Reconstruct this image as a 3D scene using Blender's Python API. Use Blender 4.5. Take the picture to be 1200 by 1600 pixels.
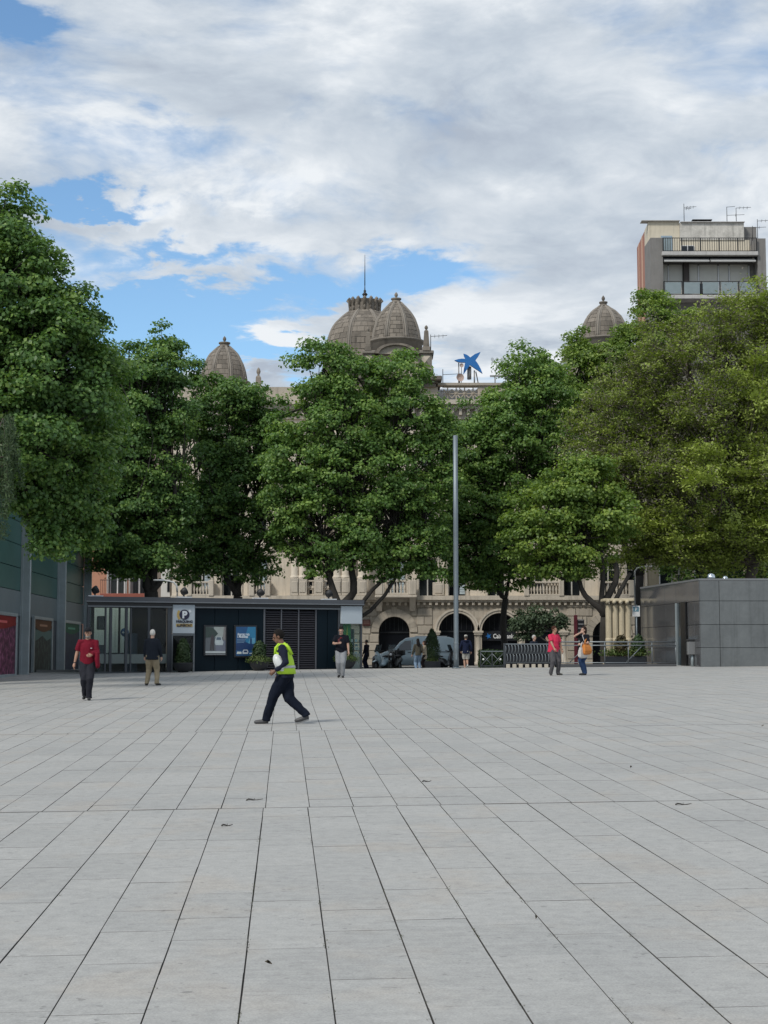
import bpy, bmesh, math, random
import numpy as np
from mathutils import Vector, Matrix

for o in list(bpy.data.objects):
    bpy.data.objects.remove(o)
SC = bpy.context.scene
COL = SC.collection
R = math.radians
F = 2404.0                         # focal length in pixels of the 1200x1600 photograph
PIT = math.atan(220 / F)           # camera pitched up: horizon at row 1020
CZ = 1.7
GA, GB = 0.010, 0.0165             # the plaza rises gently to the right and away from the camera

# ------------------------------------------------------------------ camera
cam_d = bpy.data.cameras.new("camera")
cam = bpy.data.objects.new("camera", cam_d)
COL.objects.link(cam)
cam.location = (0, 0, CZ)
cam.rotation_euler = (math.pi / 2 + PIT, 0, 0)
cam_d.sensor_fit = 'VERTICAL'
cam_d.sensor_height = 24.0
cam_d.lens = 24.0 * F / 1600
cam_d.clip_start = 0.1
cam_d.clip_end = 6000
SC.camera = cam
SC.render.resolution_x, SC.render.resolution_y = 768, 1024
SC.cycles.max_bounces = 8
SC.cycles.transparent_max_bounces = 24
SC.cycles.use_denoising = True
SC.cycles.sample_clamp_indirect = 6.0
SC.cycles.blur_glossy = 0.5


def ray(px, py):
    xc, yc = (px - 600) / F, (800 - py) / F
    return xc, math.cos(PIT) - yc * math.sin(PIT), yc * math.cos(PIT) + math.sin(PIT)


def P(px, py, Y):
    """world point that stands at depth Y and is seen at that pixel of the photograph"""
    x, y, z = ray(px, py)
    t = Y / y
    return Vector((x * t, Y, CZ + z * t))


def gz(x, y):
    return GA * x + GB * y


def G(px, py):
    """point of the plaza pavement seen at that pixel"""
    x, y, z = ray(px, py)
    t = CZ / (GA * x + GB * y - z)
    return Vector((x * t, y * t, CZ + z * t))


# ------------------------------------------------------------------ view, world, sun
SC.view_settings.view_transform = 'Standard'
SC.view_settings.look = 'None'
SC.view_settings.gamma = 1.0
SC.view_settings.use_curve_mapping = False
SC.view_settings.exposure = 0.32

SUN = Vector((-0.50, -0.56, 0.75)).normalized()
SUN_EL = math.asin(SUN.z)
SUN_ROT = math.atan2(SUN.x, SUN.y)


class NT:
    """small helper to write node trees as expressions"""

    def __init__(s, tree):
        s.t = tree

    def n(s, kind, **kw):
        nd = s.t.nodes.new(kind)
        for k, v in kw.items():
            setattr(nd, k, v)
        return nd

    def put(s, sock, v):
        if isinstance(v, bpy.types.NodeSocket):
            s.t.links.new(v, sock)
        elif v is not None:
            sock.default_value = v

    def m(s, op, a, b=None, c=None, clamp=False):
        nd = s.n('ShaderNodeMath', operation=op, use_clamp=clamp)
        for i, v in enumerate((a, b, c)):
            s.put(nd.inputs[i], v)
        return nd.outputs[0]

    def vm(s, op, a, b=None):
        nd = s.n('ShaderNodeVectorMath', operation=op)
        s.put(nd.inputs[0], a)
        s.put(nd.inputs[1], b)
        return nd.outputs[0]

    def noise(s, vec, scale, detail=6, rough=0.55, dist=0.0, lac=2.0):
        nd = s.n('ShaderNodeTexNoise')
        s.put(nd.inputs['Vector'], vec)
        nd.inputs['Scale'].default_value = scale
        nd.inputs['Detail'].default_value = detail
        nd.inputs['Roughness'].default_value = rough
        nd.inputs['Distortion'].default_value = dist
        nd.inputs['Lacunarity'].default_value = lac
        return nd.outputs['Fac']

    def ramp(s, fac, stops, mode='LINEAR'):
        nd = s.n('ShaderNodeValToRGB')
        nd.color_ramp.interpolation = mode
        el = nd.color_ramp.elements
        while len(el) < len(stops):
            el.new(0.5)
        for e, (p, c) in zip(el, stops):
            e.position = p
            e.color = c if len(c) == 4 else (*c, 1)
        s.put(nd.inputs[0], fac)
        return nd.outputs[0]

    def smooth(s, v, lo, hi):
        nd = s.n('ShaderNodeMapRange', interpolation_type='SMOOTHSTEP')
        s.put(nd.inputs['Value'], v)
        nd.inputs['From Min'].default_value = lo
        nd.inputs['From Max'].default_value = hi
        return nd.outputs['Result']

    def mix(s, fac, a, b, blend='MIX'):
        nd = s.n('ShaderNodeMix', data_type='RGBA', blend_type=blend)
        s.put(nd.inputs[0], fac)
        for sock, v in ((nd.inputs[6], a), (nd.inputs[7], b)):
            if isinstance(v, tuple) and len(v) == 3:
                v = (*v, 1)
            s.put(sock, v)
        return nd.outputs[2]

    def xyz(s, vec):
        nd = s.n('ShaderNodeSeparateXYZ')
        s.put(nd.inputs[0], vec)
        return nd.outputs

    def comb(s, x, y, z):
        nd = s.n('ShaderNodeCombineXYZ')
        for i, v in enumerate((x, y, z)):
            s.put(nd.inputs[i], v)
        return nd.outputs[0]


W = bpy.data.worlds.new("World")
SC.world = W
W.use_nodes = True
W.node_tree.nodes.clear()
w = NT(W.node_tree)
sky = w.n('ShaderNodeTexSky', sky_type='NISHITA', sun_disc=False)
sky.sun_elevation = SUN_EL
sky.sun_rotation = SUN_ROT
sky.air_density = 1.0
sky.dust_density = 0.3
sky.ozone_density = 1.3
tc = w.n('ShaderNodeTexCoord')
dx, dy, dz = w.xyz(tc.outputs['Generated'])[:3]
zz = w.m('MAXIMUM', dz, 0.0)
den = w.m('ADD', zz, 0.17)
pvec = w.comb(w.m('DIVIDE', dx, den), w.m('DIVIDE', dy, den), 0.0)          # clouds lie on a high sheet, foreshortened towards the horizon
warp = w.n('ShaderNodeTexNoise')
w.put(warp.inputs['Vector'], pvec)
warp.inputs['Scale'].default_value = 1.6
warp.inputs['Detail'].default_value = 4
wv = w.vm('SCALE', w.vm('SUBTRACT', warp.outputs['Color'], (0.5, 0.5, 0.5)))
wv.node.inputs['Scale'].default_value = 0.30
q = w.vm('ADD', pvec, wv)
n_big = w.noise(w.vm('ADD', q, (3.1, 7.4, 0.0)), 1.25, 2, 0.5)
n_mid = w.noise(w.vm('ADD', q, (0.7, 1.9, 2.0)), 3.4, 9, 0.58)
n_sh = w.noise(w.vm('ADD', q, (0.62, 1.72, 2.0)), 3.4, 9, 0.58)           # the same field, shifted towards the light: lit and shaded flanks
n_fine = w.noise(w.vm('ADD', q, (5.0, 2.0, 1.0)), 8.5, 8, 0.6)
front = w.m('GREATER_THAN', dy, 0.15)
yy = w.m('MAXIMUM', dy, 0.15)
su, sv = w.m('DIVIDE', dx, yy), w.m('DIVIDE', dz, yy)
su = w.m('ADD', su, w.m('MULTIPLY', w.m('SUBTRACT', n_mid, 0.5), 0.16))
sv = w.m('ADD', sv, w.m('MULTIPLY', w.m('SUBTRACT', n_fine, 0.5), 0.08))


def patch(px, py, rx, ry, amp):
    x, y, z = ray(px, py)
    ex = w.m('DIVIDE', w.m('SUBTRACT', su, x / y), rx / F)
    ey = w.m('DIVIDE', w.m('SUBTRACT', sv, z / y), ry / F)
    e = w.m('ADD', w.m('MULTIPLY', ex, ex), w.m('MULTIPLY', ey, ey))
    return w.m('MULTIPLY', w.m('MULTIPLY', w.m('POWER', 2.718, w.m('MULTIPLY', e, -1.0)), amp), front)


cover = w.m('ADD', w.m('MULTIPLY', n_mid, 0.62), w.m('ADD', w.m('MULTIPLY', n_big, 0.40), w.m('MULTIPLY', n_fine, 0.12)))
cover = w.m('ADD', cover, 0.10)
for a in ((150, 318, 140, 17, -0.28), (330, 405, 150, 26, -0.28), (230, 490, 330, 48, -0.44), (430, 545, 200, 34, -0.30), (240, 535, 180, 36, -0.25), (640, 425, 90, 42, -0.36),
          (8, 25, 48, 34, -0.42), (160, 345, 190, 16, 0.16), (270, 425, 190, 20, 0.20), (500, 515, 70, 26, 0.42), (780, 530, 170, 44, 0.36), (380, 575, 90, 30, 0.22),
          (560, 385, 130, 40, 0.12), (470, 560, 60, 60, -0.15), (1000, 150, 420, 330, 0.10), (300, 150, 130, 45, 0.28), (1170, 215, 120, 60, 0.16)):
    cover = w.m('ADD', cover, patch(*a))
alpha = w.smooth(cover, 0.47, 0.70)
thick = w.smooth(cover, 0.56, 0.86)
lit = w.m('ADD', w.m('MULTIPLY', w.m('SUBTRACT', n_mid, n_sh), 2.3), w.m('ADD', w.m('MULTIPLY', w.m('SUBTRACT', n_fine, 0.5), 1.25), 0.60))
lit = w.m('SUBTRACT', lit, w.m('MULTIPLY', thick, 0.22))
lit = w.m('ADD', lit, w.m('MULTIPLY', w.m('SUBTRACT', 0.5, n_big), 0.9))
for a in ((240, 90, 230, 110, 0.08), (540, 60, 260, 80, -0.30), (640, 370, 150, 55, 0.38), (790, 525, 190, 55, 0.62), (500, 515, 70, 30, 0.3), (330, 215, 200, 60, 0.12),
          (700, 195, 330, 50, -0.26), (430, 330, 170, 30, -0.30), (1050, 60, 260, 70, -0.28), (900, 300, 260, 40, -0.14), (1050, 330, 300, 120, -0.06)):
    lit = w.m('ADD', lit, patch(*a))
cloud = w.ramp(lit, [(0.0, (3.5, 4.0, 4.75)), (0.38, (4.4, 4.95, 5.6)), (0.70, (5.5, 5.95, 6.45)), (1.0, (6.9, 7.2, 7.5))])
SKY_GAIN = 1.25
skyc = w.mix(1.0, sky.outputs[0], (SKY_GAIN * 0.80, SKY_GAIN * .97, SKY_GAIN * 1.05), 'MULTIPLY')
final = w.mix(alpha, skyc, cloud)
bg = w.n('ShaderNodeBackground')
w.put(bg.inputs['Color'], final)
bg.inputs['Strength'].default_value = 0.1
wo = w.n('ShaderNodeOutputWorld')
W.node_tree.links.new(bg.outputs[0], wo.inputs[0])

sun_d = bpy.data.lights.new("sun", 'SUN')
sun_d.energy = 2.0
sun_d.angle = R(12)
sun_d.color = (1.0, 0.95, 0.86)
sun = bpy.data.objects.new("sun", sun_d)
COL.objects.link(sun)
sun.rotation_euler = SUN.to_track_quat('Z', 'Y').to_euler()
sun.location = (0, 0, 60)


# ------------------------------------------------------------------ materials
def C(r, g, b):
    """sRGB 0..255 -> linear"""
    return tuple(((v / 255) / 12.92 if v / 255 <= 0.04045 else ((v / 255 + 0.055) / 1.055) ** 2.4) for v in (r, g, b))


MATS = {}


def mat(name, col, rough=0.7, var=0.12, scale=3.0, metal=0.0, bump=0.0, bscale=40.0, spec=0.5, streak=0.0, isl=0.0, coat=0.0):
    """procedural material: base colour broken up by noise, optional rain streaks, per-piece variation and relief"""
    if name in MATS:
        return MATS[name]
    mt = bpy.data.materials.new(name)
    mt.use_nodes = True
    nt = NT(mt.node_tree)
    b = mt.node_tree.nodes['Principled BSDF']
    t = nt.n('ShaderNodeTexCoord')
    geo = nt.n('ShaderNodeNewGeometry')
    n1 = nt.noise(geo.outputs['Position'], scale, 5, 0.6)
    f = nt.m('ADD', nt.m('MULTIPLY', nt.m('SUBTRACT', n1, 0.5), 2.6 * var), 1.0)
    n2 = nt.noise(geo.outputs['Position'], scale * 7.3, 3, 0.6)
    f = nt.m('ADD', f, nt.m('MULTIPLY', nt.m('SUBTRACT', n2, 0.5), 1.2 * var))
    if streak:
        mp = nt.vm('MULTIPLY', geo.outputs['Position'], (2.2, 2.2, 0.16))
        n3 = nt.noise(mp, 2.0, 5, 0.65)
        f = nt.m('SUBTRACT', f, nt.m('MULTIPLY', nt.smooth(n3, 0.48, 0.75), streak))
    if isl:
        oi = nt.n('ShaderNodeObjectInfo')
        rr = nt.m('FRACT', nt.m('ADD', geo.outputs['Random Per Island'], oi.outputs['Random']))
        f = nt.m('ADD', f, nt.m('MULTIPLY', nt.m('SUBTRACT', rr, 0.5), isl))
    vec = nt.n('ShaderNodeVectorMath', operation='SCALE')
    vec.inputs[0].default_value = col
    nt.put(vec.inputs['Scale'], f)
    nt.put(b.inputs['Base Color'], vec.outputs[0])
    b.inputs['Roughness'].default_value = rough
    b.inputs['Metallic'].default_value = metal
    b.inputs['Specular IOR Level'].default_value = spec
    b.inputs['Coat Weight'].default_value = coat
    if bump:
        bp = nt.n('ShaderNodeBump')
        bp.inputs['Strength'].default_value = bump
        bp.inputs['Distance'].default_value = 0.02
        nt.put(bp.inputs['Height'], nt.noise(geo.outputs['Position'], bscale, 4, 0.6))
        nt.put(b.inputs['Normal'], bp.outputs[0])
    MATS[name] = mt
    return mt


def glass(name, tint, refl=1.0, rough=0.02, clear=0.8):
    """thin pane: tinted see-through with a fresnel reflection, some dirt"""
    if name in MATS:
        return MATS[name]
    mt = bpy.data.materials.new(name)
    mt.use_nodes = True
    t = mt.node_tree
    t.nodes.clear()
    nt = NT(t)
    tr = nt.n('ShaderNodeBsdfTransparent')
    tr.inputs[0].default_value = (*tint, 1)
    df = nt.n('ShaderNodeBsdfPrincipled')
    df.inputs['Base Color'].default_value = (tint[0] * 0.25, tint[1] * 0.25, tint[2] * 0.25, 1)
    df.inputs['Roughness'].default_value = 0.35
    m1 = nt.n('ShaderNodeMixShader')
    m1.inputs[0].default_value = clear
    t.links.new(df.outputs[0], m1.inputs[1])
    t.links.new(tr.outputs[0], m1.inputs[2])
    gl = nt.n('ShaderNodeBsdfGlossy')
    gl.inputs['Roughness'].default_value = rough
    fr = nt.n('ShaderNodeFresnel')
    fr.inputs[0].default_value = 1.5
    m2 = nt.n('ShaderNodeMixShader')
    nt.put(m2.inputs[0], nt.m('MULTIPLY', fr.outputs[0], refl, clamp=True))
    t.links.new(m1.outputs[0], m2.inputs[1])
    t.links.new(gl.outputs[0], m2.inputs[2])
    out = nt.n('ShaderNodeOutputMaterial')
    t.links.new(m2.outputs[0], out.inputs[0])
    MATS[name] = mt
    return mt


def leaf_mat(name, dark, mid, light, rough=0.45, trans=0.28):
    if name in MATS:
        return MATS[name]
    mt = bpy.data.materials.new(name)
    mt.use_nodes = True
    t = mt.node_tree
    t.nodes.clear()
    nt = NT(t)
    at = nt.n('ShaderNodeAttribute', attribute_name='rnd')
    col = nt.ramp(at.outputs['Fac'], [(0.0, dark), (0.5, mid), (1.0, light)])
    pr = nt.n('ShaderNodeBsdfPrincipled')
    nt.put(pr.inputs['Base Color'], col)
    pr.inputs['Roughness'].default_value = rough
    pr.inputs['Specular IOR Level'].default_value = 0.35
    tl = nt.n('ShaderNodeBsdfTranslucent')
    nt.put(tl.inputs[0], nt.mix(1.0, col, (1.25, 1.35, 0.6), 'MULTIPLY'))
    mx = nt.n('ShaderNodeMixShader')
    mx.inputs[0].default_value = trans
    t.links.new(pr.outputs[0], mx.inputs[1])
    t.links.new(tl.outputs[0], mx.inputs[2])
    out = nt.n('ShaderNodeOutputMaterial')
    t.links.new(mx.outputs[0], out.inputs[0])
    MATS[name] = mt
    return mt


# ------------------------------------------------------------------ mesh helpers
class MB:
    """collects shapes; build() links them as one mesh object"""

    def __init__(s):
        s.v, s.f, s.mi, s.sm = [], [], [], []

    def add(s, vs, fs, mi=0, smooth=False):
        o = len(s.v)
        s.v.extend(tuple(v) for v in vs)
        for f in fs:
            s.f.append(tuple(i + o for i in f))
            s.mi.append(mi)
            s.sm.append(smooth)
        return s

    def box(s, lo, hi, mi=0, m=None):
        x0, y0, z0 = lo
        x1, y1, z1 = hi
        vs = [(x0, y0, z0), (x1, y0, z0), (x1, y1, z0), (x0, y1, z0), (x0, y0, z1), (x1, y0, z1), (x1, y1, z1), (x0, y1, z1)]
        if m is not None:
            vs = [m @ Vector(v) for v in vs]
        return s.add(vs, [(0, 3, 2, 1), (4, 5, 6, 7), (0, 1, 5, 4), (1, 2, 6, 5), (2, 3, 7, 6), (3, 0, 4, 7)], mi)

    def bbox(s, lo, hi, bev=0.01, mi=0, m=None):
        """box with chamfered edges (24 corner points)"""
        bm = bmesh.new()
        bmesh.ops.create_cube(bm, size=1.0)
        sc = [hi[i] - lo[i] for i in range(3)]
        ce = [(hi[i] + lo[i]) / 2 for i in range(3)]
        for v in bm.verts:
            v.co = Vector((v.co.x * sc[0] + ce[0], v.co.y * sc[1] + ce[1], v.co.z * sc[2] + ce[2]))
        bmesh.ops.bevel(bm, geom=list(bm.edges), offset=min(bev, min(sc) * 0.45), segments=1, affect='EDGES')
        bm.verts.index_update()
        vs = [(m @ v.co) if m is not None else v.co.copy() for v in bm.verts]
        s.add(vs, [[v.index for v in f.verts] for f in bm.faces], mi)
        bm.free()
        return s

    def prism(s, poly, y0, y1, mi=0):
        """polygon in x,z swept from y0 to y1"""
        n = len(poly)
        vs = [(p[0], y0, p[1]) for p in poly] + [(p[0], y1, p[1]) for p in poly]
        fs = [tuple(range(n)), tuple(range(2 * n - 1, n - 1, -1))]
        fs += [(i, i + n, (i + 1) % n + n, (i + 1) % n) for i in range(n)]
        return s.add(vs, fs, mi)

    def tube(s, pts, rads, n=8, mi=0, smooth=True, caps=True, asp=1.0):
        pts = [Vector(p) for p in pts]
        if not hasattr(rads, '__len__'):
            rads = [rads] * len(pts)
        rings, up = [], None
        for i, p in enumerate(pts):
            d = (pts[min(i + 1, len(pts) - 1)] - pts[max(i - 1, 0)])
            d = d.normalized() if d.length > 1e-9 else Vector((0, 0, 1))
            if up is None:
                up = Vector((0, 1, 0)) if abs(d.y) < 0.8 else Vector((1, 0, 0))
            a = d.cross(up)
            a = a.normalized() if a.length > 1e-6 else d.orthogonal().normalized()
            b = a.cross(d).normalized()
            up = b
            rings.append([p + (a * math.cos(t) * rads[i] + b * math.sin(t) * rads[i] * asp) for t in [2 * math.pi * k / n for k in range(n)]])
        vs = [v for r in rings for v in r]
        fs = [(i * n + k, i * n + (k + 1) % n, (i + 1) * n + (k + 1) % n, (i + 1) * n + k) for i in range(len(pts) - 1) for k in range(n)]
        if caps:
            fs += [tuple(range(n - 1, -1, -1)), tuple(range((len(pts) - 1) * n, len(pts) * n))]
        return s.add(vs, fs, mi, smooth)

    def lathe(s, prof, c=(0, 0, 0), n=24, mi=0, smooth=True, asp=(1, 1), caps=True, a0=0.0):
        vs = [(c[0] + r * asp[0] * math.cos(a0 + 2 * math.pi * k / n), c[1] + r * asp[1] * math.sin(a0 + 2 * math.pi * k / n), c[2] + z) for r, z in prof for k in range(n)]
        fs = [(i * n + k, i * n + (k + 1) % n, (i + 1) * n + (k + 1) % n, (i + 1) * n + k) for i in range(len(prof) - 1) for k in range(n)]
        if caps:
            fs += [tuple(range(n - 1, -1, -1)), tuple(range((len(prof) - 1) * n, len(prof) * n))]
        return s.add(vs, fs, mi, smooth)

    def ball(s, c, r, n=10, mi=0, asp=(1, 1, 1)):
        k = n // 2
        prof = [(max(1e-4, math.sin(math.pi * i / k)) * r, -math.cos(math.pi * i / k) * r * asp[2]) for i in range(k + 1)]
        return s.lathe(prof, c, n, mi, True, (asp[0], asp[1]))

    def loft(s, rings, mi=0, smooth=True, caps=True):
        n = len(rings[0])
        vs = [v for r in rings for v in r]
        fs = [(i * n + k, i * n + (k + 1) % n, (i + 1) * n + (k + 1) % n, (i + 1) * n + k) for i in range(len(rings) - 1) for k in range(n)]
        if caps:
            fs += [tuple(range(n - 1, -1, -1)), tuple(range((len(rings) - 1) * n, len(rings) * n))]
        return s.add(vs, fs, mi, smooth)

    def mesh(s, name, mats):
        me = bpy.data.meshes.new(name)
        me.from_pydata(s.v, [], s.f)
        for m_ in (mats if isinstance(mats, (list, tuple)) else [mats]):
            me.materials.append(m_)
        if s.f:
            me.polygons.foreach_set('material_index', s.mi)
            me.polygons.foreach_set('use_smooth', s.sm)
        bm = bmesh.new()
        bm.from_mesh(me)
        bmesh.ops.recalc_face_normals(bm, faces=bm.faces)
        bm.to_mesh(me)
        bm.free()
        me.update()
        return me

    def build(s, name, mats, parent=None, loc=None):
        return link(name, s.mesh(name, mats), parent, loc)


def link(name, data, parent=None, loc=None):
    o = bpy.data.objects.new(name, data)
    COL.objects.link(o)
    if parent is not None:
        o.parent = parent
    if loc is not None:
        o.location = loc
    return o


def tag(o, label=None, cat=None, group=None, kind=None):
    if label:
        o['label'] = label
    if cat:
        o['category'] = cat
    if group:
        o['group'] = group
    if kind:
        o['kind'] = kind
    return o


def thing(name, label, cat, loc=(0, 0, 0), rz=0.0, group=None):
    o = bpy.data.objects.new(name, None)
    o.empty_display_size = 0.3
    COL.objects.link(o)
    o.location = loc
    o.rotation_euler = (0, 0, rz)
    return tag(o, label, cat, group)


def copy_tree(o, parent=None):
    c = o.copy()
    COL.objects.link(c)
    c.parent = parent
    for ch in o.children:
        copy_tree(ch, c)
    return c


def text_part(body, size, depth, material, parent, name='lettering', loc=(0, 0, 0), bold=0.0, align='CENTER', sx=1.0, rot=(math.pi / 2, 0, 0)):
    cu = bpy.data.curves.new(name, 'FONT')
    cu.body = body
    cu.size = size
    cu.extrude = depth
    cu.offset = bold
    cu.align_x = align
    tmp = bpy.data.objects.new('tmp_text', cu)
    COL.objects.link(tmp)
    dg = bpy.context.evaluated_depsgraph_get()
    me = bpy.data.meshes.new_from_object(tmp.evaluated_get(dg))
    bpy.data.objects.remove(tmp)
    me.materials.clear()
    me.materials.append(material)
    o = link(name, me, parent, loc)
    o.rotation_euler = rot
    o.scale = (sx, 1, 1)
    return o
# ------------------------------------------------------------------ the ground, the plaza and its slabs, the street
random.seed(7)
rng = np.random.default_rng(7)
M_EARTH = mat('earth', (0.16, 0.15, 0.13), 0.9, 0.15, 0.3)
M_JOINT = mat('joint_dirt', (0.068, 0.064, 0.058), 0.95, 0.45, 3.0)
M_ASPH = mat('asphalt', (0.055, 0.056, 0.058), 0.85, 0.15, 1.5, bump=0.3, bscale=90)
M_KERB = mat('kerb_stone', (0.27, 0.27, 0.265), 0.8, 0.15, 4.0, isl=0.2)
M_EXP = mat('joint_sealant', (0.20, 0.205, 0.21), 0.9, 0.15, 5.0)


def slab_material():
    mt = bpy.data.materials.new('granite_slab')
    mt.use_nodes = True
    nt = NT(mt.node_tree)
    b = mt.node_tree.nodes['Principled BSDF']
    geo = nt.n('ShaderNodeNewGeometry')
    oi = nt.n('ShaderNodeObjectInfo')
    pos = geo.outputs['Position']
    rr = nt.m('FRACT', nt.m('ADD', geo.outputs['Random Per Island'], oi.outputs['Random']))
    col = nt.mix(rr, (0.335, 0.333, 0.321), (0.376, 0.372, 0.357))
    streak = nt.noise(nt.vm('MULTIPLY', pos, (2.0, 26.0, 1.0)), 1.0, 5, 0.62)        # drawn-out saw marks across the slabs
    col = nt.mix(nt.m('MULTIPLY', nt.smooth(streak, 0.40, 0.70), 0.45), col, (0.415, 0.413, 0.40))
    beige = nt.noise(pos, 1.3, 4, 0.55)
    col = nt.mix(nt.m('MULTIPLY', nt.smooth(beige, 0.50, 0.68), 0.50), col, (0.385, 0.352, 0.312))
    dirt = nt.noise(nt.vm('ADD', pos, (9.0, 4.0, 0.0)), 0.55, 5, 0.6)
    col = nt.mix(nt.m('MULTIPLY', nt.smooth(dirt, 0.47, 0.70), 0.38), col, (0.29, 0.294, 0.29))
    gum = nt.noise(nt.vm('ADD', pos, (1.0, 2.0, 7.0)), 16.0, 1, 0.4)
    col = nt.mix(nt.m('MULTIPLY', nt.smooth(gum, 0.735, 0.765), 0.5), col, (0.17, 0.168, 0.162))
    vein = nt.noise(nt.vm('MULTIPLY', pos, (5.0, 70.0, 1.0)), 1.0, 4, 0.7)
    col = nt.mix(nt.m('MULTIPLY', nt.smooth(vein, 0.56, 0.74), 0.38), col, (0.215, 0.225, 0.23))
    spot = nt.noise(nt.vm('MULTIPLY', pos, (7.0, 16.0, 1.0)), 1.0, 2, 0.5)
    col = nt.mix(nt.m('MULTIPLY', nt.smooth(spot, 0.69, 0.76), 0.6), col, (0.13, 0.13, 0.125))
    mott = nt.noise(nt.vm('ADD', pos, (3.0, 8.0, 1.0)), 11.0, 5, 0.65)
    col = nt.mix(1.0, col, nt.ramp(mott, [(0.28, (0.87, 0.87, 0.87)), (0.5, (1.0, 1.0, 1.0)), (0.72, (1.10, 1.10, 1.09))]), 'MULTIPLY')
    grain = nt.noise(pos, 85.0, 3, 0.75)
    col = nt.mix(1.0, col, nt.ramp(grain, [(0.25, (0.76, 0.76, 0.76)), (0.75, (1.22, 1.22, 1.22))]), 'MULTIPLY')
    nt.put(b.inputs['Base Color'], col)
    nt.put(b.inputs['Roughness'], nt.m('ADD', nt.m('MULTIPLY', beige, 0.25), 0.58))
    b.inputs['Specular IOR Level'].default_value = 0.3
    bp = nt.n('ShaderNodeBump')
    bp.inputs['Strength'].default_value = 0.25
    bp.inputs['Distance'].default_value = 0.004
    nt.put(bp.inputs['Height'], nt.noise(pos, 120.0, 3, 0.6))
    nt.put(b.inputs['Normal'], bp.outputs[0])
    return mt


M_SLAB = slab_material()

# wide ground sheet below everything, to the horizon
g = MB()
ys = [-400, -15, 60, 64.2, 64.6, 4000]
zs = [GB * -15 - 1.2, GB * -15 - 1.2, GB * 60 - 0.9, 0.5, 0.72, 0.72]
xs = [-3000, -60, 60, 3000]
vs = [(x, y, z) for y, z in zip(ys, zs) for x in xs]
fs = [(j * 4 + i, j * 4 + i + 1, (j + 1) * 4 + i + 1, (j + 1) * 4 + i) for j in range(len(ys) - 1) for i in range(3)]
tag(g.add(vs, fs).build('ground', M_EARTH), 'bare earth around the plaza and street', None, None, 'structure')

# plaza: a tilted plane; its own axes run across (u) and along (v) the courses of slabs
TH = math.atan(-155 / F)
def plane_vec(dx_, dy_):
    v_ = Vector((dx_, dy_, GA * dx_ + GB * dy_))
    return v_.normalized()
EV = plane_vec(math.sin(TH), math.cos(TH))
EN = Vector((-GA, -GB, 1)).normalized()
EU = EV.cross(EN).normalized()
EV = EN.cross(EU).normalized()
PM = Matrix(((EU.x, EV.x, EN.x, 0), (EU.y, EV.y, EN.y, 0), (EU.z, EV.z, EN.z, 0), (0, 0, 0, 1)))
U0, U1, V0, V1 = -27.0, 31.0, -6.0, 63.8
plaza = MB().box((U0, V0, -0.5), (U1, V1, -0.012)).build('plaza', M_JOINT)
plaza.matrix_world = PM
tag(plaza, 'pale granite slab plaza rising gently towards the street', None, None, 'structure')

SW, JW = 0.42, 0.004
LENS = [0.62, 0.84, 1.02, 1.02, 1.2, 1.46]
EXPJ = [3.85 + 11 * k for k in range(-1, 6)]            # expansion joints across the plaza
slabs = []                                               # (u, v, length)
ncol0 = int((U0 + 0.19) / SW)
for c_ in range(ncol0, int((U1 + 0.19) / SW)):
    for e in range(len(EXPJ)):
        va = EXPJ[e] + 0.016
        vb = (EXPJ[e + 1] if e + 1 < len(EXPJ) else V1 + 0.02) - 0.016
        if va < V0:
            va = V0
        sh = 0.018 * ((e % 3) - 1)
        uc = -0.19 + SW * (c_ + 0.5) + sh
        v_ = va
        first = True
        while v_ < vb - 0.02:
            L = random.choice(LENS)
            if first:
                L *= random.uniform(0.4, 1.0)
                first = False
            if vb - v_ - L < 0.35:
                L = vb - v_
            L = round(L / 0.04) * 0.04 if vb - v_ - L > 0.01 else L
            slabs.append((uc, v_ + L / 2, L))
            v_ += L


def in_view(u, v):
    p = PM @ Vector((u, v, 0))
    d = p - Vector((0, 0, CZ))
    yf = d.y * math.cos(PIT) + d.z * math.sin(PIT)
    if yf < 1:
        return False
    zu = -d.y * math.sin(PIT) + d.z * math.cos(PIT)
    return abs(d.x / yf) < 0.262 and -0.345 < zu / yf


def slab_shape(L, dz=0.0):
    a, b, ch = SW / 2 - JW / 2, L / 2 - 0.0007, 0.0022
    lo = [(-a, -b, -0.03), (a, -b, -0.03), (a, b, -0.03), (-a, b, -0.03)]
    mid = [(x, y, -ch + dz) for x, y, z in lo]
    top = [(-a + ch, -b + 0.0012, dz), (a - ch, -b + 0.0012, dz), (a - ch, b - 0.0012, dz), (-a + ch, b - 0.0012, dz)]
    fs_ = [(8, 9, 10, 11)] + [(i, (i + 1) % 4, 4 + (i + 1) % 4, 4 + i) for i in range(4)] + [(4 + i, 4 + (i + 1) % 4, 8 + (i + 1) % 4, 8 + i) for i in range(4)]
    return lo + mid + top, fs_            # face 0 is the top, the others are the dirty flanks


slabs.sort(key=lambda s_: (0 if in_view(s_[0], s_[1]) else 1, s_[1]))
shared = {}
for (u, v, L) in slabs[:300]:
    key = round(L, 3)
    if key not in shared:
        shared[key] = MB().add(*slab_shape(L)).mesh('paving_slab', [M_SLAB, M_JOINT])
        shared[key].polygons.foreach_set('material_index', [0] + [1] * 8)
    o = link('paving_slab', shared[key], plaza, (u + random.uniform(-.0015, .0015), v, random.uniform(-.0012, .0012)))
    o.rotation_euler = (random.uniform(-.0012, .0012), random.uniform(-.002, .002), random.uniform(-.0008, .0008))
nv = MB()
for (u, v, L) in slabs[300:]:
    vs_, fs_ = slab_shape(L, random.uniform(-.0012, .0012))
    nv.add([(x + u, y + v, z) for x, y, z in vs_], fs_)
me = bpy.data.meshes.new('paving_slabs')
me.from_pydata(nv.v, [], nv.f)
me.materials.append(M_SLAB)
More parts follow.
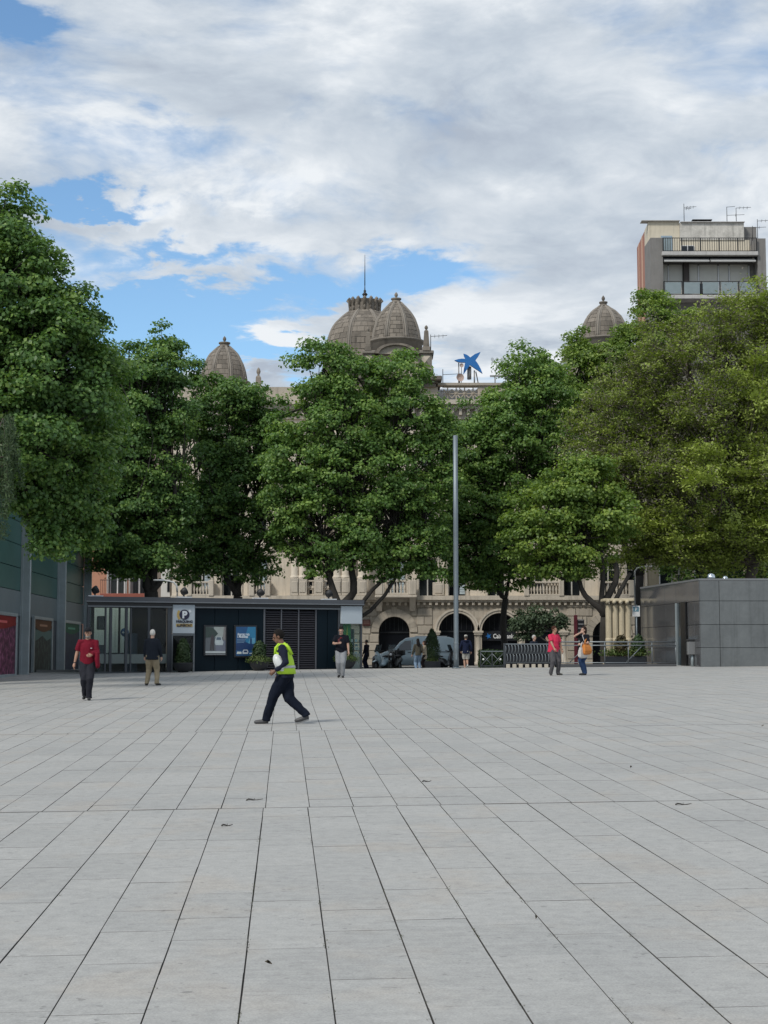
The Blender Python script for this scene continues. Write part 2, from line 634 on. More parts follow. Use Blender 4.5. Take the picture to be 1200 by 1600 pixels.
me.materials.append(M_JOINT)
me.polygons.foreach_set('material_index', [0 if i % 9 == 0 else 1 for i in range(len(me.polygons))])
tag(link('farther_paving', me, plaza), kind='stuff')
for k, e in enumerate(EXPJ):
    MB().box((U0, e - 0.016, -0.02), (U1, e + 0.016, -0.004)).build('expansion_joint', M_EXP, plaza)

# dirt and tufts caught in the joints: too many to count
tf = MB()
for k in range(420):
    col_ = random.randint(-9, 14)
    v = 4.5 + 22 * random.random() ** 1.6
    if random.random() < 0.5:
        v = random.choice([6.9, 8.6, 9.6, 10.2, 12.6]) + random.gauss(0, 0.12)
        col_ = random.choice([0, 1, 2, 3, 4, 5])
    u = -0.19 + SW * col_ + 0.018 * ((1 if v < 14.85 else 2) % 3 - 1) * 0 + random.gauss(0, 0.006)
    e_i = max(i for i, e in enumerate(EXPJ) if e <= v)
    u += 0.018 * ((e_i % 3) - 1)
    for j in range(random.randint(2, 5)):
        a = random.uniform(0, 6.28)
        l = random.uniform(0.006, 0.03)
        b_ = Vector((u + random.gauss(0, 0.006), v + random.gauss(0, 0.02), -0.006))
        t_ = b_ + Vector((math.cos(a) * l, math.sin(a) * l, random.uniform(0.004, 0.016)))
        s_ = Vector((-math.sin(a), math.cos(a), 0)) * 0.0035
        tf.add([b_ - s_, b_ + s_, t_], [(0, 1, 2)])
tfo = tf.build('joint_weeds', mat('weeds', (0.07, 0.075, 0.04), 0.9, 0.3, 30))
tfo.matrix_world = PM
tag(tfo, 'dry weeds and dirt caught in the pavement joints', 'weeds', None, 'stuff')

# a few loose twigs and leaves on the slabs
M_TWIG = mat('twig', (0.05, 0.045, 0.04), 0.9, 0.3, 30)
M_DRY = mat('dry_leaf', (0.10, 0.085, 0.06), 0.85, 0.3, 30)


def twig(px, py, ln, bend, label):
    p = G(px, py)
    b_ = MB()
    n_ = 6
    pts = [(ln * (i / n_ - 0.5), bend * ln * math.sin(i / n_ * 3.14) + ln * 0.05 * math.sin(i * 2.1), 0.008 + 0.006 * math.sin(i * 1.3)) for i in range(n_ + 1)]
    b_.tube(pts, [0.007, 0.008, 0.007, 0.006, 0.005, 0.004, 0.003], 5)
    b_.tube([pts[3], (pts[3][0] + ln * 0.1, pts[3][1] + ln * 0.14, 0.02)], [0.004, 0.002], 4)
    o = b_.build('twig', M_TWIG, None, p)
    o.rotation_euler = (0, 0, random.uniform(-0.2, 0.4))
    tag(o, label, 'twig', 'twigs lying on the slabs')


twig(398, 1251, 0.17, 0.2, 'dark forked twig lying just beyond the first cross joint')
twig(355, 1291, 0.10, 0.1, 'short dark twig lying in front of the first cross joint')
twig(667, 1222, 0.10, 0.1, 'thin twig on the slabs beyond the first cross joint, right of the guard')
twig(1068, 1258, 0.16, 0.1, 'long thin twig at the first cross joint on the far right')


def dry_leaf(px, py, s_, label):
    p = G(px, py)
    b_ = MB()
    b_.loft([[(-s_ * .1, 0, .004), (-s_ * .1, s_ * .02, .008)], [(s_ * .2, -s_ * .2, .006), (s_ * .2, s_ * .25, .02)], [(s_ * .6, -s_ * .22, .012), (s_ * .6, s_ * .2, .03)], [(s_, -.002, .02), (s_, .002, .022)]], caps=False)
    o = b_.build('dry_leaf', M_DRY, None, p)
    o.rotation_euler = (0, 0, random.uniform(0, 6))
    tag(o, label, 'leaf', 'dry leaves on the slabs')


dry_leaf(424, 1508, 0.035, 'curled dry leaf on the slab nearest the bottom edge')
dry_leaf(837, 1437, 0.018, 'small dark scrap on the slabs right of centre')
dry_leaf(985, 1200, 0.035, 'dark leaf on the slabs at mid distance on the right')
dry_leaf(1190, 1135, 0.04, 'dark leaf by the right edge below the grey block')
dry_leaf(1145, 1069, 0.05, 'dark leaf on the slabs in front of the grey block')

# street behind the plaza
ZR, ZP = 0.75, 0.87
tag(MB().box((-90, 64.0, ZR - 0.2), (90, 92.0, ZR)).build('road', M_ASPH), 'asphalt street behind the plaza', None, None, 'structure')
tag(MB().box((-90, 92.3, ZP - 0.3), (90, 99.9, ZP)).build('pavement', mat('pavement_tiles', (0.24, 0.235, 0.225), 0.85, 0.15, 2.0)), 'grey footway along the palace', None, None, 'structure')
kb = tag(MB().box((-90, 92.0, ZP - 0.3), (90, 92.1, ZP - 0.02)).build('kerb', M_KERB), 'stone kerb along the footway', None, None, 'structure')
kme = MB().bbox((0, 92.0, ZR - 0.1), (1.18, 92.3, ZP + 0.004), 0.015).mesh('kerb_stone', M_KERB)
for k in range(-16, 16):
    link('kerb_stone', kme, kb, (k * 1.2, 0, 0))
ln = tag(MB().box((-60, 71.0, ZR + 0.003), (60, 71.12, ZR + 0.006)).build('road_marking', mat('road_paint', (0.7, 0.7, 0.68), 0.7, 0.2, 3)), 'white edge line painted along the street', None, None, 'structure')
# low stone lip that closes the plaza towards the street
lip = tag(MB().box((-27, 63.85, 0.3), (10.8, 63.99, 1.0)).build('plaza_kerb', M_KERB), 'stone lip closing the plaza towards the street', None, None, 'structure')
# ------------------------------------------------------------------ the domed palace
YF = 100.0
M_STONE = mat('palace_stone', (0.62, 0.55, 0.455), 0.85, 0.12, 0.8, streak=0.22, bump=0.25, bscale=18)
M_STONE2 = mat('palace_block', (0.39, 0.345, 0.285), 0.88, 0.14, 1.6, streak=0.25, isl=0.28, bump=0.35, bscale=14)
M_TRIM = mat('palace_trim', (0.52, 0.465, 0.39), 0.85, 0.14, 1.5, streak=0.3, bump=0.2, bscale=18)
M_DOME = mat('dome_stone', (0.195, 0.170, 0.142), 0.9, 0.22, 1.2, streak=0.35, isl=0.55, bump=0.3, bscale=16)
M_DOMEB = mat('dome_mortar', (0.24, 0.215, 0.185), 0.9, 0.2, 2.0, streak=0.35)
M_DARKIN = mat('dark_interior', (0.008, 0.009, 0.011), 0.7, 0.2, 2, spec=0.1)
M_WFRAME = mat('window_paint', (0.5, 0.49, 0.46), 0.6, 0.1, 3)
M_SHUT = mat('shutter_paint', (0.42, 0.50, 0.54), 0.6, 0.1, 5)
M_GLZ = mat('window_glass', (0.014, 0.017, 0.02), 0.08, 0.3, 1.0, spec=0.35)
M_IRON = mat('dark_iron', (0.025, 0.026, 0.028), 0.55, 0.2, 8, metal=0.3)

pal = thing('palace', 'cream stone palace with arcade, balustrades and ribbed stone domes behind the trees', 'building', (0, YF, 0))


def X(px, py=930, Y=YF):
    return P(px, py, Y).x


def Z(py, Y=YF):
    return P(600, py, Y).z


S = YF / F            # metres per photo pixel on the front


def part(name, mb, m_, parent=pal):
    return mb.build(name, m_, parent)


def cut_wall(mb, x0, x1, z0, z1, y0, y1, holes):
    """wall slab pierced by rectangular holes"""
    xs_ = sorted({x0, x1, *[v for h in holes for v in h[:2] if x0 < v < x1]})
    zs_ = sorted({z0, z1, *[v for h in holes for v in h[2:] if z0 < v < z1]})
    for j in range(len(zs_) - 1):
        run = None
        for i in range(len(xs_) - 1):
            cx, cz = (xs_[i] + xs_[i + 1]) / 2, (zs_[j] + zs_[j + 1]) / 2
            inside = any(h[0] < cx < h[1] and h[2] < cz < h[3] for h in holes)
            if inside:
                if run is not None:
                    mb.box((run, y0, zs_[j]), (xs_[i], y1, zs_[j + 1]))
                run = None
            elif run is None:
                run = xs_[i]
        if run is not None:
            mb.box((run, y0, zs_[j]), (xs_[-1], y1, zs_[j + 1]))


def arch_fill(mb, cx, r, zs_, ztop, half, y0, y1, n=16):
    """masonry between an arch of radius r (springing at zs_) and the rectangle half-width x ztop around it"""
    for i in range(n):
        a0, a1 = math.pi * i / n, math.pi * (i + 1) / n
        p0 = (cx + r * math.cos(a0), zs_ + r * math.sin(a0))
        p1 = (cx + r * math.cos(a1), zs_ + r * math.sin(a1))
        mb.prism([p0, (p0[0], ztop), (p1[0], ztop), p1], y0, y1)
    if half > r:
        mb.box((cx - half, y0, zs_), (cx - r, y1, ztop))
        mb.box((cx + r, y0, zs_), (cx + half, y1, ztop))


zb, zc0, zc1 = ZP - 0.02, Z(941), Z(931)
holes_g, arches = [], []
# ground floor arches: centre px, half width px, crown row
for cx, hw, crown in ((616, 24, 963.5), (714, 28, 958), (781, 28, 958), (848, 28, 958), (951, 25, 968)):
    x_, r_ = X(cx, 990), hw * S
    zs_ = Z(crown) - r_
    arches.append((x_, r_, zs_, cx))
    holes_g.append((x_ - r_, x_ + r_, zb, Z(crown) + 0.12))
for cx in (300, 352, 405, 470, 530):
    holes_g.append((X(cx - 13), X(cx + 13), zb, Z(968)))
gw = MB()
XL, XR = X(268), X(1012)
cut_wall(gw, XL, XR, zb, zc0, 0, 0.7, holes_g)
for (x_, r_, zs_, cx), h in zip(arches, holes_g):
    arch_fill(gw, x_, r_, zs_, h[3], r_, 0.0, 0.7)
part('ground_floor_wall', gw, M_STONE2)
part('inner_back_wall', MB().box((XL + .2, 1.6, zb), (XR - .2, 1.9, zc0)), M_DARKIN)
for (x_, r_, zs_, cx) in arches:
    d = MB().box((x_ - r_, 0.52, zb), (x_ + r_, 0.6, zs_ + 0.02), 0)
    d.prism([(x_ + r_ * math.cos(math.pi * i / 16), zs_ + 0.02 + r_ * math.sin(math.pi * i / 16)) for i in range(17)], 0.52, 0.6)
    gd = part('arch_door', d, mat('door_dark', (.006, .007, .010), .3, .2, 2, spec=.12))
    fr_ = MB()
    for k in range(-3, 4):
        xx = x_ + k * r_ / 3.6
        top = zs_ + math.sqrt(max(0.02, r_ * r_ - (xx - x_) ** 2)) - 0.02
        fr_.box((xx - 0.018, 0.47, zs_ + 0.1), (xx + 0.018, 0.515, top))
    fr_.box((x_ - r_, 0.44, zs_ - 0.06), (x_ + r_, 0.515, zs_ + 0.03))
    fr_.build('door_grille', mat('grille_grey', (0.025, 0.028, 0.032), .5, .2, 5, spec=.2), gd)
    if cx in (616, 951):
        for k in range(13):          # voussoirs around the rusticated arches
            a0, a1 = math.pi * k / 13 + 0.006, math.pi * (k + 1) / 13 - 0.006
            ro = r_ + (12 + (3 if k == 6 else 0)) * S
            poly = [(x_ + rr_ * math.cos(a), zs_ + rr_ * math.sin(a)) for rr_, a in ((r_ + .01, a0), (ro, a0), (ro, (a0 + a1) / 2), (ro, a1), (r_ + .01, a1), (r_ + .01, (a0 + a1) / 2))]
            part('voussoir', MB().prism(poly, -0.10, 0.06), M_STONE2)
    else:
        for r0, r1, dd in ((0.02, 0.16, -0.07), (0.17, 0.30, -0.13)):
            m_ = MB()
            for k in range(24):
                a0, a1 = math.pi * k / 24, math.pi * (k + 1) / 24
                m_.prism([(x_ + (r_ + q_) * math.cos(a), zs_ + (r_ + q_) * math.sin(a)) for q_, a in ((r0, a0), (r1, a0), (r1, a1), (r0, a1))], dd, 0.05)
            part('archivolt', m_, M_TRIM)
for cx in (747.5, 814.5, 881, 681):       # columns of the arcade
    x_ = X(cx, 1000)
    zs_ = arches[1][2]
    part('arcade_column', MB().lathe([(0.26, 0), (0.26, 0.25), (0.21, 0.3), (0.195, 0.9), (0.175, zs_ - zb - 0.28), (0.2, zs_ - zb - 0.24)], (x_, 0.12, zb), 16), M_TRIM)
    part('capital', MB().bbox((x_ - 0.27, -0.15, zs_ - 0.24), (x_ + 0.27, 0.4, zs_ - 0.12), 0.02).bbox((x_ - 0.32, -0.2, zs_ - 0.118), (x_ + 0.32, 0.44, zs_ + 0.02), 0.02), M_TRIM)
# rusticated piers: single blocks
bz = [1040, 1030, 1017, 1004, 991, 977, 963, 950, 941]
for (pa, pb, ar) in ((552, 592, 0), (640, 676, 0), (886, 926, 4), (976, 1010, 4)):
    for j in range(len(bz) - 1):
        za, zc_ = max(zb, Z(bz[j])), Z(bz[j + 1])
        xs_ = [pa, (pa + pb) / 2 + (5 if j % 2 else -6), pb]
        x_c, r_c, zs_c, _ = arches[ar]
        for i in range(2):
            xa, xb = X(xs_[i], 990), X(xs_[i + 1], 990)
            ro = r_c + 12.3 * S
            if zc_ > zs_c:      # keep clear of the voussoirs
                dzv = max(0, za - zs_c)
                lim = math.sqrt(max(0, ro * ro - dzv * dzv))
                if xb <= x_c + .01:
                    xb = min(xb, x_c - lim)
                elif xa >= x_c - .01:
                    xa = max(xa, x_c + lim)
            if xb - xa > 0.15:
                part('rustic_block', MB().bbox((xa + .015, -0.07, za + .02), (xb - .015, 0.05, zc_ - .02), 0.03), M_STONE2)
# string course with consoles
part('string_course', MB().box((XL, -0.28, zc0), (XR, 0.7, zc0 + 0.14)).box((XL, -0.42, zc0 + 0.142), (XR, 0.7, zc1)), M_TRIM)
for k in range(46):
    x_ = X(572) + (XR - X(572)) * (k + 0.5) / 46
    part('console', MB().bbox((x_ - 0.09, -0.26, zc0 - 0.2), (x_ + 0.09, 0.02, zc0 - 0.004), 0.03), M_TRIM)

# upper storeys
zt = Z(640)
bays = [316, 362, 405, 482, 545, 620, 668, 714, 775, 835, 893, 950, 992]
rows = [(930.5, 872, 14), (836, 770, 12), (728, 672, 11)]
holes = []
wins = []
for r_, (b_, t_, hw) in enumerate(rows):
    for cx in bays:
        if r_ == 0 and cx in (482, 545):
            continue
        h = (X(cx - hw, 800), X(cx + hw, 800), Z(b_) + (0.0 if r_ == 0 else 0.0), Z(t_))
        holes.append(h)
        wins.append((h, r_, cx))
uw = MB()
cut_wall(uw, XL, XR, zc1, zt, 0.05, 0.65, holes)
part('upper_wall', uw, M_STONE)
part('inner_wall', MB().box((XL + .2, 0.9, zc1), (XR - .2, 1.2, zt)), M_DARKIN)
part('body', MB().box((XL, 1.95, zb), (XR, 14, zt - .05)).box((XL, 0.66, zb), (XL + .3, 2.0, zt - .05)).box((XR - .3, 0.66, zb), (XR, 2.0, zt - .05)), M_STONE)
for (x0, x1, z0, z1), r_, cx in wins:
    f_ = MB()
    w_ = 0.07
    f_.box((x0, 0.36, z0), (x0 + w_, 0.46, z1)).box((x1 - w_, 0.36, z0), (x1, 0.46, z1)).box((x0 + w_, 0.36, z1 - w_), (x1 - w_, 0.46, z1))
    f_.box(((x0 + x1) / 2 - .04, 0.37, z0), ((x0 + x1) / 2 + .04, 0.47, z1 - w_)).box((x0 + w_, 0.372, z0 + (z1 - z0) * .68), ((x0 + x1) / 2 - .04, 0.455, z0 + (z1 - z0) * .68 + .06))
    f_.box(((x0 + x1) / 2 + .04, 0.372, z0 + (z1 - z0) * .68), (x1 - w_, 0.455, z0 + (z1 - z0) * .68 + .06))
    win = part('window', f_, M_WFRAME)
    MB().box((x0 + .01, 0.405, z0), (x1 - .01, 0.425, z1 - .01)).build('pane', M_GLZ, win)
    sr = MB()       # surround with a small hood
    sr.box((x0 - .16, -0.02, z0), (x0, 0.2, z1)).box((x1, -0.02, z0), (x1 + .16, 0.2, z1)).box((x0 - .16, -0.03, z1), (x1 + .16, 0.2, z1 + .2)).box((x0 - .28, -0.14, z1 + .2), (x1 + .28, 0.2, z1 + .32))
    sr.build('surround', M_TRIM, win)
    if cx in (620, 714, 316, 405) and r_ == 0:
        for s_ in (0, 1):
            xa = x0 + .08 if s_ == 0 else x1 - .42
            sh = MB()
            if cx == 620 or s_ == 1:
                for k in range(14):
                    zz_ = z0 + .1 + k * (z1 - z0 - .25) / 14
                    sh.box((xa, 0.28, zz_), (xa + .34, 0.34, zz_ + (z1 - z0 - .25) / 14 - .02))
                sh.build('shutter', M_SHUT, win)


BAL = MB().lathe([(0.055, 0), (0.055, 0.05), (0.035, 0.08), (0.075, 0.22), (0.085, 0.30), (0.06, 0.42), (0.035, 0.56), (0.035, 0.60), (0.05, 0.63), (0.055, 0.70)], (0, 0, 0), 8).mesh('baluster', M_TRIM)


def balustrade(pa, pb, zlow, y=-0.5, n=None, h=0.95, ped=True):
    xa, xb = X(pa, 920), X(pb, 920)
    ba = part('balustrade', MB().bbox((xa, y - .14, zlow), (xb, y + .14, zlow + .12), .015).bbox((xa, y - .16, zlow + .82), (xb, y + .16, zlow + h), .02), M_TRIM)
    n = n or max(2, int((xb - xa) / 0.2))
    for k in range(n):
        link('baluster', BAL, ba, (xa + (xb - xa) * (k + .5) / n, y, zlow + .121))
    if ped:
        for xx in (xa, xb):
            MB().bbox((xx - .17, y - .2, zlow - .01), (xx + .17, y + .2, zlow + 1.02), .03).build('pedestal', M_TRIM, ba)
    MB().box((xa, y + .14, zlow), (xb, 0.04, zlow + .1)).build('balcony_slab', M_TRIM, ba)
    return ba


for pa, pb in ((297, 331), (394, 419), (822, 876), (940, 985)):
    balustrade(pa, pb, Z(931.5) + .0, -0.28)
balustrade(597, 640, Z(930), -0.75)
for cx in (592.5, 644.5):            # big brackets carrying the middle balcony
    x_ = X(cx, 930)
    part('balcony_pier', MB().bbox((x_ - .24, -1.0, Z(930)), (x_ + .24, -0.45, Z(907)), .04).loft([[(x_ - .2, -0.95, Z(931)), (x_ + .2, -0.95, Z(931)), (x_ + .2, 0, Z(931)), (x_ - .2, 0, Z(931))], [(x_ - .2, -0.5, Z(942)), (x_ + .2, -0.5, Z(942)), (x_ + .2, 0, Z(942)), (x_ - .2, 0, Z(942))], [(x_ - .18, -0.15, Z(955)), (x_ + .18, -0.15, Z(955)), (x_ + .18, 0, Z(955)), (x_ - .18, 0, Z(955))]], smooth=False), M_TRIM)
part('balcony_floor', MB().bbox((X(586), -1.0, Z(934.5)), (X(651), -0.0, Z(930.2)), .03), M_TRIM)
part('wall_panel', MB().bbox((X(676), -0.05, Z(930)), (X(694), 0.06, Z(910)), .02).bbox((X(679), -0.09, Z(927)), (X(691), -0.04, Z(913)), .02), M_TRIM)

# portico of giant columns with a lattice balustrade
zp = Z(931.5)
pz1 = Z(905)
for cx in (462, 474, 499, 528, 540, 566):
    x_ = X(cx, 900)
    part('pedestal', MB().bbox((x_ - .30, -1.15, zp), (x_ + .30, -0.45, pz1), .03).bbox((x_ - .2, -1.19, zp + .2), (x_ + .2, -1.14, pz1 - .2), .02), M_TRIM)
    ztop = Z(700)
    part('column', MB().lathe([(0.33, 0), (0.33, 0.1), (0.28, 0.16), (0.26, 0.24), (0.265, 2.2), (0.235, ztop - pz1 - .5), (0.26, ztop - pz1 - .45), (0.34, ztop - pz1 - .1), (0.36, ztop - pz1)], (x_, -0.8, pz1), 18), M_STONE)


def lattice(xa, xb, za, zc_, y, n, parent, m_=M_TRIM):
    """panels of crossed bars and a ring, framed"""
    w_ = (xb - xa) / n
    la = MB().bbox((xa, y - .07, za), (xb, y + .07, za + .09), .01).bbox((xa, y - .08, zc_ - .1), (xb, y + .08, zc_), .01).build('lattice_balustrade', m_, parent)
    for k in range(n):
        cx, cz = xa + w_ * (k + .5), (za + zc_) / 2
        h_ = (zc_ - za) / 2 - .1
        pc = MB()
        for a in range(4):
            an = math.pi * a / 4
            lx, lz = math.cos(an), math.sin(an)
            l = min(w_ * .5 / max(abs(lx), 1e-6), h_ / max(abs(lz), 1e-6))
            nx, nz = -lz * .035, lx * .035
            pc.prism([(cx - lx * l - nx, cz - lz * l - nz), (cx + lx * l - nx, cz + lz * l - nz), (cx + lx * l + nx, cz + lz * l + nz), (cx - lx * l + nx, cz - lz * l + nz)], y - .045 + a * .004, y + .045 - a * .004)
        pc.lathe([(.10, -.05), (.10, .05)], (0, 0, 0), 10)
        for i in range(len(pc.v) - 20, len(pc.v)):
            vx, vy, vz = pc.v[i]
            pc.v[i] = (cx + vx, y + vz, cz + vy)
        pc.build('lattice_panel', m_, la)
    return la


lattice(X(455), X(459), zp + .02, pz1 - .1, -0.8, 1, pal)
lattice(X(480), X(493), zp + .02, pz1 - .1, -0.8, 2, pal)
lattice(X(505), X(523), zp + .02, pz1 - .1, -0.8, 3, pal)
lattice(X(546), X(561), zp + .02, pz1 - .1, -0.8, 2, pal)
part('portico_floor', MB().box((X(450), -1.3, Z(938)), (X(572), 0, zp)), M_TRIM)
part('portico_entablature', MB().bbox((X(452), -1.2, Z(700)), (X(574), 0.1, Z(688)), .03).bbox((X(448), -1.4, Z(688) + .003), (X(578), 0.1, Z(680)), .03), M_TRIM)
for pa, pb in ((478, 496), (508, 524)):
    wn = part('portico_window', MB().box((X(pa), -0.02, Z(931)), (X(pb), 0.045, Z(870))), M_WFRAME)
    MB().box((X(pa) + .1, -0.05, Z(931)), (X(pb) - .1, -0.022, Z(873))).build('pane', M_GLZ, wn)

# main cornice, frieze and parapet
part('frieze', MB().box((XL, -0.1, Z(655)), (XR, 0.7, Z(640) + .0)), M_TRIM)
part('main_cornice', MB().box((XL - .2, -0.45, Z(640) + .003), (XR + .2, 0.8, Z(634))).box((XL - .3, -0.75, Z(634) + .003), (XR + .3, 0.8, Z(627))), M_TRIM)
for k in range(60):
    x_ = XL + (XR - XL) * (k + .5) / 60
    part('cornice_bracket', MB().bbox((x_ - .1, -0.4, Z(650)), (x_ + .1, -0.08, Z(640.2)), .03), M_TRIM)
part('parapet', MB().box((XL, -0.1, Z(627) + .003), (X(684, 620), .35, Z(605))).box((X(765, 620), -0.1, Z(627) + .003), (XR, .35, Z(605))), M_STONE2)
lattice(X(693, 620), X(746, 620), Z(626.5), Z(603), 0.1, 4, pal, M_STONE2)
part('parapet_panel', MB().bbox((X(746, 620) + .02, -0.1, Z(626.5)), (X(765, 620), .35, Z(603)), .02).bbox((X(749, 620), -0.13, Z(623)), (X(762, 620), -0.09, Z(607)), .02), M_STONE2)
part('parapet_coping', MB().box((X(684, 620), -0.25, Z(603) + .004), (XR, .5, Z(599))), M_STONE2)
roof = MB()
roof.loft([[(X(690), 3.0, Z(599)), (X(1010), 3.0, Z(599))], [(X(690), 7.0, Z(580)), (X(1010), 7.0, Z(580))], [(X(690), 12.0, Z(599)), (X(1010), 12.0, Z(599))]], caps=False, smooth=False)
part('roof', roof, mat('zinc_roof', (0.42, 0.43, 0.44), 0.5, 0.25, 1.2, metal=0.2, streak=0.25))
for k in range(12):
    x_ = X(694) + k * 1.1
    part('roof_sheet', MB().loft([[(x_, 3.0, Z(599) + .02), (x_ + .9, 3.0, Z(599) + .02), (x_ + .9, 3.0, Z(599) + .06), (x_, 3.0, Z(599) + .06)], [(x_ + .1, 7.0, Z(580) + .02), (x_ + 1.0, 7.0, Z(580) + .02), (x_ + 1.0, 7.0, Z(580) + .06), (x_ + .1, 7.0, Z(580) + .06)]], smooth=False), mat('zinc_sheet', (0.5, 0.51, 0.52), 0.45, 0.25, 1.2, metal=0.2, streak=0.3, isl=0.4))


# domes -------------------------------------------------------------
def dome(cx, Y, prof_px, nrib, courses, finial=True, crown=False):
    """prof_px: list of (radius px, row); built as stone shell, single courses of blocks, ribs and a finial"""
    py_m = prof_px[len(prof_px) // 2][1]
    s_ = Y / F * 0.985
    x_ = P(cx, py_m, Y).x
    pr = [(r_ * s_, Z(py, Y)) for r_, py in prof_px]
    yl = Y - YF
    dm = part('dome', MB().lathe([(r_ - .03, z_) for r_, z_ in pr], (x_, yl, 0), 48), M_DOMEB)
    # arc-length resample
    L = [0]
    for i in range(1, len(pr)):
        L.append(L[-1] + math.hypot(pr[i][0] - pr[i - 1][0], pr[i][1] - pr[i - 1][1]))

    def at(t):
        d = t * L[-1]
        for i in range(1, len(pr)):
            if d <= L[i] + 1e-9:
                k = (d - L[i - 1]) / max(1e-9, L[i] - L[i - 1])
                return pr[i - 1][0] + k * (pr[i][0] - pr[i - 1][0]), pr[i - 1][1] + k * (pr[i][1] - pr[i - 1][1])
        return pr[-1]
    blk = MB()
    for j in range(courses):
        (r0, z0), (r1, z1) = at(j / courses + .006), at((j + 1) / courses - .006)
        nb = nrib * 2
        while 2 * math.pi * r0 / nb > 0.62:
            nb += nrib
        for k in range(nb):
            g_ = 0.012 / max(.2, r0)
            a0 = 2 * math.pi * (k + (j % 2) * .5) / nb + g_
            a1 = 2 * math.pi * (k + 1 + (j % 2) * .5) / nb - g_
            out = random.uniform(-.006, .008)
            vs_ = []
            for a in (a0, (a0 + a1) / 2, a1):
                for r_, z_, q_ in ((r0, z0, out), (r1, z1, out), (r0 - .03, z0, -.03), (r1 - .03, z1, -.03)):
                    vs_.append((x_ + (r_ + q_) * math.cos(a), yl + (r_ + q_) * math.sin(a), z_))
            blk.add(vs_, [(0, 4, 5, 1), (4, 8, 9, 5), (0, 2, 6, 4), (4, 6, 10, 8), (1, 5, 7, 3), (5, 9, 11, 7), (0, 1, 3, 2), (8, 10, 11, 9)])
    bo = blk.build('stone_courses', M_DOME, dm)
    bo['kind'] = 'stuff'
    for k in range(nrib):
        a = 2 * math.pi * (k + .5) / nrib - math.pi / 2
        for da, w_ in ((0, .085), (-.085, .035), (.085, .035)):
            n_ = 14
            pts = []
            for i in range(n_ + 1):
                r_, z_ = at(i / n_)
                aa = a + da * 1.6 / max(.5, r_) * (0.45 + .55 * r_ / pr[0][0])
                pts.append((x_ + (r_ + .01) * math.cos(aa), yl + (r_ + .01) * math.sin(aa), z_))
            MB().tube(pts, w_ if da == 0 else .04, 6).build('rib', M_DOMEB, dm)
    rt, zt_ = pr[-1]
    if finial:
        k_ = s_ * .72
        MB().lathe([(rt + 1.5 * k_, 0), (rt + 1.5 * k_, 2 * k_), (rt, 3 * k_), (rt * .75, 7 * k_), (rt + .5 * k_, 8 * k_), (rt + .5 * k_, 11 * k_), (2.5 * k_, 12 * k_), (2 * k_, 14 * k_), (3.4 * k_, 16 * k_), (4.0 * k_, 19 * k_), (3.2 * k_, 22 * k_), (1.2 * k_, 24.5 * k_), (.4 * k_, 26 * k_)], (x_, yl, zt_ - .02), 16).build('finial', M_DOME, dm)
    if crown:
        MB().lathe([(rt, 0), (rt, .5), (rt * .98, .55), (rt * 1.02, .8), (rt * .9, .8), (rt * .88, 0)], (x_, yl, zt_ - .02), 32, smooth=False, caps=False).build('crown_ring', M_DOME, dm)
        for k in range(16):
            a = 2 * math.pi * k / 16
            c_, s__ = math.cos(a), math.sin(a)
            MB().tube([(x_ + rt * c_, yl + rt * s__, zt_ + .3), (x_ + rt * 1.03 * c_, yl + rt * 1.03 * s__, zt_ + .65), (x_ + rt * 1.14 * c_, yl + rt * 1.14 * s__, zt_ + .82), (x_ + rt * 1.1 * c_, yl + rt * 1.1 * s__, zt_ + .92)], [.09, .1, .13, .04], 6).build('crown_scroll', M_DOME, dm)
            MB().tube([(x_ + rt * 1.0 * c_, yl + rt * 1.0 * s__, zt_ - .02), (x_ + rt * 1.02 * c_, yl + rt * 1.02 * s__, zt_ + .5)], [.09, .07], 6).build('crown_pilaster', M_DOME, dm)
        MB().lathe([(.26, 0), (.16, .35), (.07, .5), (.06, .6), (.13, .66), (.2, .76), (.12, .86), (.06, .92), (.1, 1.0), (.04, 1.1), (.02, 1.5)], (x_, yl, zt_ + .5), 12).build('spire_base', M_IRON, dm)
        MB().tube([(x_, yl, zt_ + 1.9), (x_, yl, Z(425, Y)), (x_, yl, Z(398, Y))], [.035, .028, .012], 6).build('lightning_rod', M_IRON, dm)
    return dm, x_, yl


dome(570, 105, [(63.5, 566), (63, 548), (62, 536), (57.5, 521.7), (52, 511.7), (42, 501.7), (32, 493), (24, 488)], 8, 10, False, True)
dome(619, YF + 2.4, [(41, 535), (40, 530), (38.3, 520), (35, 510), (31, 500), (24.5, 490.5), (18.5, 484), (12.5, 478), (8, 473.5)], 8, 10)
dome(350.5, 110, [(37.3, 598), (36.3, 587), (34, 577), (30.3, 567.5), (24, 556), (15.5, 548), (9, 542.5)], 8, 8)
dome(943, 104, [(38, 532), (37, 520.6), (34, 508), (28, 497), (19.5, 488), (9.5, 481.5), (6.5, 479)], 8, 8)
# drums and base blocks
def drum(cx, Y, rpx, row0, row1):
    s_ = Y / F * .985
    x_ = P(cx, row0, Y).x
    return part('drum', MB().lathe([(rpx * s_, Z(row1, Y)), (rpx * s_, Z(row0 + 4, Y)), (rpx * s_ + .14, Z(row0 + 3, Y)), (rpx * s_ + .18, Z(row0 + .5, Y)), (rpx * s_, Z(row0, Y))], (x_, Y - YF, 0), 40), M_DOMEB)
drum(570, 105, 64, 565, 640)
drum(619, YF + 2.4, 42, 534, 562)
drum(350.5, 110, 38, 597, 650)
drum(943, 104, 39, 531, 620)

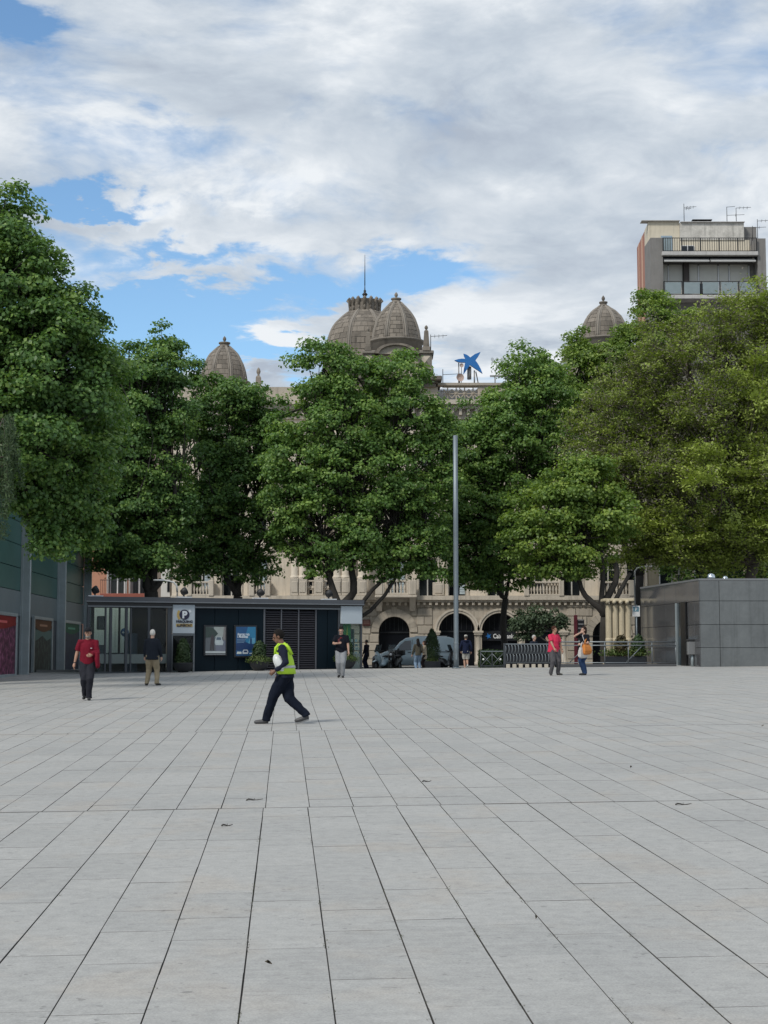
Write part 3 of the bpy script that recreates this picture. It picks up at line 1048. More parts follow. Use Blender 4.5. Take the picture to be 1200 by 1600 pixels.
# central tower under the small dome: piers, arched gable with an oculus, pinnacles
def XT(px):
    return P(px, 570, YF).x
tw = MB()
tw.box((XT(568), 0.25, Z(627)), (XT(676), 4.0, Z(600)))
tw.box((XT(584), 0.3, Z(600) + .003), (XT(658), 3.6, Z(553)))
cxo, czo, ro = XT(619), Z(557), 6.0 * S
part('tower_body', tw, M_STONE2)
ga = MB()
rg = 27 * S
zg = Z(553)
for i in range(16):
    a0, a1 = math.pi * i / 16, math.pi * (i + 1) / 16
    ga.prism([(cxo + rr_ * math.cos(a), zg + rr_ * .50 * math.sin(a)) for rr_, a in ((rg, a0), (rg + .26, a0), (rg + .26, a1), (rg, a1))], -0.25, 0.6)
part('gable_arch', ga, M_DOME)
part('gable', MB().prism([(cxo + rg * math.cos(math.pi * i / 16), zg + rg * .50 * math.sin(math.pi * i / 16)) for i in range(17)], 0.0, 0.5), M_STONE2)
rg2 = MB()
for i in range(20):
    a0, a1 = 2 * math.pi * i / 20, 2 * math.pi * (i + 1) / 20
    rg2.prism([(cxo + rr_ * math.cos(a), czo + rr_ * math.sin(a)) for rr_, a in ((ro, a0), (ro * 1.5, a0), (ro * 1.5, a1), (ro, a1))], -0.12, 0.35)
part('oculus_ring', rg2, M_DOME)
part('oculus', MB().prism([(cxo + ro * math.cos(2 * math.pi * i / 20), czo + ro * math.sin(2 * math.pi * i / 20)) for i in range(20)], -0.06, 0.29), M_GLZ)
for pa, pb in ((569, 584.5), (657.5, 675)):
    xa, xb = XT(pa), XT(pb)
    cxm = (xa + xb) / 2
    hw = (xb - xa) / 2
    part('tower_pier', MB().box((xa, -0.05, Z(600) + .003), (xb, 2.0, Z(553))).bbox((xa - .12, -0.2, Z(553) + .002), (xb + .12, 2.1, Z(548)), .04).bbox((xa - .1, -0.15, Z(583)), (xb + .1, 2.05, Z(576)), .03), M_DOMEB)
    za, zc_ = Z(573), Z(556)
    part('diamond_boss', MB().add([(xa + .1, -0.06, za), (xb - .1, -0.06, za), (xb - .1, -0.06, zc_), (xa + .1, -0.06, zc_), (cxm, -0.3, (za + zc_) / 2)], [(0, 1, 4), (1, 2, 4), (2, 3, 4), (3, 0, 4), (0, 3, 2, 1)]), M_STONE2)
for pa, pb in ((584.6, 592), (646, 657)):
    part('tower_cornice', MB().bbox((XT(pa), -0.02, Z(553) + .0), (XT(pb), 0.7, Z(548)), .03), M_DOME)
part('tower_ledge', MB().bbox((XT(562), -0.35, Z(606)), (XT(681), 3.5, Z(600) - .003), .04).bbox((XT(560), -0.8, Z(590) - .3), (XT(690), 3.3, Z(590)), .05).box((XT(563), -0.5, Z(600)), (XT(684), 3.2, Z(592))), M_DOME)


def pinnacle(cx, row0, row1, Y, wpx):
    """square plinth, tapering shaft and ball; rows bottom to top"""
    x_ = P(cx, row1, Y).x
    z0, z1 = Z(row0, Y), Z(row1, Y)
    h = z1 - z0
    w_ = wpx / 2 * Y / F
    b = MB().bbox((x_ - w_ * 1.3, Y - YF - w_ * 1.3, z0), (x_ + w_ * 1.3, Y - YF + w_ * 1.3, z0 + h * .16), .02)
    b.bbox((x_ - w_ * 1.05, Y - YF - w_ * 1.05, z0 + h * .16 + .003), (x_ + w_ * 1.05, Y - YF + w_ * 1.05, z0 + h * .26), .02)
    q_ = lambda w2, z_: [(x_ - w2, Y - YF - w2, z_), (x_ + w2, Y - YF - w2, z_), (x_ + w2, Y - YF + w2, z_), (x_ - w2, Y - YF + w2, z_)]
    b.loft([q_(w_, z0 + h * .262), q_(w_ * .7, z0 + h * .76), q_(w_ * .45, z0 + h * .8)], smooth=False)
    b.lathe([(w_ * .3, h * .8), (w_ * .25, h * .82), (w_ * .55, h * .87), (w_ * .6, h * .91), (w_ * .4, h * .96), (w_ * .05, h)], (x_, Y - YF, z0), 12)
    return part('pinnacle', b, M_DOME)


pinnacle(575, 549, 511, YF, 8)
pinnacle(666, 549, 508, YF, 9.5)
pinnacle(404, 640, 574, 110, 11)
pinnacle(902, 600, 512, 104, 8)
pinnacle(893.5, 600, 524, 104, 7)
# lower wing roofs that carry the outer domes
part('wing_block', MB().box((P(300, 600, 108).x, 8, Z(660)), (P(418, 600, 108).x, 14, Z(640, 108))).box((P(885, 600, 103).x, 2.5, Z(627)), (P(1000, 600, 103).x, 8, Z(560, 103))), M_STONE2)
part('wing_cornice', MB().bbox((P(298, 640, 108).x, 7.7, Z(640, 108) + .003), (P(422, 640, 108).x, 14.2, Z(636, 108)), .05).bbox((P(881, 560, 103).x, 2.2, Z(560, 103) + .003), (P(1004, 560, 103).x, 8.2, Z(556, 103)), .05), M_DOME)
M_STAR = mat('sign_blue', C(30, 105, 175), 0.45, 0.06, 2)
# rooftop sign: blue splash star, and the letters beside it
st = thing('rooftop_star_sign', 'blue five-armed star sign standing on the palace roof', 'sign', (P(733, 570, 101.5)), 0)
o0 = P(733, 570, 101.5)
pts = [(430, 200), (480, 185), (530, 178), (578, 182), (556, 140), (550, 112), (585, 122), (618, 142), (640, 162), (700, 118), (778, 88), (748, 145), (708, 200), (745, 250), (780, 315), (803, 375), (740, 332), (680, 292), (638, 262), (600, 315), (548, 388), (556, 310), (572, 228), (520, 228), (470, 220)]
poly = []
for a, b in pts:
    p = P(660 + a / 8.571, 540 + b / 8.571, 101.5) - o0
    poly.append((p.x, p.z))
sb = MB()
cx = sum(p[0] for p in poly) / len(poly)
cz = sum(p[1] for p in poly) / len(poly)
n_ = len(poly)
c0, c1 = len(sb.v), None
vs_ = [(p[0], -.12, p[1]) for p in poly] + [(p[0], .12, p[1]) for p in poly] + [(cx, -.12, cz), (cx, .12, cz)]
fs_ = [(i, (i + 1) % n_, 2 * n_) for i in range(n_)] + [((i + 1) % n_ + n_, i + n_, 2 * n_ + 1) for i in range(n_)] + [(i, i + n_, (i + 1) % n_ + n_, (i + 1) % n_) for i in range(n_)]
sb.add(vs_, fs_).build('star', M_STAR, st)
for px, r0, r1, w_ in ((717, 566, 603, .04), (733.5, 572, 592, .14), (741.5, 578, 603, .05)):
    a, b = P(px, r0, 101.5) - o0, P(px, r1, 101.5) - o0
    MB().tube([(a.x, .2, a.z), (b.x, .2, b.z)], w_, 6).build('support_post', mat('sign_steel', (0.3, .3, .3), .6, .2, 4, metal=.4), st)
a, b = P(744, 580, 101.5) - o0, P(751, 600, 101.5) - o0
MB().tube([(a.x, .25, a.z), (b.x, 1.6, b.z)], .04, 6).build('support_post', mat('sign_steel', (0.3, .3, .3), .6, .2, 4, metal=.4), st)
sg = thing('rooftop_letter_sign', 'pale grey rooftop letters half hidden behind the plane tree', 'sign', P(766, 588, 101.5), 0)
M_LET = mat('letter_grey', (0.46, 0.50, 0.54), 0.5, 0.06, 2)
text_part('\u201dla Caixa\u201d', 1.45, 0.06, M_LET, sg, 'lettering', (0, 0, .25), 0.012, 'LEFT')
MB().box((0, .2, 0), (6.2, .3, .12)).box((0.3, .21, -1), (.38, .29, 0)).box((3.3, .21, -1), (3.38, .29, 0)).box((5.8, .21, -1), (5.88, .29, 0)).build('sign_rail', mat('sign_steel', (0.3, .3, .3), .6, .2, 4, metal=.4), sg)
# shop sign inside the arcade
x_ = X(781, 994)
bs = thing('bank_shop_sign', 'dark fascia with small blue star and white letters inside the arcade', 'sign', (x_, YF + .3, Z(994)))
MB().bbox((-1.12, -.02, -.30), (1.12, .10, .30), .02).build('fascia', mat('fascia', (0.012, .013, .018), .35, .1, 3), bs)
text_part('CaixaBank', .40, .01, mat('letter_white', (.75, .75, .75), .5, .05, 3), bs, 'lettering', (-.42, -.035, -.13), .008, 'LEFT', .78)
p5 = []
for k in range(10):
    a = math.pi / 2 + k * math.pi / 5 + .3
    r_ = .22 if k % 2 == 0 else .08
    p5.append((-.72 + r_ * math.cos(a), r_ * math.sin(a)))
MB().prism(p5, -.045, -.021).build('star', M_STAR, bs)
# satellite dishes and masts on the roof
dsh = thing('satellite_dish', 'small pinkish satellite dish on the roof left of the blue star', 'antenna', P(718.5, 590, 101.2))
MB().lathe([(.02, 0), (.16, .02), (.27, .08)], (0, 0, 0), 16, caps=False).build('dish', mat('dish_pink', (.45, .33, .28), .6, .1, 3), dsh)
dsh.children[0].rotation_euler = (math.pi / 2, 0, .3)
MB().tube([(0, .05, 0), (0, .1, -.6), (0, .1, -.75)], .03, 6).build('mast', M_IRON, dsh)
ds2 = thing('satellite_dish', 'tiny round dish above the pinkish dish on the palace roof', 'antenna', P(721, 571, 101.2))
MB().lathe([(.02, 0), (.1, .015), (.14, .04)], (0, 0, 0), 14, caps=False).build('dish', mat('dish_pink', (.45, .33, .28), .6, .1, 3), ds2)
ds2.children[0].rotation_euler = (math.pi / 2, 0, .3)
MB().tube([(0, .05, 0), (0, .06, -1.5)], .02, 6).build('mast', M_IRON, ds2)


def yagi(px, row_b, row_t, Y, arms, label, k=1.0):
    """roof aerial: mast with horizontal booms, each boom with short rods. arms: (row, px length, rods)"""
    b0 = P(px, row_b, Y)
    t = thing('roof_antenna', label, 'antenna', b0, 0, 'aerials on the roofs')
    s_ = Y / F
    hgt = (row_b - row_t) * s_
    MB().tube([(0, 0, 0), (0, 0, hgt)], [.03, .022], 6).build('mast', M_IRON, t)
    for row, ln_, nr in arms:
        z_ = (row_b - row) * s_
        b = MB().tube([(0, 0, z_), (ln_ * s_, 0, z_ + .06)], .018, 5)
        for i in range(nr):
            xx = ln_ * s_ * (i + 1) / (nr + 1)
            b.tube([(xx, -.3, z_), (xx, .3, z_ + .02)], .01, 4).tube([(xx, 0, z_ - .12), (xx, 0, z_ + .14)], .01, 4)
        b.build('boom', M_IRON, t)
    return t


yagi(673, 549, 522, 101.8, [(525, 26, 3)], 'thin roof aerial beside the pinnacle of the small central dome')
yagi(692, 606, 576, 101.8, [(585, 26, 0)], 'thin mast on the palace roof left of the dishes')
# ------------------------------------------------------------------ flats with balconies, upper right
YT = 125.0
M_BRICKRED = mat('red_render', (0.36, 0.165, 0.12), 0.85, 0.12, 0.8, streak=0.25)
M_CREAM = mat('cream_render', (0.60, 0.54, 0.43), 0.88, 0.1, 1.0, streak=0.25)
M_WEATH = mat('weathered_render', (0.52, 0.50, 0.46), 0.92, 0.42, 1.1, streak=0.35)
M_GREYR = mat('grey_render', (0.205, 0.198, 0.19), 0.9, 0.15, 1.0, streak=0.2)
M_SLABC = mat('balcony_concrete', (0.46, 0.45, 0.44), 0.85, 0.18, 1.5, streak=0.25)
M_ROLL = mat('roller_shutter', (0.60, 0.59, 0.54), 0.7, 0.08, 2.0)
M_WHITEF = mat('white_frame', (0.68, 0.69, 0.70), 0.5, 0.05, 3)
M_FROST = mat('frosted_panel', (0.22, 0.27, 0.285), 0.3, 0.15, 2)
M_AWN = mat('awning_cloth', (0.46, 0.46, 0.45), 0.8, 0.1, 3)
fl = thing('apartment_tower', 'narrow grey and red apartment block with two balconies above the trees', 'building', (0, YT, 0))


def TX(px, row=420, Y=YT):
    return P(px, row, Y).x


def TZ(row, Y=YT):
    return P(600, row, Y).z


zbt = 0.6
xl, xr = TX(1015), TX(1194.4)
xbl = P(995.6, 420, 135).x
xsf = P(1013.5, 380, 126.9).x
TP = lambda r: TZ(r, 126.8)
zst = TP(347.5)
sw_ = MB().add([(xsf, 1.9, zbt), (xbl, 10, zbt), (xbl, 10, zst), (xsf, 1.9, zst), (xsf + .3, 1.9, zbt), (xbl + .3, 10, zbt), (xbl + .3, 10, zst), (xsf + .3, 1.9, zst)],
               [(0, 1, 2, 3), (4, 7, 6, 5), (3, 2, 6, 7), (1, 5, 6, 2), (0, 3, 7, 4)])
part('side_wall', sw_, M_BRICKRED, fl)
for t0, t1, top_only, m_ in ((0.0, 0.30, 1, M_CREAM), (0.50, 0.58, 0, mat('pale_stripe', (.55, .36, .26), .85, .1, 1, streak=.2)), (0.80, 0.84, 0, mat('pale_stripe', (.55, .36, .26), .85, .1, 1, streak=.2))):
    a0 = Vector((xsf, 1.9, 0)).lerp(Vector((xbl, 10, 0)), t0)
    a1 = Vector((xsf, 1.9, 0)).lerp(Vector((xbl, 10, 0)), t1)
    bot = TP(392) if top_only else zbt
    part('wall_stripe', MB().add([(a0.x - .03, a0.y, bot), (a1.x - .03, a1.y, bot), (a1.x - .03, a1.y, zst - .02), (a0.x - .03, a0.y, zst - .02), (a0.x + .05, a0.y, bot), (a1.x + .05, a1.y, bot), (a1.x + .05, a1.y, zst - .02), (a0.x + .05, a0.y, zst - .02)], [(0, 1, 2, 3), (3, 2, 6, 7), (0, 3, 7, 4), (1, 5, 6, 2)]), m_, fl)
part('core', MB().box((xbl + .35, 2.3, zbt), (xr - .02, 9.8, TP(352))), M_GREYR, fl)
part('penthouse_wall', MB().box((xsf - .02, 1.87, TP(404)), (TX(1069.5), 2.3, TP(346))), M_CREAM, fl)
part('penthouse_wall', MB().box((TX(1069.5) + .01, 1.7, TP(375)), (TX(1171.5), 2.28, TP(348.5))), M_WEATH, fl)
part('terrace_wall', MB().box((TX(1069.5) + .02, 1.8, TP(404)), (TX(1181), 2.28, TP(375) - .003)), M_CREAM, fl)
part('coping', MB().bbox((TX(1009), 1.6, TP(346) + .003), (TX(1070), 2.5, TP(344.8)), .02).bbox((TX(1070) + .02, 1.5, TP(348.5) + .003), (TX(1172.5), 2.5, TP(347.3)), .02), M_SLABC, fl)
part('pier', MB().box((xl, -.6, zbt), (TX(1034), 2.29, TZ(374.5))), M_GREYR, fl)
part('pier', MB().box((TX(1181.5), -.6, zbt), (xr, 2.29, TZ(375.5))), M_GREYR, fl)
d_ = part('terrace_door', MB().box((TX(1040), 1.78, TP(398)), (TX(1057.5), 1.9, TP(368.5))), mat('blue_door', (.28, .36, .43), .6, .1, 3), fl)
MB().box((TX(1041.5), 1.76, TP(395)), (TX(1056), 1.778, TP(372))).build('pane', M_FROST, d_)
w_ = part('window', MB().box((TX(1071), 1.70, TP(398)), (TX(1092), 1.8, TP(384))), M_WHITEF, fl)
for a, b in ((1072, 1080.5), (1082, 1091)):
    MB().box((TX(a), 1.66, TP(397)), (TX(b), 1.698, TP(385))).build('pane', M_GLZ, w_)
part('balcony_slab', MB().bbox((TX(1032), -.9, TZ(403)), (TX(1181.4), 1.68, TZ(397)), .03), M_SLABC, fl)
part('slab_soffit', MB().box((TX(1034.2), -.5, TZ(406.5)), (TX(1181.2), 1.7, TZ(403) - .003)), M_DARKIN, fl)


def railing(xa, xb, z0, z1, npan, nb, parent, panel=None):
    r_ = MB().box((xa, -.84, z1 - .05), (xb, -.78, z1)).box((xa, -.84, z0), (xb, -.78, z0 + .05)).build('railing', M_IRON, parent)
    w2 = (xb - xa) / npan
    bar = MB().box((-.018, -.83, z0 + .05), (.018, -.795, z1 - .05)).mesh('bar', M_IRON)
    post = MB().box((-.045, -.86, z0 - .25), (.045, -.77, z1 - .001)).mesh('post', M_IRON)
    for k in range(npan + 1):
        link('post', post, r_, (xa + w2 * k, 0, 0))
    for k in range(npan):
        if panel:
            MB().bbox((xa + w2 * k + .12, -.82, z0 + .08), (xa + w2 * (k + 1) - .12, -.80, z1 - .09), .003).build('panel', panel, r_)
        else:
            for j in range(nb):
                link('bar', bar, r_, (xa + w2 * k + w2 * (j + 1) / (nb + 1), 0, 0))
    return r_


railing(TX(1034), TX(1179), TZ(396.5), TZ(375.5), 5, 7, fl)
for a, b in ((1035.5, 1106), (1108, 1178)):
    aw = MB()
    n_ = 9
    x0, x1 = TX(a), TX(b)
    aw.tube([(x0, -.35, TZ(408)), (x1, -.35, TZ(408.5))], .13, 10)
    aw.bbox((x0, -.75, TZ(411.5)), (x1, -.35, TZ(410.5)), .02).bbox((x0, -.78, TZ(412.5)), (x1, -.72, TZ(410)), .02)
    part('rolled_awning', aw, M_AWN, fl)
part('loggia_wall', MB().box((TX(1034.1), .75, TZ(470)), (TX(1181.3), 1.7, TZ(406.5) - .01)), M_GREYR, fl)
for a, b in ((1034.5, 1046), (1047.5, 1069), (1079, 1093), (1095, 1124), (1126, 1141), (1143, 1172)):
    z_b = 440 if a == 1095 else 470
    sp_ = part('roller_blind', MB().box((TX(a) + .03, 0.69, TZ(z_b)), (TX(b) - .03, .748, TZ(410))), M_ROLL, fl)
    for k in range(12):
        zz_ = TZ(410) - (k + 1) * .3
        if zz_ > TZ(z_b) + .05:
            MB().box((TX(a) + .035, .675, zz_), (TX(b) - .035, .688, zz_ + .27)).build('blind_slat', M_ROLL, sp_)
for a in (1046.7, 1094, 1125, 1142, 1173):
    part('blind_rail', MB().box((TX(a) - .05, .63, TZ(470)), (TX(a) + .05, .745, TZ(412))), M_WHITEF, fl)
part('loggia_window', MB().box((TX(1096), .71, TZ(468)), (TX(1123), .747, TZ(440) - .01)), M_GLZ, fl)
part('loggia_post', MB().box((TX(1070), .3, TZ(470)), (TX(1077.5), .74, TZ(406.5) - .01)), mat('brown_post', (.05, .04, .035), .7, .1, 3), fl)
part('balcony_slab', MB().bbox((TX(1032), -.9, TZ(470.5)), (TX(1181.4), .74, TZ(464.5)), .03), M_SLABC, fl)
railing(TX(1034), TX(1179), TZ(464), TZ(443), 5, 0, fl, M_FROST)
part('lower_wall', MB().box((TX(1034.1), .6, zbt), (TX(1181.3), 1.7, TZ(470.5) - .003)), M_GREYR, fl)
ch_ = part('chimney', MB().box((TX(1098), 3.5, TZ(354, 128.5)), (TX(1127), 4.4, TZ(347.5, 128.5))), M_SLABC, fl)
for k in range(5):
    xx = TX(1098.5) + k * (TX(1126) - TX(1098.5)) / 4
    MB().box((xx - .06, 3.55, TZ(347.5, 128.5) + .002), (xx + .06, 4.35, TZ(344.5, 128.5))).build('cowl_post', M_IRON, ch_)
MB().bbox((TX(1096.5), 3.4, TZ(344.5, 128.5) + .003), (TX(1128.5), 4.5, TZ(343, 128.5)), .02).build('cowl', M_IRON, ch_)
yagi(1069, 346, 317, 127.2, [(323, 20, 3), (325.5, 12, 2)], 'leftmost aerial on the apartment tower, above the cream penthouse')
yagi(1136, 347, 322, 128, [(322.5, 13, 0), (336, 28, 1)], 'aerial with two booms behind the weathered penthouse wall')
yagi(1150.5, 347, 324, 128, [(324, 24, 3)], 'aerial with one long boom beside the two-boom aerial')
yagi(1184, 376, 341, 126, [(344, 20, 2)], 'tall aerial on the right pier of the apartment tower')
yagi(1176, 376, 352, 126, [(355, 22, 1)], 'lower aerial next to the tall one on the right pier')

# ------------------------------------------------------------------ pink house and cream block behind the kiosk, far left
YK = 112.0
pk = thing('pink_house', 'salmon pink house with balcony and french window behind the parking kiosk', 'building', (0, YK, 0))
M_PINK = mat('pink_render', (0.47, 0.235, 0.155), 0.88, 0.1, 0.8, streak=0.2)
M_RAIL = mat('red_fascia', (0.27, 0.085, 0.06), 0.8, 0.12, 1.5)


def KX(px, row=900):
    return P(px, row, YK).x


def KZ(row):
    return P(600, row, YK).z


kh = [(KX(196 - 26 + k * 34), KX(223 - 26 + k * 34 - 1), KZ(r0), KZ(r1)) for k in range(2) for r0, r1 in ((928, 876), (846, 800), (770, 724))]
kh += [(KX(p), KX(p + 40), .7, KZ(975)) for p in (142, 190)]
kw = MB()
cut_wall(kw, KX(60), KX(236), .6, KZ(700), 0, .5, kh)
part('wall', kw, M_PINK, pk)
part('inner_wall', MB().box((KX(61), 1.4, .6), (KX(235), 1.6, KZ(701))).box((KX(62), 1.6, .6), (KX(234), 9, KZ(703))), M_PINK, pk)
part('roof_edge', MB().bbox((KX(58), -.5, KZ(700) + .003), (KX(238), 9.2, KZ(695)), .05), M_RAIL, pk)
for k, (x0, x1, z0, z1) in enumerate(kh[:6]):
    wi = part('french_window', MB().box((x0, .25, z0), (x0 + .14, .35, z1)).box((x1 - .14, .25, z0), (x1, .35, z1)).box((x0 + .14, .25, z1 - .14), (x1 - .14, .35, z1)).box(((x0 + x1) / 2 - .05, .26, z0), ((x0 + x1) / 2 + .05, .36, z1 - .14)), M_WHITEF, pk)
    MB().box((x0 + .05, .28, z0), (x1 - .05, .32, z1 - .05)).build('pane', M_GLZ, wi)
    MB().box((x0 - .14, -.04, z0), (x0, .24, z1 + .15)).box((x1, -.04, z0), (x1 + .14, .24, z1 + .15)).box((x0, -.05, z1), (x1, .24, z1 + .15)).build('surround', mat('grey_surround', (.42, .41, .40), .8, .1, 2), wi)
for r in (928, 846, 770):
    bl = part('balcony', MB().bbox((KX(160), -.9, KZ(r + 6)), (KX(230), -.0, KZ(r)), .03), M_RAIL, pk)
    nb_ = 26
    bar = MB().box((-.012, -.87, KZ(r) + .003), (.012, -.845, KZ(r) + .95)).mesh('bar', M_IRON)
    for j in range(nb_):
        link('bar', bar, bl, (KX(161) + (KX(229) - KX(161)) * j / (nb_ - 1), 0, 0))
    MB().box((KX(160), -.88, KZ(r) + .95), (KX(230), -.83, KZ(r) + 1.0)).build('handrail', M_IRON, bl)
part('band', MB().box((KX(60), -.06, KZ(944)), (KX(236), -.002, KZ(938))), M_RAIL, pk)
for (x0, x1, z0, z1) in kh[6:]:
    part('shop_front', MB().box((x0, .2, z0), (x1, .28, z1)), M_GLZ, pk)
cb = thing('cream_block', 'narrow pale block with white panel between the pink house and the palace', 'building', (0, 106, 0))
cbw = MB().box((P(233, 900, 106).x, 0, .6), (P(266, 900, 106).x, 8, P(0, 690, 106).z))
cbw.build('wall', mat('brown_render', (.20, .165, .14), .9, .12, 1, streak=.2), cb)
MB().bbox((P(252, 900, 106).x, -.12, P(0, 933, 106).z), (P(266.5, 900, 106).x, -.003, P(0, 880, 106).z), .02).build('white_panel', mat('pale_panel', (.55, .55, .53), .8, .08, 2, streak=.2), cb)
MB().box((P(262, 900, 106).x, -.16, P(0, 925, 106).z), (P(266, 900, 106).x, -.122, P(0, 908, 106).z)).build('window', M_GLZ, cb)
MB().bbox((P(231, 690, 106).x, -.3, P(0, 690, 106).z + .003), (P(268, 690, 106).x, 8.3, P(0, 684, 106).z), .05).build('roof_edge', M_TRIM, cb)
# house that closes the street on the right, behind the feathery tree
rh = thing('ochre_house', 'ochre house glimpsed behind the feathery tree and the grey block', 'building', (0, 108, 0))
hx = lambda px: P(px, 900, 108).x
hz = lambda r: P(0, r, 108).z
rhh = [(hx(p), hx(p + 22), hz(r0), hz(r1)) for p in (1030, 1085, 1140, 1195) for r0, r1 in ((930, 880), (850, 805), (775, 730))]
rw = MB()
cut_wall(rw, hx(1013), hx(1300), .6, hz(690), 0, .5, rhh)
rw.build('wall', mat('ochre_render', (.36, .31, .22), .9, .12, 1, streak=.25), rh)
MB().box((hx(1014), 1.2, .6), (hx(1299), 9, hz(692))).build('inner_wall', M_DARKIN, rh)
for x0, x1, z0, z1 in rhh:
    wi = MB().box((x0, .2, z0), (x0 + .1, .3, z1)).box((x1 - .1, .2, z0), (x1, .3, z1)).box((x0 + .1, .2, z1 - .1), (x1 - .1, .3, z1)).build('window', M_WHITEF, rh)
    MB().box((x0 + .02, .24, z0), (x1 - .02, .27, z1)).build('pane', M_GLZ, wi)
MB().bbox((hx(1011), -.5, hz(690) + .003), (hx(1302), 9.2, hz(684)), .05).build('roof_edge', M_TRIM, rh)

# ------------------------------------------------------------------ parking kiosk
A, B = P(135, 1050, 60.5), P(565, 1047, 65.0)
KA = math.atan2(B.y - A.y, B.x - A.x)
zk0 = 0.80
ks = thing('parking_kiosk', 'low dark parking kiosk with glazed end, louvres and flat grey roof', 'kiosk', (A.x, A.y, 0), KA)
kdir = Vector((math.cos(KA), math.sin(KA)))


def kx(px):
    """distance along the kiosk front seen at that pixel column"""
    x, y, _ = ray(px, 990)
    # A + t*kdir = s*(x,y)
    det = kdir.x * (-y) + x * kdir.y
    return ((-A.x) * (-y) - (-x) * (-A.y)) / det if abs(det) > 1e-9 else 0


def kdepth(px):
    return A.y + kx(px) * kdir.y


def kz(px, row):
    return P(px, row, kdepth(px)).z


LK = kx(565)
zroof = P(135, 932, 60.5).z
ztop_ = zroof - .34
DK = 3.4
M_KDARK = mat('kiosk_panel', (0.0045, 0.011, 0.017), 0.4, 0.15, 1.2, spec=0.10)
M_KFRAME = mat('kiosk_frame', (0.055, 0.062, 0.072), 0.45, 0.12, 2, metal=0.3)
M_ROOFG = mat('kiosk_roof', (0.075, 0.082, 0.094), 0.5, 0.12, 1.5, metal=0.2)
M_SIGNW = mat('sign_board', (0.40, 0.455, 0.50), 0.45, 0.06, 2)
G_CLEAR = glass('kiosk_glass', (.86, .92, .92), .3, .01, .99)
G_FROST = glass('kiosk_glass_band', (.55, .72, .70), 1.0, .15, .35)
kp = lambda name, mb, m_: mb.build(name, m_, ks)
SKW = .25


def kslab(x0, x1, y0, y1, z0, z1):
    # slab with the left end splayed
    q = lambda z_: [(x0 + SKW * max(0, y0), y0, z_), (x1, y0, z_), (x1, y1, z_), (x0 + SKW * y1, y1, z_)]
    return MB().loft([q(z0), q(z1)], smooth=False)


rf_ = kp('roof', kslab(-.12, LK + .03, -.22, DK + .2, zroof - .2, zroof), M_ROOFG)
MB().bbox((-.125, -.235, zroof - .215), (LK + .035, -.19, zroof - .17), .005).build('drip_edge', M_WHITEF if False else mat('drip_metal', (.17, .185, .20), .4, .1, 3, metal=.5), rf_)
kp('fascia', kslab(-.02, LK, -.06, DK, ztop_, zroof - .203), mat('fascia_dark', (.012, .014, .018), .4, .1, 2))
kp('top_rail', MB().bbox((-.02, -.1, ztop_ - .07), (LK, .02, ztop_ - .003), .01), mat('drip_metal', (.17, .185, .20), .4, .1, 3, metal=.5))
kp('floor', kslab(0, LK, 0, DK, zk0 - .5, zk0 + .08), mat('kiosk_floor', (.1, .1, .1), .6, .1, 2))
# glazed end
zg0 = zk0 + .10
gm = [137.5, 172.5, 197, 232, 263]
for px in gm + [164.5, 204]:
    w_ = .05 if px in gm else .03
    kp('mullion', MB().box((kx(px) - w_, -.06, zg0), (kx(px) + w_, .06, ztop_ - .08)), M_KFRAME)
for a, b in zip(gm[:-1], gm[1:]):
    pn = kp('glass_pane', MB().box((kx(a) + .05, -.012, zg0 + .05), (kx(b) - .05, .0, ztop_ - .09)), G_CLEAR)
    MB().box((kx(a) + .06, -.02, zg0 + .38), (kx(b) - .06, -.014, zg0 + .75)).build('frosted_band', G_FROST, pn)
kp('bottom_rail', MB().box((0, -.07, zk0 + .05), (kx(263), .05, zg0 + .05)), M_KFRAME)
kp('back_mullion', MB().box((SKW * DK, DK - .08, zg0), (SKW * DK + .08, DK, ztop_)).box((kx(172), DK - .08, zg0), (kx(172) + .08, DK, ztop_)).box((kx(215), DK - .08, zg0), (kx(215) + .08, DK, ztop_)), M_KFRAME)
kp('back_glass', MB().box((SKW * DK + .08, DK - .05, zg0), (kx(232), DK - .03, ztop_)), glass('back_glass', (.9, .94, .93), .25, .01, .99))
sdg = kp('side_glass', MB().prism([(0, 0), (.012, 0), (.012, 1), (0, 1)], .06, DK - .1), G_CLEAR)
for v_ in sdg.data.vertices:
    v_.co = (v_.co.x + SKW * v_.co.y, v_.co.y, zg0 + (ztop_ - zg0) * v_.co.z)
kp('inner_wall', MB().box((kx(234), .4, zk0 + .08), (kx(264), DK, ztop_)), M_DARKIN)
kp('barrier_post', MB().bbox((kx(160), .9, zk0 + .08), (kx(160) + .34, 1.2, ztop_ - 1.55), .03).bbox((kx(160), .9, ztop_ - .95), (kx(160) + .3, 1.1, ztop_ - .4), .03), M_KFRAME)
kp('ticket_machine', MB().bbox((kx(214), 1.5, zk0 + .08), (kx(230), 2.1, zk0 + 1.7), .05), mat('machine_blue', (.05, .08, .13), .4, .1, 3))
kp('stair_wall', MB().box((kx(150), 2.3, zk0 + .08), (kx(228), 2.4, zk0 + .9)), mat('stair_grey', (.05, .06, .06), .7, .1, 2, spec=.1))
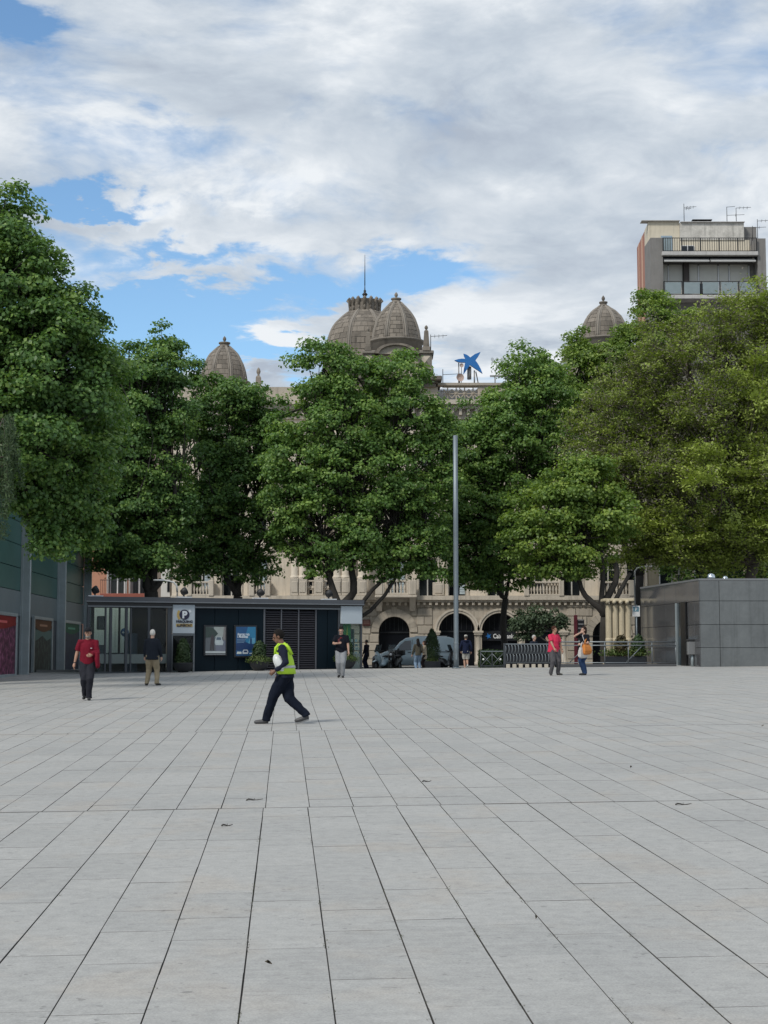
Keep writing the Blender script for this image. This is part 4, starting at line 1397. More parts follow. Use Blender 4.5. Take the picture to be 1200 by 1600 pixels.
# sign and opening below it
kp('corner_post', MB().box((kx(264.5), -.05, zk0), (kx(268), .3, ztop_ - .075)), M_KFRAME)
sgn = thing('parking_sign', 'pale grey parking sign with round dark P emblem on the kiosk', 'sign', (A.x, A.y, 0), KA)
zs0, zs1 = kz(285, 990), kz(285, 945)
x0, x1 = kx(268.5), kx(303)
MB().bbox((x0, -.12, zs0), (x1, -.0, zs1), .015).build('board', M_SIGNW, sgn)
cxs = (x0 + x1) / 2 + .02
hs = zs1 - zs0
M_NAVY = mat('sign_navy', (.012, .012, .045), .4, .05, 2)
czs = zs0 + hs * .655
MB().prism([(cxs + .205 * math.cos(2 * math.pi * i / 28), czs + .205 * math.sin(2 * math.pi * i / 28)) for i in range(28)], -.135, -.121).build('emblem_disc', M_NAVY, sgn)
M_SWH = mat('sign_white', (.62, .66, .70), .5, .04, 2)
text_part('P', .38, .004, M_SWH, sgn, 'emblem_letter', (cxs, -.142, czs - .13), .02)
M_OCHRE = mat('sign_ochre', (.45, .32, .10), .5, .05, 2)
for a0, a1 in ((2.5, 3.9), (.35, .75)):
    rr = MB()
    for i in range(8):
        t0, t1 = a0 + (a1 - a0) * i / 8, a0 + (a1 - a0) * (i + 1) / 8
        rr.prism([(cxs + q * math.cos(t), czs + q * math.sin(t)) for q, t in ((.22, t0), (.31, t0), (.31, t1), (.22, t1))], -.132, -.121)
    rr.build('emblem_arc', M_OCHRE if a0 > 1 else M_SWH, sgn)
text_part('PÀRQUING', .135, .003, mat('sign_black', (.012, .014, .03), .5, .05, 2), sgn, 'lettering', (cxs, -.130, zs0 + hs * .375), .006)
MB().box((cxs - .34, -.130, zs0 + hs * .235), (cxs + .34, -.121, zs0 + hs * .34)).build('lettering_band', M_OCHRE, sgn)
text_part('LLIBERTAT', .128, .003, mat('sign_black', (.012, .014, .03), .5, .05, 2), sgn, 'lettering', (cxs, -.136, zs0 + hs * .243), .006)
kp('opening_frame', MB().box((kx(268.2), -.04, zk0), (kx(270), .1, zs0 - .01)).box((kx(302), -.04, zk0), (kx(304), .1, ztop_ - .08)).box((kx(270), -.04, zs0 - .08), (kx(302), .1, zs0 - .01)), mat('drip_metal', (.17, .185, .20), .4, .1, 3, metal=.5))
kp('opening_glass', MB().box((kx(270), .02, zg0), (kx(302), .03, zs0 - .08)), G_CLEAR)
kp('inner_pier', MB().box((kx(304), .5, zk0 + .08), (kx(308), DK, ztop_)), M_DARKIN)
# solid panels
for a, b in ((304.2, 335), (335.2, 372), (372.2, 412)):
    kp('cladding_panel', MB().bbox((kx(a) + .004, -.03, zk0 + .06), (kx(b) - .004, .12, ztop_ - .08), .006), M_KDARK)
kp('back_wall', MB().box((kx(306), DK - .15, zk0), (LK - .02, DK, ztop_)).box((kx(306), .16, zk0), (kx(530), .3, ztop_)), M_DARKIN)
kp('panel_edge', MB().box((kx(412) - .02, -.05, zk0), (kx(412) + .02, .1, ztop_ - .08)), mat('drip_metal', (.17, .185, .20), .4, .1, 3, metal=.5))
# louvres: every blade is a piece
zl0, zl1 = zk0 + .08, ztop_ - .08
lv = [412.8, 439, 466, 493]
nl = 27
for i in range(3):
    a, b = kx(lv[i]) + .03, kx(lv[i + 1]) - .03
    lm = MB().add([(a, -.035, 0), (b, -.035, 0), (b, .06, .06), (a, .06, .06), (a, -.035, -.018), (b, -.035, -.018), (b, .06, .042), (a, .06, .042)], [(0, 1, 2, 3), (4, 7, 6, 5), (0, 4, 5, 1), (3, 2, 6, 7), (0, 3, 7, 4), (1, 5, 6, 2)]).mesh('slat', mat('louvre_metal', (.05, .05, .06), .5, .1, 2, metal=.2, spec=.2))
    for k in range(nl):
        link('slat', lm, ks, (0, 0, zl0 + .04 + (zl1 - zl0 - .06) * k / nl))
for px in (412.8, 439, 466, 493):
    kp('louvre_mullion', MB().box((kx(px) - .025, -.055, zl0), (kx(px) + .025, .08, zl1)), mat('louvre_frame', (.10, .105, .12), .45, .1, 2, metal=.3))
for a, b in ((494, 511), (511.3, 527)):
    kp('cladding_panel', MB().bbox((kx(a) + .004, -.03, zk0 + .06), (kx(b) - .004, .12, ztop_ - .08), .006), M_KDARK)
kp('end_post', MB().box((kx(527.5), -.06, zk0), (kx(530), .3, ztop_ - .08)), M_KFRAME)
ze0, ze1 = kz(548, 975), kz(548, 947)
kp('blank_sign', MB().bbox((kx(531), -.12, ze0), (kx(564.5), 0, ze1), .015), M_SIGNW)
kp('end_glass', MB().box((kx(530.5), -.01, zg0), (kx(564), 0, ze0 - .02)), G_CLEAR)
kp('end_frosted', MB().box((kx(530.6), -.02, zg0), (kx(563.8), -.012, zg0 + .78)), G_FROST)
kp('end_corner', MB().box((LK - .07, -.06, zk0), (LK, .06, ztop_ - .08)).box((LK - .07, DK - .08, zk0), (LK, DK, ztop_ - .08)), M_KFRAME)
kp('end_side_glass', MB().box((LK - .03, .06, zg0), (LK - .02, DK - .1, ztop_ - .08)), G_CLEAR)
bn = thing('green_banner', 'bright green and yellow banner inside the kiosk end glass', 'banner', (A.x, A.y, 0), KA)
MB().bbox((kx(541), .35, ze0 - .95), (kx(553), .38, ze0 + .02), .004).build('sheet', mat('banner_green', (.01, .25, .06), .5, .15, 2), bn)
MB().prism([(kx(545), ze0 - .75), (kx(549), ze0 - .75), (kx(548), ze0 - .3), (kx(547), ze0 - .05), (kx(546), ze0 - .3)], .33, .349).build('emblem', mat('banner_yellow', (.35, .45, .05), .5, .1, 2), bn)
wb = thing('notice_rack', 'white notices pinned behind the kiosk end glass', 'notice board', (A.x, A.y, 0), KA)
random.seed(12)
MB().box((kx(541), .62, zg0), (kx(562), .66, ze0 - .2)).build('backing', mat('rack_teal', (.02, .06, .06), .6, .1, 2), wb)
for i in range(5):
    for j in range(4):
        xx, zz_ = kx(543) + i * .19, ze0 - .75 - j * .17
        MB().box((xx, .58, zz_), (xx + random.uniform(.09, .16), .615, zz_ + random.uniform(.07, .13))).build('notice', mat('notice_paper%d' % ((i + j) % 3), [(.5, .6, .62), (.15, .28, .32), (.55, .6, .56)][(i + j) % 3], .6, .1, 3), wb)


def poster(label, pa, pb, r0, r1, kindp):
    cx_ = (pa + pb) / 2
    t = thing('poster_case', label, 'poster', (A.x, A.y, 0), KA)
    xa, xb, za, zc_ = kx(pa), kx(pb), kz(cx_, r1), kz(cx_, r0)
    MB().bbox((xa - .07, -.12, za - .07), (xb + .07, -.032, zc_ + .07), .015).build('case', mat('poster_case', (.01, .012, .016), .4, .1, 2), t)
    w_, h_ = xb - xa, zc_ - za
    def q(name, u0, u1, v0, v1, col, dep=0):
        m_ = mat('print_%d_%d_%d' % tuple(int(c * 255) for c in col), col, .45, .18, 5)
        return MB().box((xa + w_ * u0, -.126 - dep * .003, za + h_ * v0), (xa + w_ * u1, -.121, za + h_ * v1)).build(name, m_, t)
    def pg(name, pts_, col, dep=1):
        m_ = mat('print_%d_%d_%d' % tuple(int(c * 255) for c in col), col, .45, .18, 5)
        return MB().prism([(xa + w_ * u, za + h_ * v) for u, v in pts_], -.126 - dep * .003, -.121).build(name, m_, t)
    return t, q, pg, (xa, xb, za, zc_, w_, h_)


t, q, pg, (xa, xb, za, zc_, w_, h_) = poster('framed street-scene poster with pale car on the kiosk wall', 320, 351, 979.5, 1022, 0)
q('print', 0, 1, .03, 1, (.10, .115, .13))
q('print_foot', 0, 1, .03, .11, (.42, .46, .47), 1)
pg('print_sky', [(.40, .62), (.85, .62), (.95, 1.0), (.42, 1.0)], (.30, .34, .33))
pg('print_tree', [(0, .6), (.45, .62), (.62, .75), (.5, .86), (.35, .97), (0, 1)], (.035, .055, .05), 2)
pg('print_wall', [(.85, .55), (1, .5), (1, 1), (.92, 1)], (.20, .19, .19), 2)
pg('print_road', [(.5, .11), (1, .11), (1, .5), (.5, .6)], (.14, .155, .20), 2)
pg('print_car', [(.46, .42), (.5, .33), (.86, .33), (.9, .44), (.84, .52), (.8, .64), (.52, .64), (.48, .52)], (.42, .48, .50), 3)
pg('print_car_glass', [(.53, .52), (.78, .52), (.75, .62), (.55, .62)], (.09, .13, .17), 4)
pg('print_person', [(.22, .13), (.3, .13), (.3, .4), (.36, .13), (.42, .13), (.42, .62), (.36, .72), (.27, .66)], (.05, .045, .05), 3)
q('tray', 0, 1, -.02, -.005, (.4, .42, .44), 2)
t, q, pg, (xa, xb, za, zc_, w_, h_) = poster('bright blue transport poster with white lettering on the kiosk wall', 367.5, 398, 979.5, 1024.5, 1)
q('print', 0, 1, 0, 1, (.012, .075, .20))
pg('print_light', [(.55, .30), (1, .34), (1, 1), (.6, 1), (.45, .62)], (.02, .17, .33))
pg('print_glow', [(.62, .42), (.95, .40), (.97, .62), (.7, .6)], (.10, .30, .44), 2)
pg('print_hill', [(0, .42), (.3, .44), (.5, .47), (.68, .42), (1, .40), (1, .2), (0, .2)], (.008, .035, .12), 3)
pg('print_spire', [(.71, .40), (.80, .40), (.80, .56), (.755, .66), (.71, .56)], (.01, .05, .14), 4)
M_PW = mat('print_white', (.62, .70, .78), .5, .05, 3)
text_part('Aparcaments', .155, .001, M_PW, t, 'lettering', (xa + .05, -.142, za + h_ * .70), .004, 'LEFT', .62)
text_part('i Mobilitat', .155, .001, M_PW, t, 'lettering', (xa + .05, -.142, za + h_ * .615), .004, 'LEFT', .72)
for k in range(3):
    q('text_line', .05, .5 - .05 * k, .545 - k * .045, .56 - k * .045, (.20, .30, .42), 3)
pg('print_bus', [(.04, .06), (.28, .06), (.28, .13), (.24, .14), (.06, .14)], (.50, .56, .55), 4)
pg('print_van', [(.34, .06), (.60, .06), (.63, .14), (.58, .21), (.38, .21), (.33, .14)], (.46, .52, .58), 4)
pg('print_van_glass', [(.39, .12), (.57, .12), (.55, .18), (.41, .18)], (.01, .03, .10), 5)
pg('print_scooter', [(.68, .06), (.86, .06), (.88, .14), (.84, .15), (.78, .09), (.70, .10)], (.42, .50, .56), 4)


# floodlights on the kiosk roof
def flood(px, label):
    t = thing('floodlight', label, 'lamp', (A.x, A.y, 0), KA, 'floodlights on the kiosk roof')
    x_ = kx(px)
    z_ = zroof
    MB().box((x_ - .3, .25, z_ + .001), (x_ + .3, .6, z_ + .06)).build('base', M_WHITEF, t)
    MB().box((x_ - .03, .4, z_ + .06), (x_ + .03, .46, z_ + .16)).build('bracket', M_IRON, t)
    MB().lathe([(.02, -.14), (.11, -.12), (.15, 0), (.16, .1), (.15, .12)], (0, 0, 0), 14).build('lamp_head', M_IRON, t).matrix_local = Matrix.Translation((x_, .42, z_ + .27)) @ Matrix.Rotation(1.1, 4, 'Y')
    MB().lathe([(.0005, .121), (.13, .121), (.13, .128), (.0005, .128)], (0, 0, 0), 14).build('lens', M_WHITEF, t).matrix_local = Matrix.Translation((x_, .42, z_ + .27)) @ Matrix.Rotation(1.1, 4, 'Y')
    return t


for px, l in ((151, 'black floodlight on the kiosk roof above the glazed end'), (291, 'black floodlight on the kiosk roof above the parking sign'), (411, 'black floodlight on the kiosk roof above the louvres'), (519, 'black floodlight on the kiosk roof near its right end')):
    flood(px, l)

# ------------------------------------------------------------------ tall glazed pavilion on the left
def pav_pt(px):
    x, y, _ = ray(px, 1000)
    # X = -14 - .049*(Y-57) and X/Y = x/y
    r_ = x / y
    Y = (-14 + .049 * 57) / (r_ + .049)
    return Vector((r_ * Y, Y, 0))


PA, PB = pav_pt(-45), pav_pt(133)
PANG = math.atan2(PB.y - PA.y, PB.x - PA.x)
LP = (PB - PA).length
pv = thing('glass_pavilion', 'tall teal glass pavilion with steel posts at the left edge of the plaza', 'pavilion', (PA.x, PA.y, 0), PANG)


def pvx(px):
    return (pav_pt(px) - PA).length * (1 if pav_pt(px).y > PA.y else -1)


def pvz(px, row):
    return P(px, row, pav_pt(px).y).z


zp0 = .72
hp = 10.4
M_TEAL = mat('teal_glass', (0.048, 0.115, 0.105), 0.42, 0.2, 0.5, spec=0.18)
M_BANDG = mat('grey_glass', (0.15, 0.18, 0.19), 0.5, 0.12, 0.8, spec=.2)
M_STEEL = mat('brushed_steel', (0.36, 0.41, 0.43), 0.42, 0.15, 2.0, metal=0.5, streak=.2)
M_BASEG = mat('base_tile', (0.055, 0.06, 0.07), 0.5, 0.12, 2.0)
pp = lambda name, mb, m_: mb.build(name, m_, pv)
pp('core', MB().box((-.2, .25, zp0 - .4), (LP, 9, hp)), M_BASEG)
pp('roof', MB().bbox((-.4, -.3, hp + .003), (LP + .2, 9.2, hp + .35), .03), M_STEEL)
edges = [-45, 35, 92, 133]
for i in range(3):
    a, b = pvx(edges[i]) + .12, pvx(edges[i + 1]) - .12
    zb1 = pvz(35, 924)
    nrow = 7
    for k in range(nrow):
        za, zc_ = zb1 + (hp - zb1) * k / nrow, zb1 + (hp - zb1) * (k + 1) / nrow
        pp('glass_panel', MB().bbox((a, .10, za + .012), (b, .2, zc_ - .012), .008), M_TEAL)
    pp('grey_panel', MB().bbox((a, .08, pvz(35, 963)), (b, .2, zb1 - .012), .008), M_BANDG)
    nb_ = 5
    for k in range(nb_):
        pp('base_panel', MB().bbox((a + (b - a) * k / nb_ + .006, .11, zp0), (a + (b - a) * (k + 1) / nb_ - .006, .21, pvz(35, 963) - .012), .006), M_BASEG)
for px in edges:
    pp('post', MB().bbox((pvx(px) - .1, -.28, zp0 - .3), (pvx(px) + .1, .09, hp - .003), .02).box((pvx(px) - .14, .0, zp0), (pvx(px) + .14, .095, hp - .003)), M_STEEL)
PINKS = (0.33, .10, .16)


def win_poster(label, pa, pb, top, header, fig):
    t = thing('window_poster', label, 'poster', (PA.x, PA.y, 0), PANG)
    xa, xb = pvx(pa), pvx(pb)
    zc_ = pvz(35, 965)
    za = pvz(35, 1052)
    fr_ = MB()
    for lo, hi in (((xa - .22, -.02, za - .12), (xb + .22, .10, za)), ((xa - .22, -.02, zc_), (xb + .22, .10, zc_ + .13)), ((xa - .22, -.02, za), (xa, .10, zc_)), ((xb, -.02, za), (xb + .22, .10, zc_))):
        fr_.bbox(lo, hi, .01)
    fr_.build('frame', M_STEEL, t)
    w_, h_ = xb - xa, zc_ - za
    mt = bpy.data.materials.new('poster_print')
    mt.use_nodes = True
    nt = NT(mt.node_tree)
    geo = nt.n('ShaderNodeNewGeometry')
    f_ = nt.noise(geo.outputs['Position'], 3.2 if fig != 'crowd' else 4.2, 6, .7)
    st_ = {'crowd': [(.36, (.012, .006, .016)), (.5, (.10, .028, .055)), (.62, (.30, .10, .19)), (.8, (.5, .28, .34))],
           'green': [(.34, (.004, .009, .010)), (.5, (.018, .034, .034)), (.66, (.07, .115, .105)), (.8, (.16, .22, .20))],
           'blue': [(.34, (.002, .008, .022)), (.55, (.006, .024, .06)), (.72, (.015, .05, .09)), (.85, (.03, .09, .11))]}[fig]
    nt.put(mt.node_tree.nodes['Principled BSDF'].inputs['Base Color'], nt.ramp(f_, st_))
    mt.node_tree.nodes['Principled BSDF'].inputs['Roughness'].default_value = .4
    mt.node_tree.nodes['Principled BSDF'].inputs['Specular IOR Level'].default_value = .08
    MB().box((xa, .02, za), (xb, .06, zc_ - h_ * .16)).build('picture', mt, t)
    MB().box((xa, .02, zc_ - h_ * .16), (xb, .06, zc_)).build('header', mat('header_' + fig, header, .45, .2, 2, spec=.08), t)
    arc = [(xa, zc_ - h_ * .16)] + [(xa + w_ * i / 12, zc_ - h_ * (.16 + .08 * math.sin(math.pi * i / 12))) for i in range(13)] + [(xb, zc_ - h_ * .16)]
    MB().prism([(xa + w_ * i / 12, zc_ - h_ * (.14 + .09 * math.sin(math.pi * i / 12))) for i in range(13)] + [(xb, zc_ - h_ * .1), (xa, zc_ - h_ * .1)], .008, .019).build('header_swoosh', mat('header_' + fig, header, .45, .2, 2, spec=.08), t)
    MB().box((xa + w_ * .28, .004, zc_ - h_ * .125), (xb - w_ * .28, .0075, zc_ - h_ * .085)).build('title_line', mat('title_' + fig, tuple(min(.6, c * 3 + .05) for c in header), .5, .1, 4), t)
    if fig == 'green':
        MB().prism([(xa, zc_ - h_ * .42), (xa + w_ * .2, zc_ - h_ * .38), (xa + w_ * .45, zc_ - h_ * .30), (xa + w_ * .7, zc_ - h_ * .40), (xb, zc_ - h_ * .33), (xb, zc_ - h_ * .2), (xa, zc_ - h_ * .2)], .012, .018).build('sky_print', mat('poster_mist', (.10, .17, .155), .45, .15, 2, spec=.08), t)
    return t


win_poster('large pink crowd poster in the pavilion window, cut by the photo edge', -30, 25, 970, (.20, .022, .022), 'crowd')
win_poster('large greenish landscape poster in the middle pavilion window', 54, 81, 977, (.11, .045, .02), 'green')
win_poster('large dark blue poster with green header in the last pavilion window', 99, 124, 984, (.006, .085, .05), 'blue')

# ------------------------------------------------------------------ polished granite block on the right
CY = 61.5
CA = P(1095, 1041, CY)
CB = P(1003, 1037, 69.7)
ctop, cbot = P(1095, 905, CY).z, 0.95
M_GRAN = mat('polished_granite', (0.128, 0.138, 0.142), 0.24, 0.26, 0.9, spec=0.45, streak=.18, isl=0.16, bump=0.0)
M_GRAN2 = mat('granite_side', (0.075, 0.077, 0.082), 0.07, 0.16, 0.9, spec=0.75, isl=0.12)
gb = thing('granite_block', 'low grey polished granite entrance block with dark doorway', 'pavilion', (CA.x, CY, 0))
rws = [cbot, P(1095, 1012, CY).z, P(1095, 976, CY).z, P(1095, 939, CY).z, ctop]
XE = 12.0
gb_p = lambda name, mb, m_: mb.build(name, m_, gb)
dv = Vector((CB.x - CA.x, CB.y - CA.y))
LS = dv.length
gb_p('core', MB().loft([[(.08, .06, cbot - .3), (XE, .06, cbot - .3), (XE, LS, cbot - .3), (dv.x + .1, dv.y, cbot - .3)], [(.08, .06, ctop - .06), (XE, .06, ctop - .06), (XE, LS, ctop - .06), (dv.x + .1, dv.y, ctop - .06)]], smooth=False), M_BASEG)
gb_p('coping', MB().loft([[(-.03, -.03, ctop - .05), (XE, -.03, ctop - .05), (XE, LS, ctop - .05), (dv.x - .03, dv.y, ctop - .05)], [(-.03, -.03, ctop + .03), (XE, -.03, ctop + .03), (XE, LS, ctop + .03), (dv.x - .03, dv.y, ctop + .03)]], smooth=False), mat('coping_granite', (.16, .168, .175), .35, .1, 2))
xcol = [0, P(1125, 1000, CY).x - CA.x, P(1231, 1000, CY).x - CA.x, 6.3, 9.2, XE]
for j in range(4):
    for i in range(len(xcol) - 1):
        gb_p('granite_panel', MB().bbox((xcol[i] + .008, -.02, rws[j] + .008), (xcol[i + 1] - .008, .055, rws[j + 1] - .008 - (.05 if j == 3 else 0)), .006), M_GRAN)
ang_s = math.atan2(dv.y, dv.x)
SM = Matrix.Rotation(ang_s, 4, 'Z')


def side_t(px):
    x, y, _ = ray(px, 980)
    r_ = x / y
    # (CA.x + t*dv.x)/(CY + t*dv.y) = r
    return (r_ * CY - CA.x) / (dv.x - r_ * dv.y) * LS


# side panels run along local x of SM (outer face on +y side)
ds = [side_t(p) for p in (1095, 1076)]
de = [side_t(p) for p in (1057, 1030, 1003)]
for j in range(4):
    for a, b in zip([0.0, side_t(1076)], [side_t(1076), LS]):
        pass
    cuts = [(0.0, side_t(1086)), (side_t(1086), side_t(1075)), (side_t(1057.5), side_t(1040)), (side_t(1040), side_t(1022)), (side_t(1022), LS)]
    if j == 3:
        cuts.append((side_t(1075), side_t(1057.5)))
    for a, b in cuts:
        gb_p('granite_panel', MB().bbox((a + .008, -.05, rws[j] + .008), (b - .008, .02, rws[j + 1] - .008 - (.05 if j == 3 else 0)), .006, 0, SM), M_GRAN2)
dr = gb_p('door_leaf', MB().bbox((side_t(1074.5), .021, cbot), (side_t(1066.5), .09, rws[3] + .02), .01, 0, SM), mat('door_black', (.008, .008, .009), .3, .1, 2))
gb_p('door_glass', MB().bbox((side_t(1066), -.04, cbot), (side_t(1058), .0, rws[3]), .005, 0, SM), mat('door_glass', (.03, .04, .045), .05, .1, 1, spec=.8))
gb_p('door_frame', MB().bbox((side_t(1058.4), -.04, cbot), (side_t(1057.6), .07, rws[3]), .01, 0, SM), M_STEEL)
t = thing('wall_bin', 'grey steel litter bin beside the granite block doorway', 'bin', P(1082, 1035, 62.3))
MB().tube([(0, 0, -.2), (0, 0, .45)], .07, 8).build('foot', M_STEEL, t)
MB().bbox((-.2, -.16, .3), (.2, .16, .85), .03).build('bin_body', mat('bin_grey', (.16, .165, .17), .5, .1, 3), t)
MB().bbox((-.22, -.18, .85), (.22, .18, .93), .02).build('bin_lid', M_IRON, t)
for px, l, s_ in ((1111, 'larger chrome roof vent on the granite block', .85), (1133, 'smaller chrome roof vent on the granite block', .58)):
    p = P(px, 905, 63.5)
    t = thing('roof_vent', l, 'vent', (p.x, p.y, ctop + .0), 0, 'chrome vents on the granite block')
    M_CHR = mat('chrome', (.62, .66, .68), .15, .1, 3, metal=1.0)
    MB().lathe([(.12 * s_, -.02), (.12 * s_, .12 * s_), (.1 * s_, .14 * s_)], (0, 0, 0), 14).build('stem', M_CHR, t)
    MB().lathe([(.1 * s_, .14 * s_), (.2 * s_, .17 * s_), (.2 * s_, .2 * s_), (.17 * s_, .32 * s_), (.08 * s_, .39 * s_), (.01, .4 * s_)], (0, 0, 0), 16).build('cowl', M_CHR, t)
# ------------------------------------------------------------------ trees: tapered limbs, crowns of single leaves set in clumps
M_BARK = mat('plane_bark', (0.034, 0.030, 0.026), 0.9, 0.35, 3.0, bump=0.5, bscale=25)
M_BARK2 = mat('grey_bark', (0.10, 0.085, 0.07), 0.9, 0.3, 3.0, bump=0.5, bscale=25)
M_LEAF = leaf_mat('plane_leaf', (0.059, 0.122, 0.040), (0.137, 0.245, 0.065), (0.330, 0.452, 0.121), .45, .36)
M_LEAFD = leaf_mat('plane_leaf_deep', (0.048, 0.104, 0.038), (0.108, 0.206, 0.060), (0.262, 0.384, 0.098), .45, .34)
M_LEAFL = leaf_mat('plane_leaf_bright', (0.074, 0.129, 0.035), (0.166, 0.258, 0.058), (0.368, 0.456, 0.103), .45, .38)


def leaf_mesh(name, c, n, s, rnd, m_, wid=.42, fold=.12, rg=None):
    """folded kite-shaped leaves: c centres, n normals, s sizes, rnd tint"""
    rg = rg or rng
    N = len(c)
    n = n / np.maximum(1e-6, np.linalg.norm(n, axis=1, keepdims=True))
    t = rg.normal(size=(N, 3))
    t[:, 2] -= .35
    t -= n * np.sum(t * n, axis=1, keepdims=True)
    t /= np.maximum(1e-6, np.linalg.norm(t, axis=1, keepdims=True))
    b = np.cross(n, t)
    s = s[:, None]
    v = np.empty((N, 4, 3))
    v[:, 0] = c - t * s * .5
    v[:, 1] = c - b * s * wid + n * s * fold
    v[:, 2] = c + t * s * .55
    v[:, 3] = c + b * s * wid + n * s * fold
    me = bpy.data.meshes.new(name)
    me.vertices.add(N * 4)
    me.vertices.foreach_set('co', v.reshape(-1).astype(np.float32))
    i0 = (np.arange(N) * 4)[:, None]
    tri = np.concatenate([i0 + [[0, 1, 2]], i0 + [[0, 2, 3]]], axis=1).reshape(-1)
    me.loops.add(N * 6)
    me.loops.foreach_set('vertex_index', tri.astype(np.int32))
    me.polygons.add(N * 2)
    me.polygons.foreach_set('loop_start', (np.arange(N * 2) * 3).astype(np.int32))
    me.polygons.foreach_set('loop_total', np.full(N * 2, 3, np.int32))
    at = me.attributes.new('rnd', 'FLOAT', 'FACE')
    at.data.foreach_set('value', np.repeat(np.clip(rnd, 0, 1), 2).astype(np.float32))
    me.materials.append(m_)
    me.update()
    me.validate()
    return me


GROW = 1.13


def blob_world(b, Y):
    """(px, row, rx px, rz px[, depth offset]) -> centre, radii in metres"""
    px, py, rx, rz = b[:4]
    off = b[4] if len(b) > 4 else 0.0
    c = P(px, py, Y + off)
    s_ = (Y + off) / F
    ry = min(rx, rz) * s_ * 1.1
    return np.array(c), np.array((rx * s_, ry, rz * s_)) * GROW


def crown_points(blobs, Y, rg, clump_r=(.55, 1.0), dens=1.0, leaf=(.09, .21), per=150, inner=.35):
    cs, ns, ss, rs, cl = [], [], [], [], []
    for bl in blobs:
        c, r = blob_world(bl, Y)
        area = (r[0] * r[2] + r[0] * r[1] + r[1] * r[2]) * 4.2
        nc = max(8, int(area * 1.2 * dens))
        d = rg.normal(size=(nc, 3))
        d /= np.linalg.norm(d, axis=1, keepdims=True)
        rad = 1.13 - (inner + .16) * rg.random(nc) ** 1.2
        cc = c + d * r * rad[:, None] * .88
        for k in range(nc):
            rc = rg.uniform(*clump_r)
            cl.append((cc[k], rc))
            n_ = int(per * rc * rc * rg.uniform(.75, 1.2))
            e = rg.normal(size=(n_, 3))
            e /= np.linalg.norm(e, axis=1, keepdims=True)
            e[:, 2] = np.where(e[:, 2] < -.35, -e[:, 2] * .7, e[:, 2])
            q = cc[k] + e * rc * (rg.random(n_)[:, None] ** .45) * np.array((1.08, 1.08, .86))
            cs.append(q)
            ns.append(e * .55 + d[k] * .35 + np.array((0, 0, .5)) + rg.normal(size=(n_, 3)) * .55)
            ss.append(rg.uniform(leaf[0], leaf[1], n_))
            rs.append(np.clip(.46 + rg.normal() * .10 + rg.normal(size=n_) * .17 + e[:, 2] * .13, 0, 1))
    return np.concatenate(cs), np.concatenate(ns), np.concatenate(ss), np.concatenate(rs), cl


def limb(mb, a, b, r0, r1, rg, n=7, sag=.12, seg=8, wig=1.0):
    a, b = np.array(a, float), np.array(b, float)
    L = np.linalg.norm(b - a)
    k1, k2 = rg.normal(size=3) * L * .05 * wig, rg.normal(size=3) * L * .04 * wig
    pts, rads = [], []
    for i in range(n + 1):
        t = i / n
        p = a + (b - a) * t + np.array((0, 0, -L * sag * math.sin(math.pi * t))) + k1 * math.sin(math.pi * t) + k2 * math.sin(2 * math.pi * t)
        pts.append(p)
        rads.append(r0 + (r1 - r0) * t ** .8)
    mb.tube(pts, rads, seg)
    return pts


def plane_tree(label, trunk_px, Y, base_z, fork_row, blobs, m_, seed, stems=None, r0=.26, dens=1.0, per=410, leaf=(.09, .21), group='plane trees along the street', name='plane_tree', bark=M_BARK, clump=(.32, .80), inner=.35, cat='tree', twigs=.25):
    rg = np.random.default_rng(seed)
    base = np.array((P(trunk_px, 1000, Y).x, Y, base_z))
    t = thing(name, label, cat, tuple(base), 0, group)
    cs, ns, ss, rs, cl = crown_points(blobs, Y, rg, clump, dens, leaf, per, inner)
    o = link('crown', leaf_mesh('crown', cs - base, ns, ss, rs, m_, rg=rg), t)
    fork = np.array(P(trunk_px, fork_row, Y)) - base
    tr = MB()
    f0 = fork * .0
    limb(tr, (0, 0, -.2), fork, r0, r0 * .8, rg, 6, 0, 10, .25)
    tops = []
    if stems:
        for spx, srow, rr in stems:
            e = np.array(P(spx, srow, Y)) - base
            limb(tr, fork, e, r0 * .72 * rr, r0 * .42 * rr, rg, 6, .05, 9)
            tops.append(e)
    else:
        tops = [fork]
    tr.build('trunk', bark, t)
    bs = sorted([blob_world(b, Y) for b in blobs], key=lambda q: q[0][2])
    for c, r in bs:
        c = c - base
        src = min(tops, key=lambda e: np.linalg.norm((e - c) * np.array((1, 1, .4))))
        lm = MB()
        pts = limb(lm, src, c + np.array((0, 0, r[2] * .3)), r0 * .36, .04, rg, 7, .04, 7)
        near = [q for q in cl if np.linalg.norm((q[0] - base - c) / r) < 1.1]
        for q, rc in near[::max(1, int(1 / twigs))]:
            p0 = pts[rg.integers(2, len(pts))]
            limb(lm, p0, q - base, .045, .012, rg, 4, .06, 5)
        lm.build('limb', bark, t)
    return t


# big plane at the left edge, its crown reaching over the pavilion
plane_tree('huge dark plane tree at the left edge reaching over the glass pavilion', -125, 47.5, .62, 900,
           [(2, 350, 40, 66), (0, 410, 50, 85), (-40, 480, 110, 130), (30, 470, 75, 100), (88, 505, 50, 80), (126, 495, 25, 50), (75, 590, 105, 105), (-30, 625, 110, 115), (62, 690, 72, 70, -1), (115, 615, 52, 75), (98, 712, 82, 78, 1), (92, 785, 42, 38, 1.5), (124, 785, 46, 52, 2), (104, 826, 28, 28, 2), (72, 790, 34, 46, 1), (118, 845, 22, 22, 2), (60, 750, 36, 50, 0), (62, 826, 30, 36, 1), (92, 850, 26, 26, 1), (34, 775, 26, 36, 0), (140, 832, 14, 20, 2), (150, 700, 40, 60, 3), (165, 640, 30, 45, 3)],
           M_LEAFD, 11, [(-60, 700, 1), (-100, 640, 1), (-30, 720, .8)], .42, 1.0, 540, (.08, .18), None)
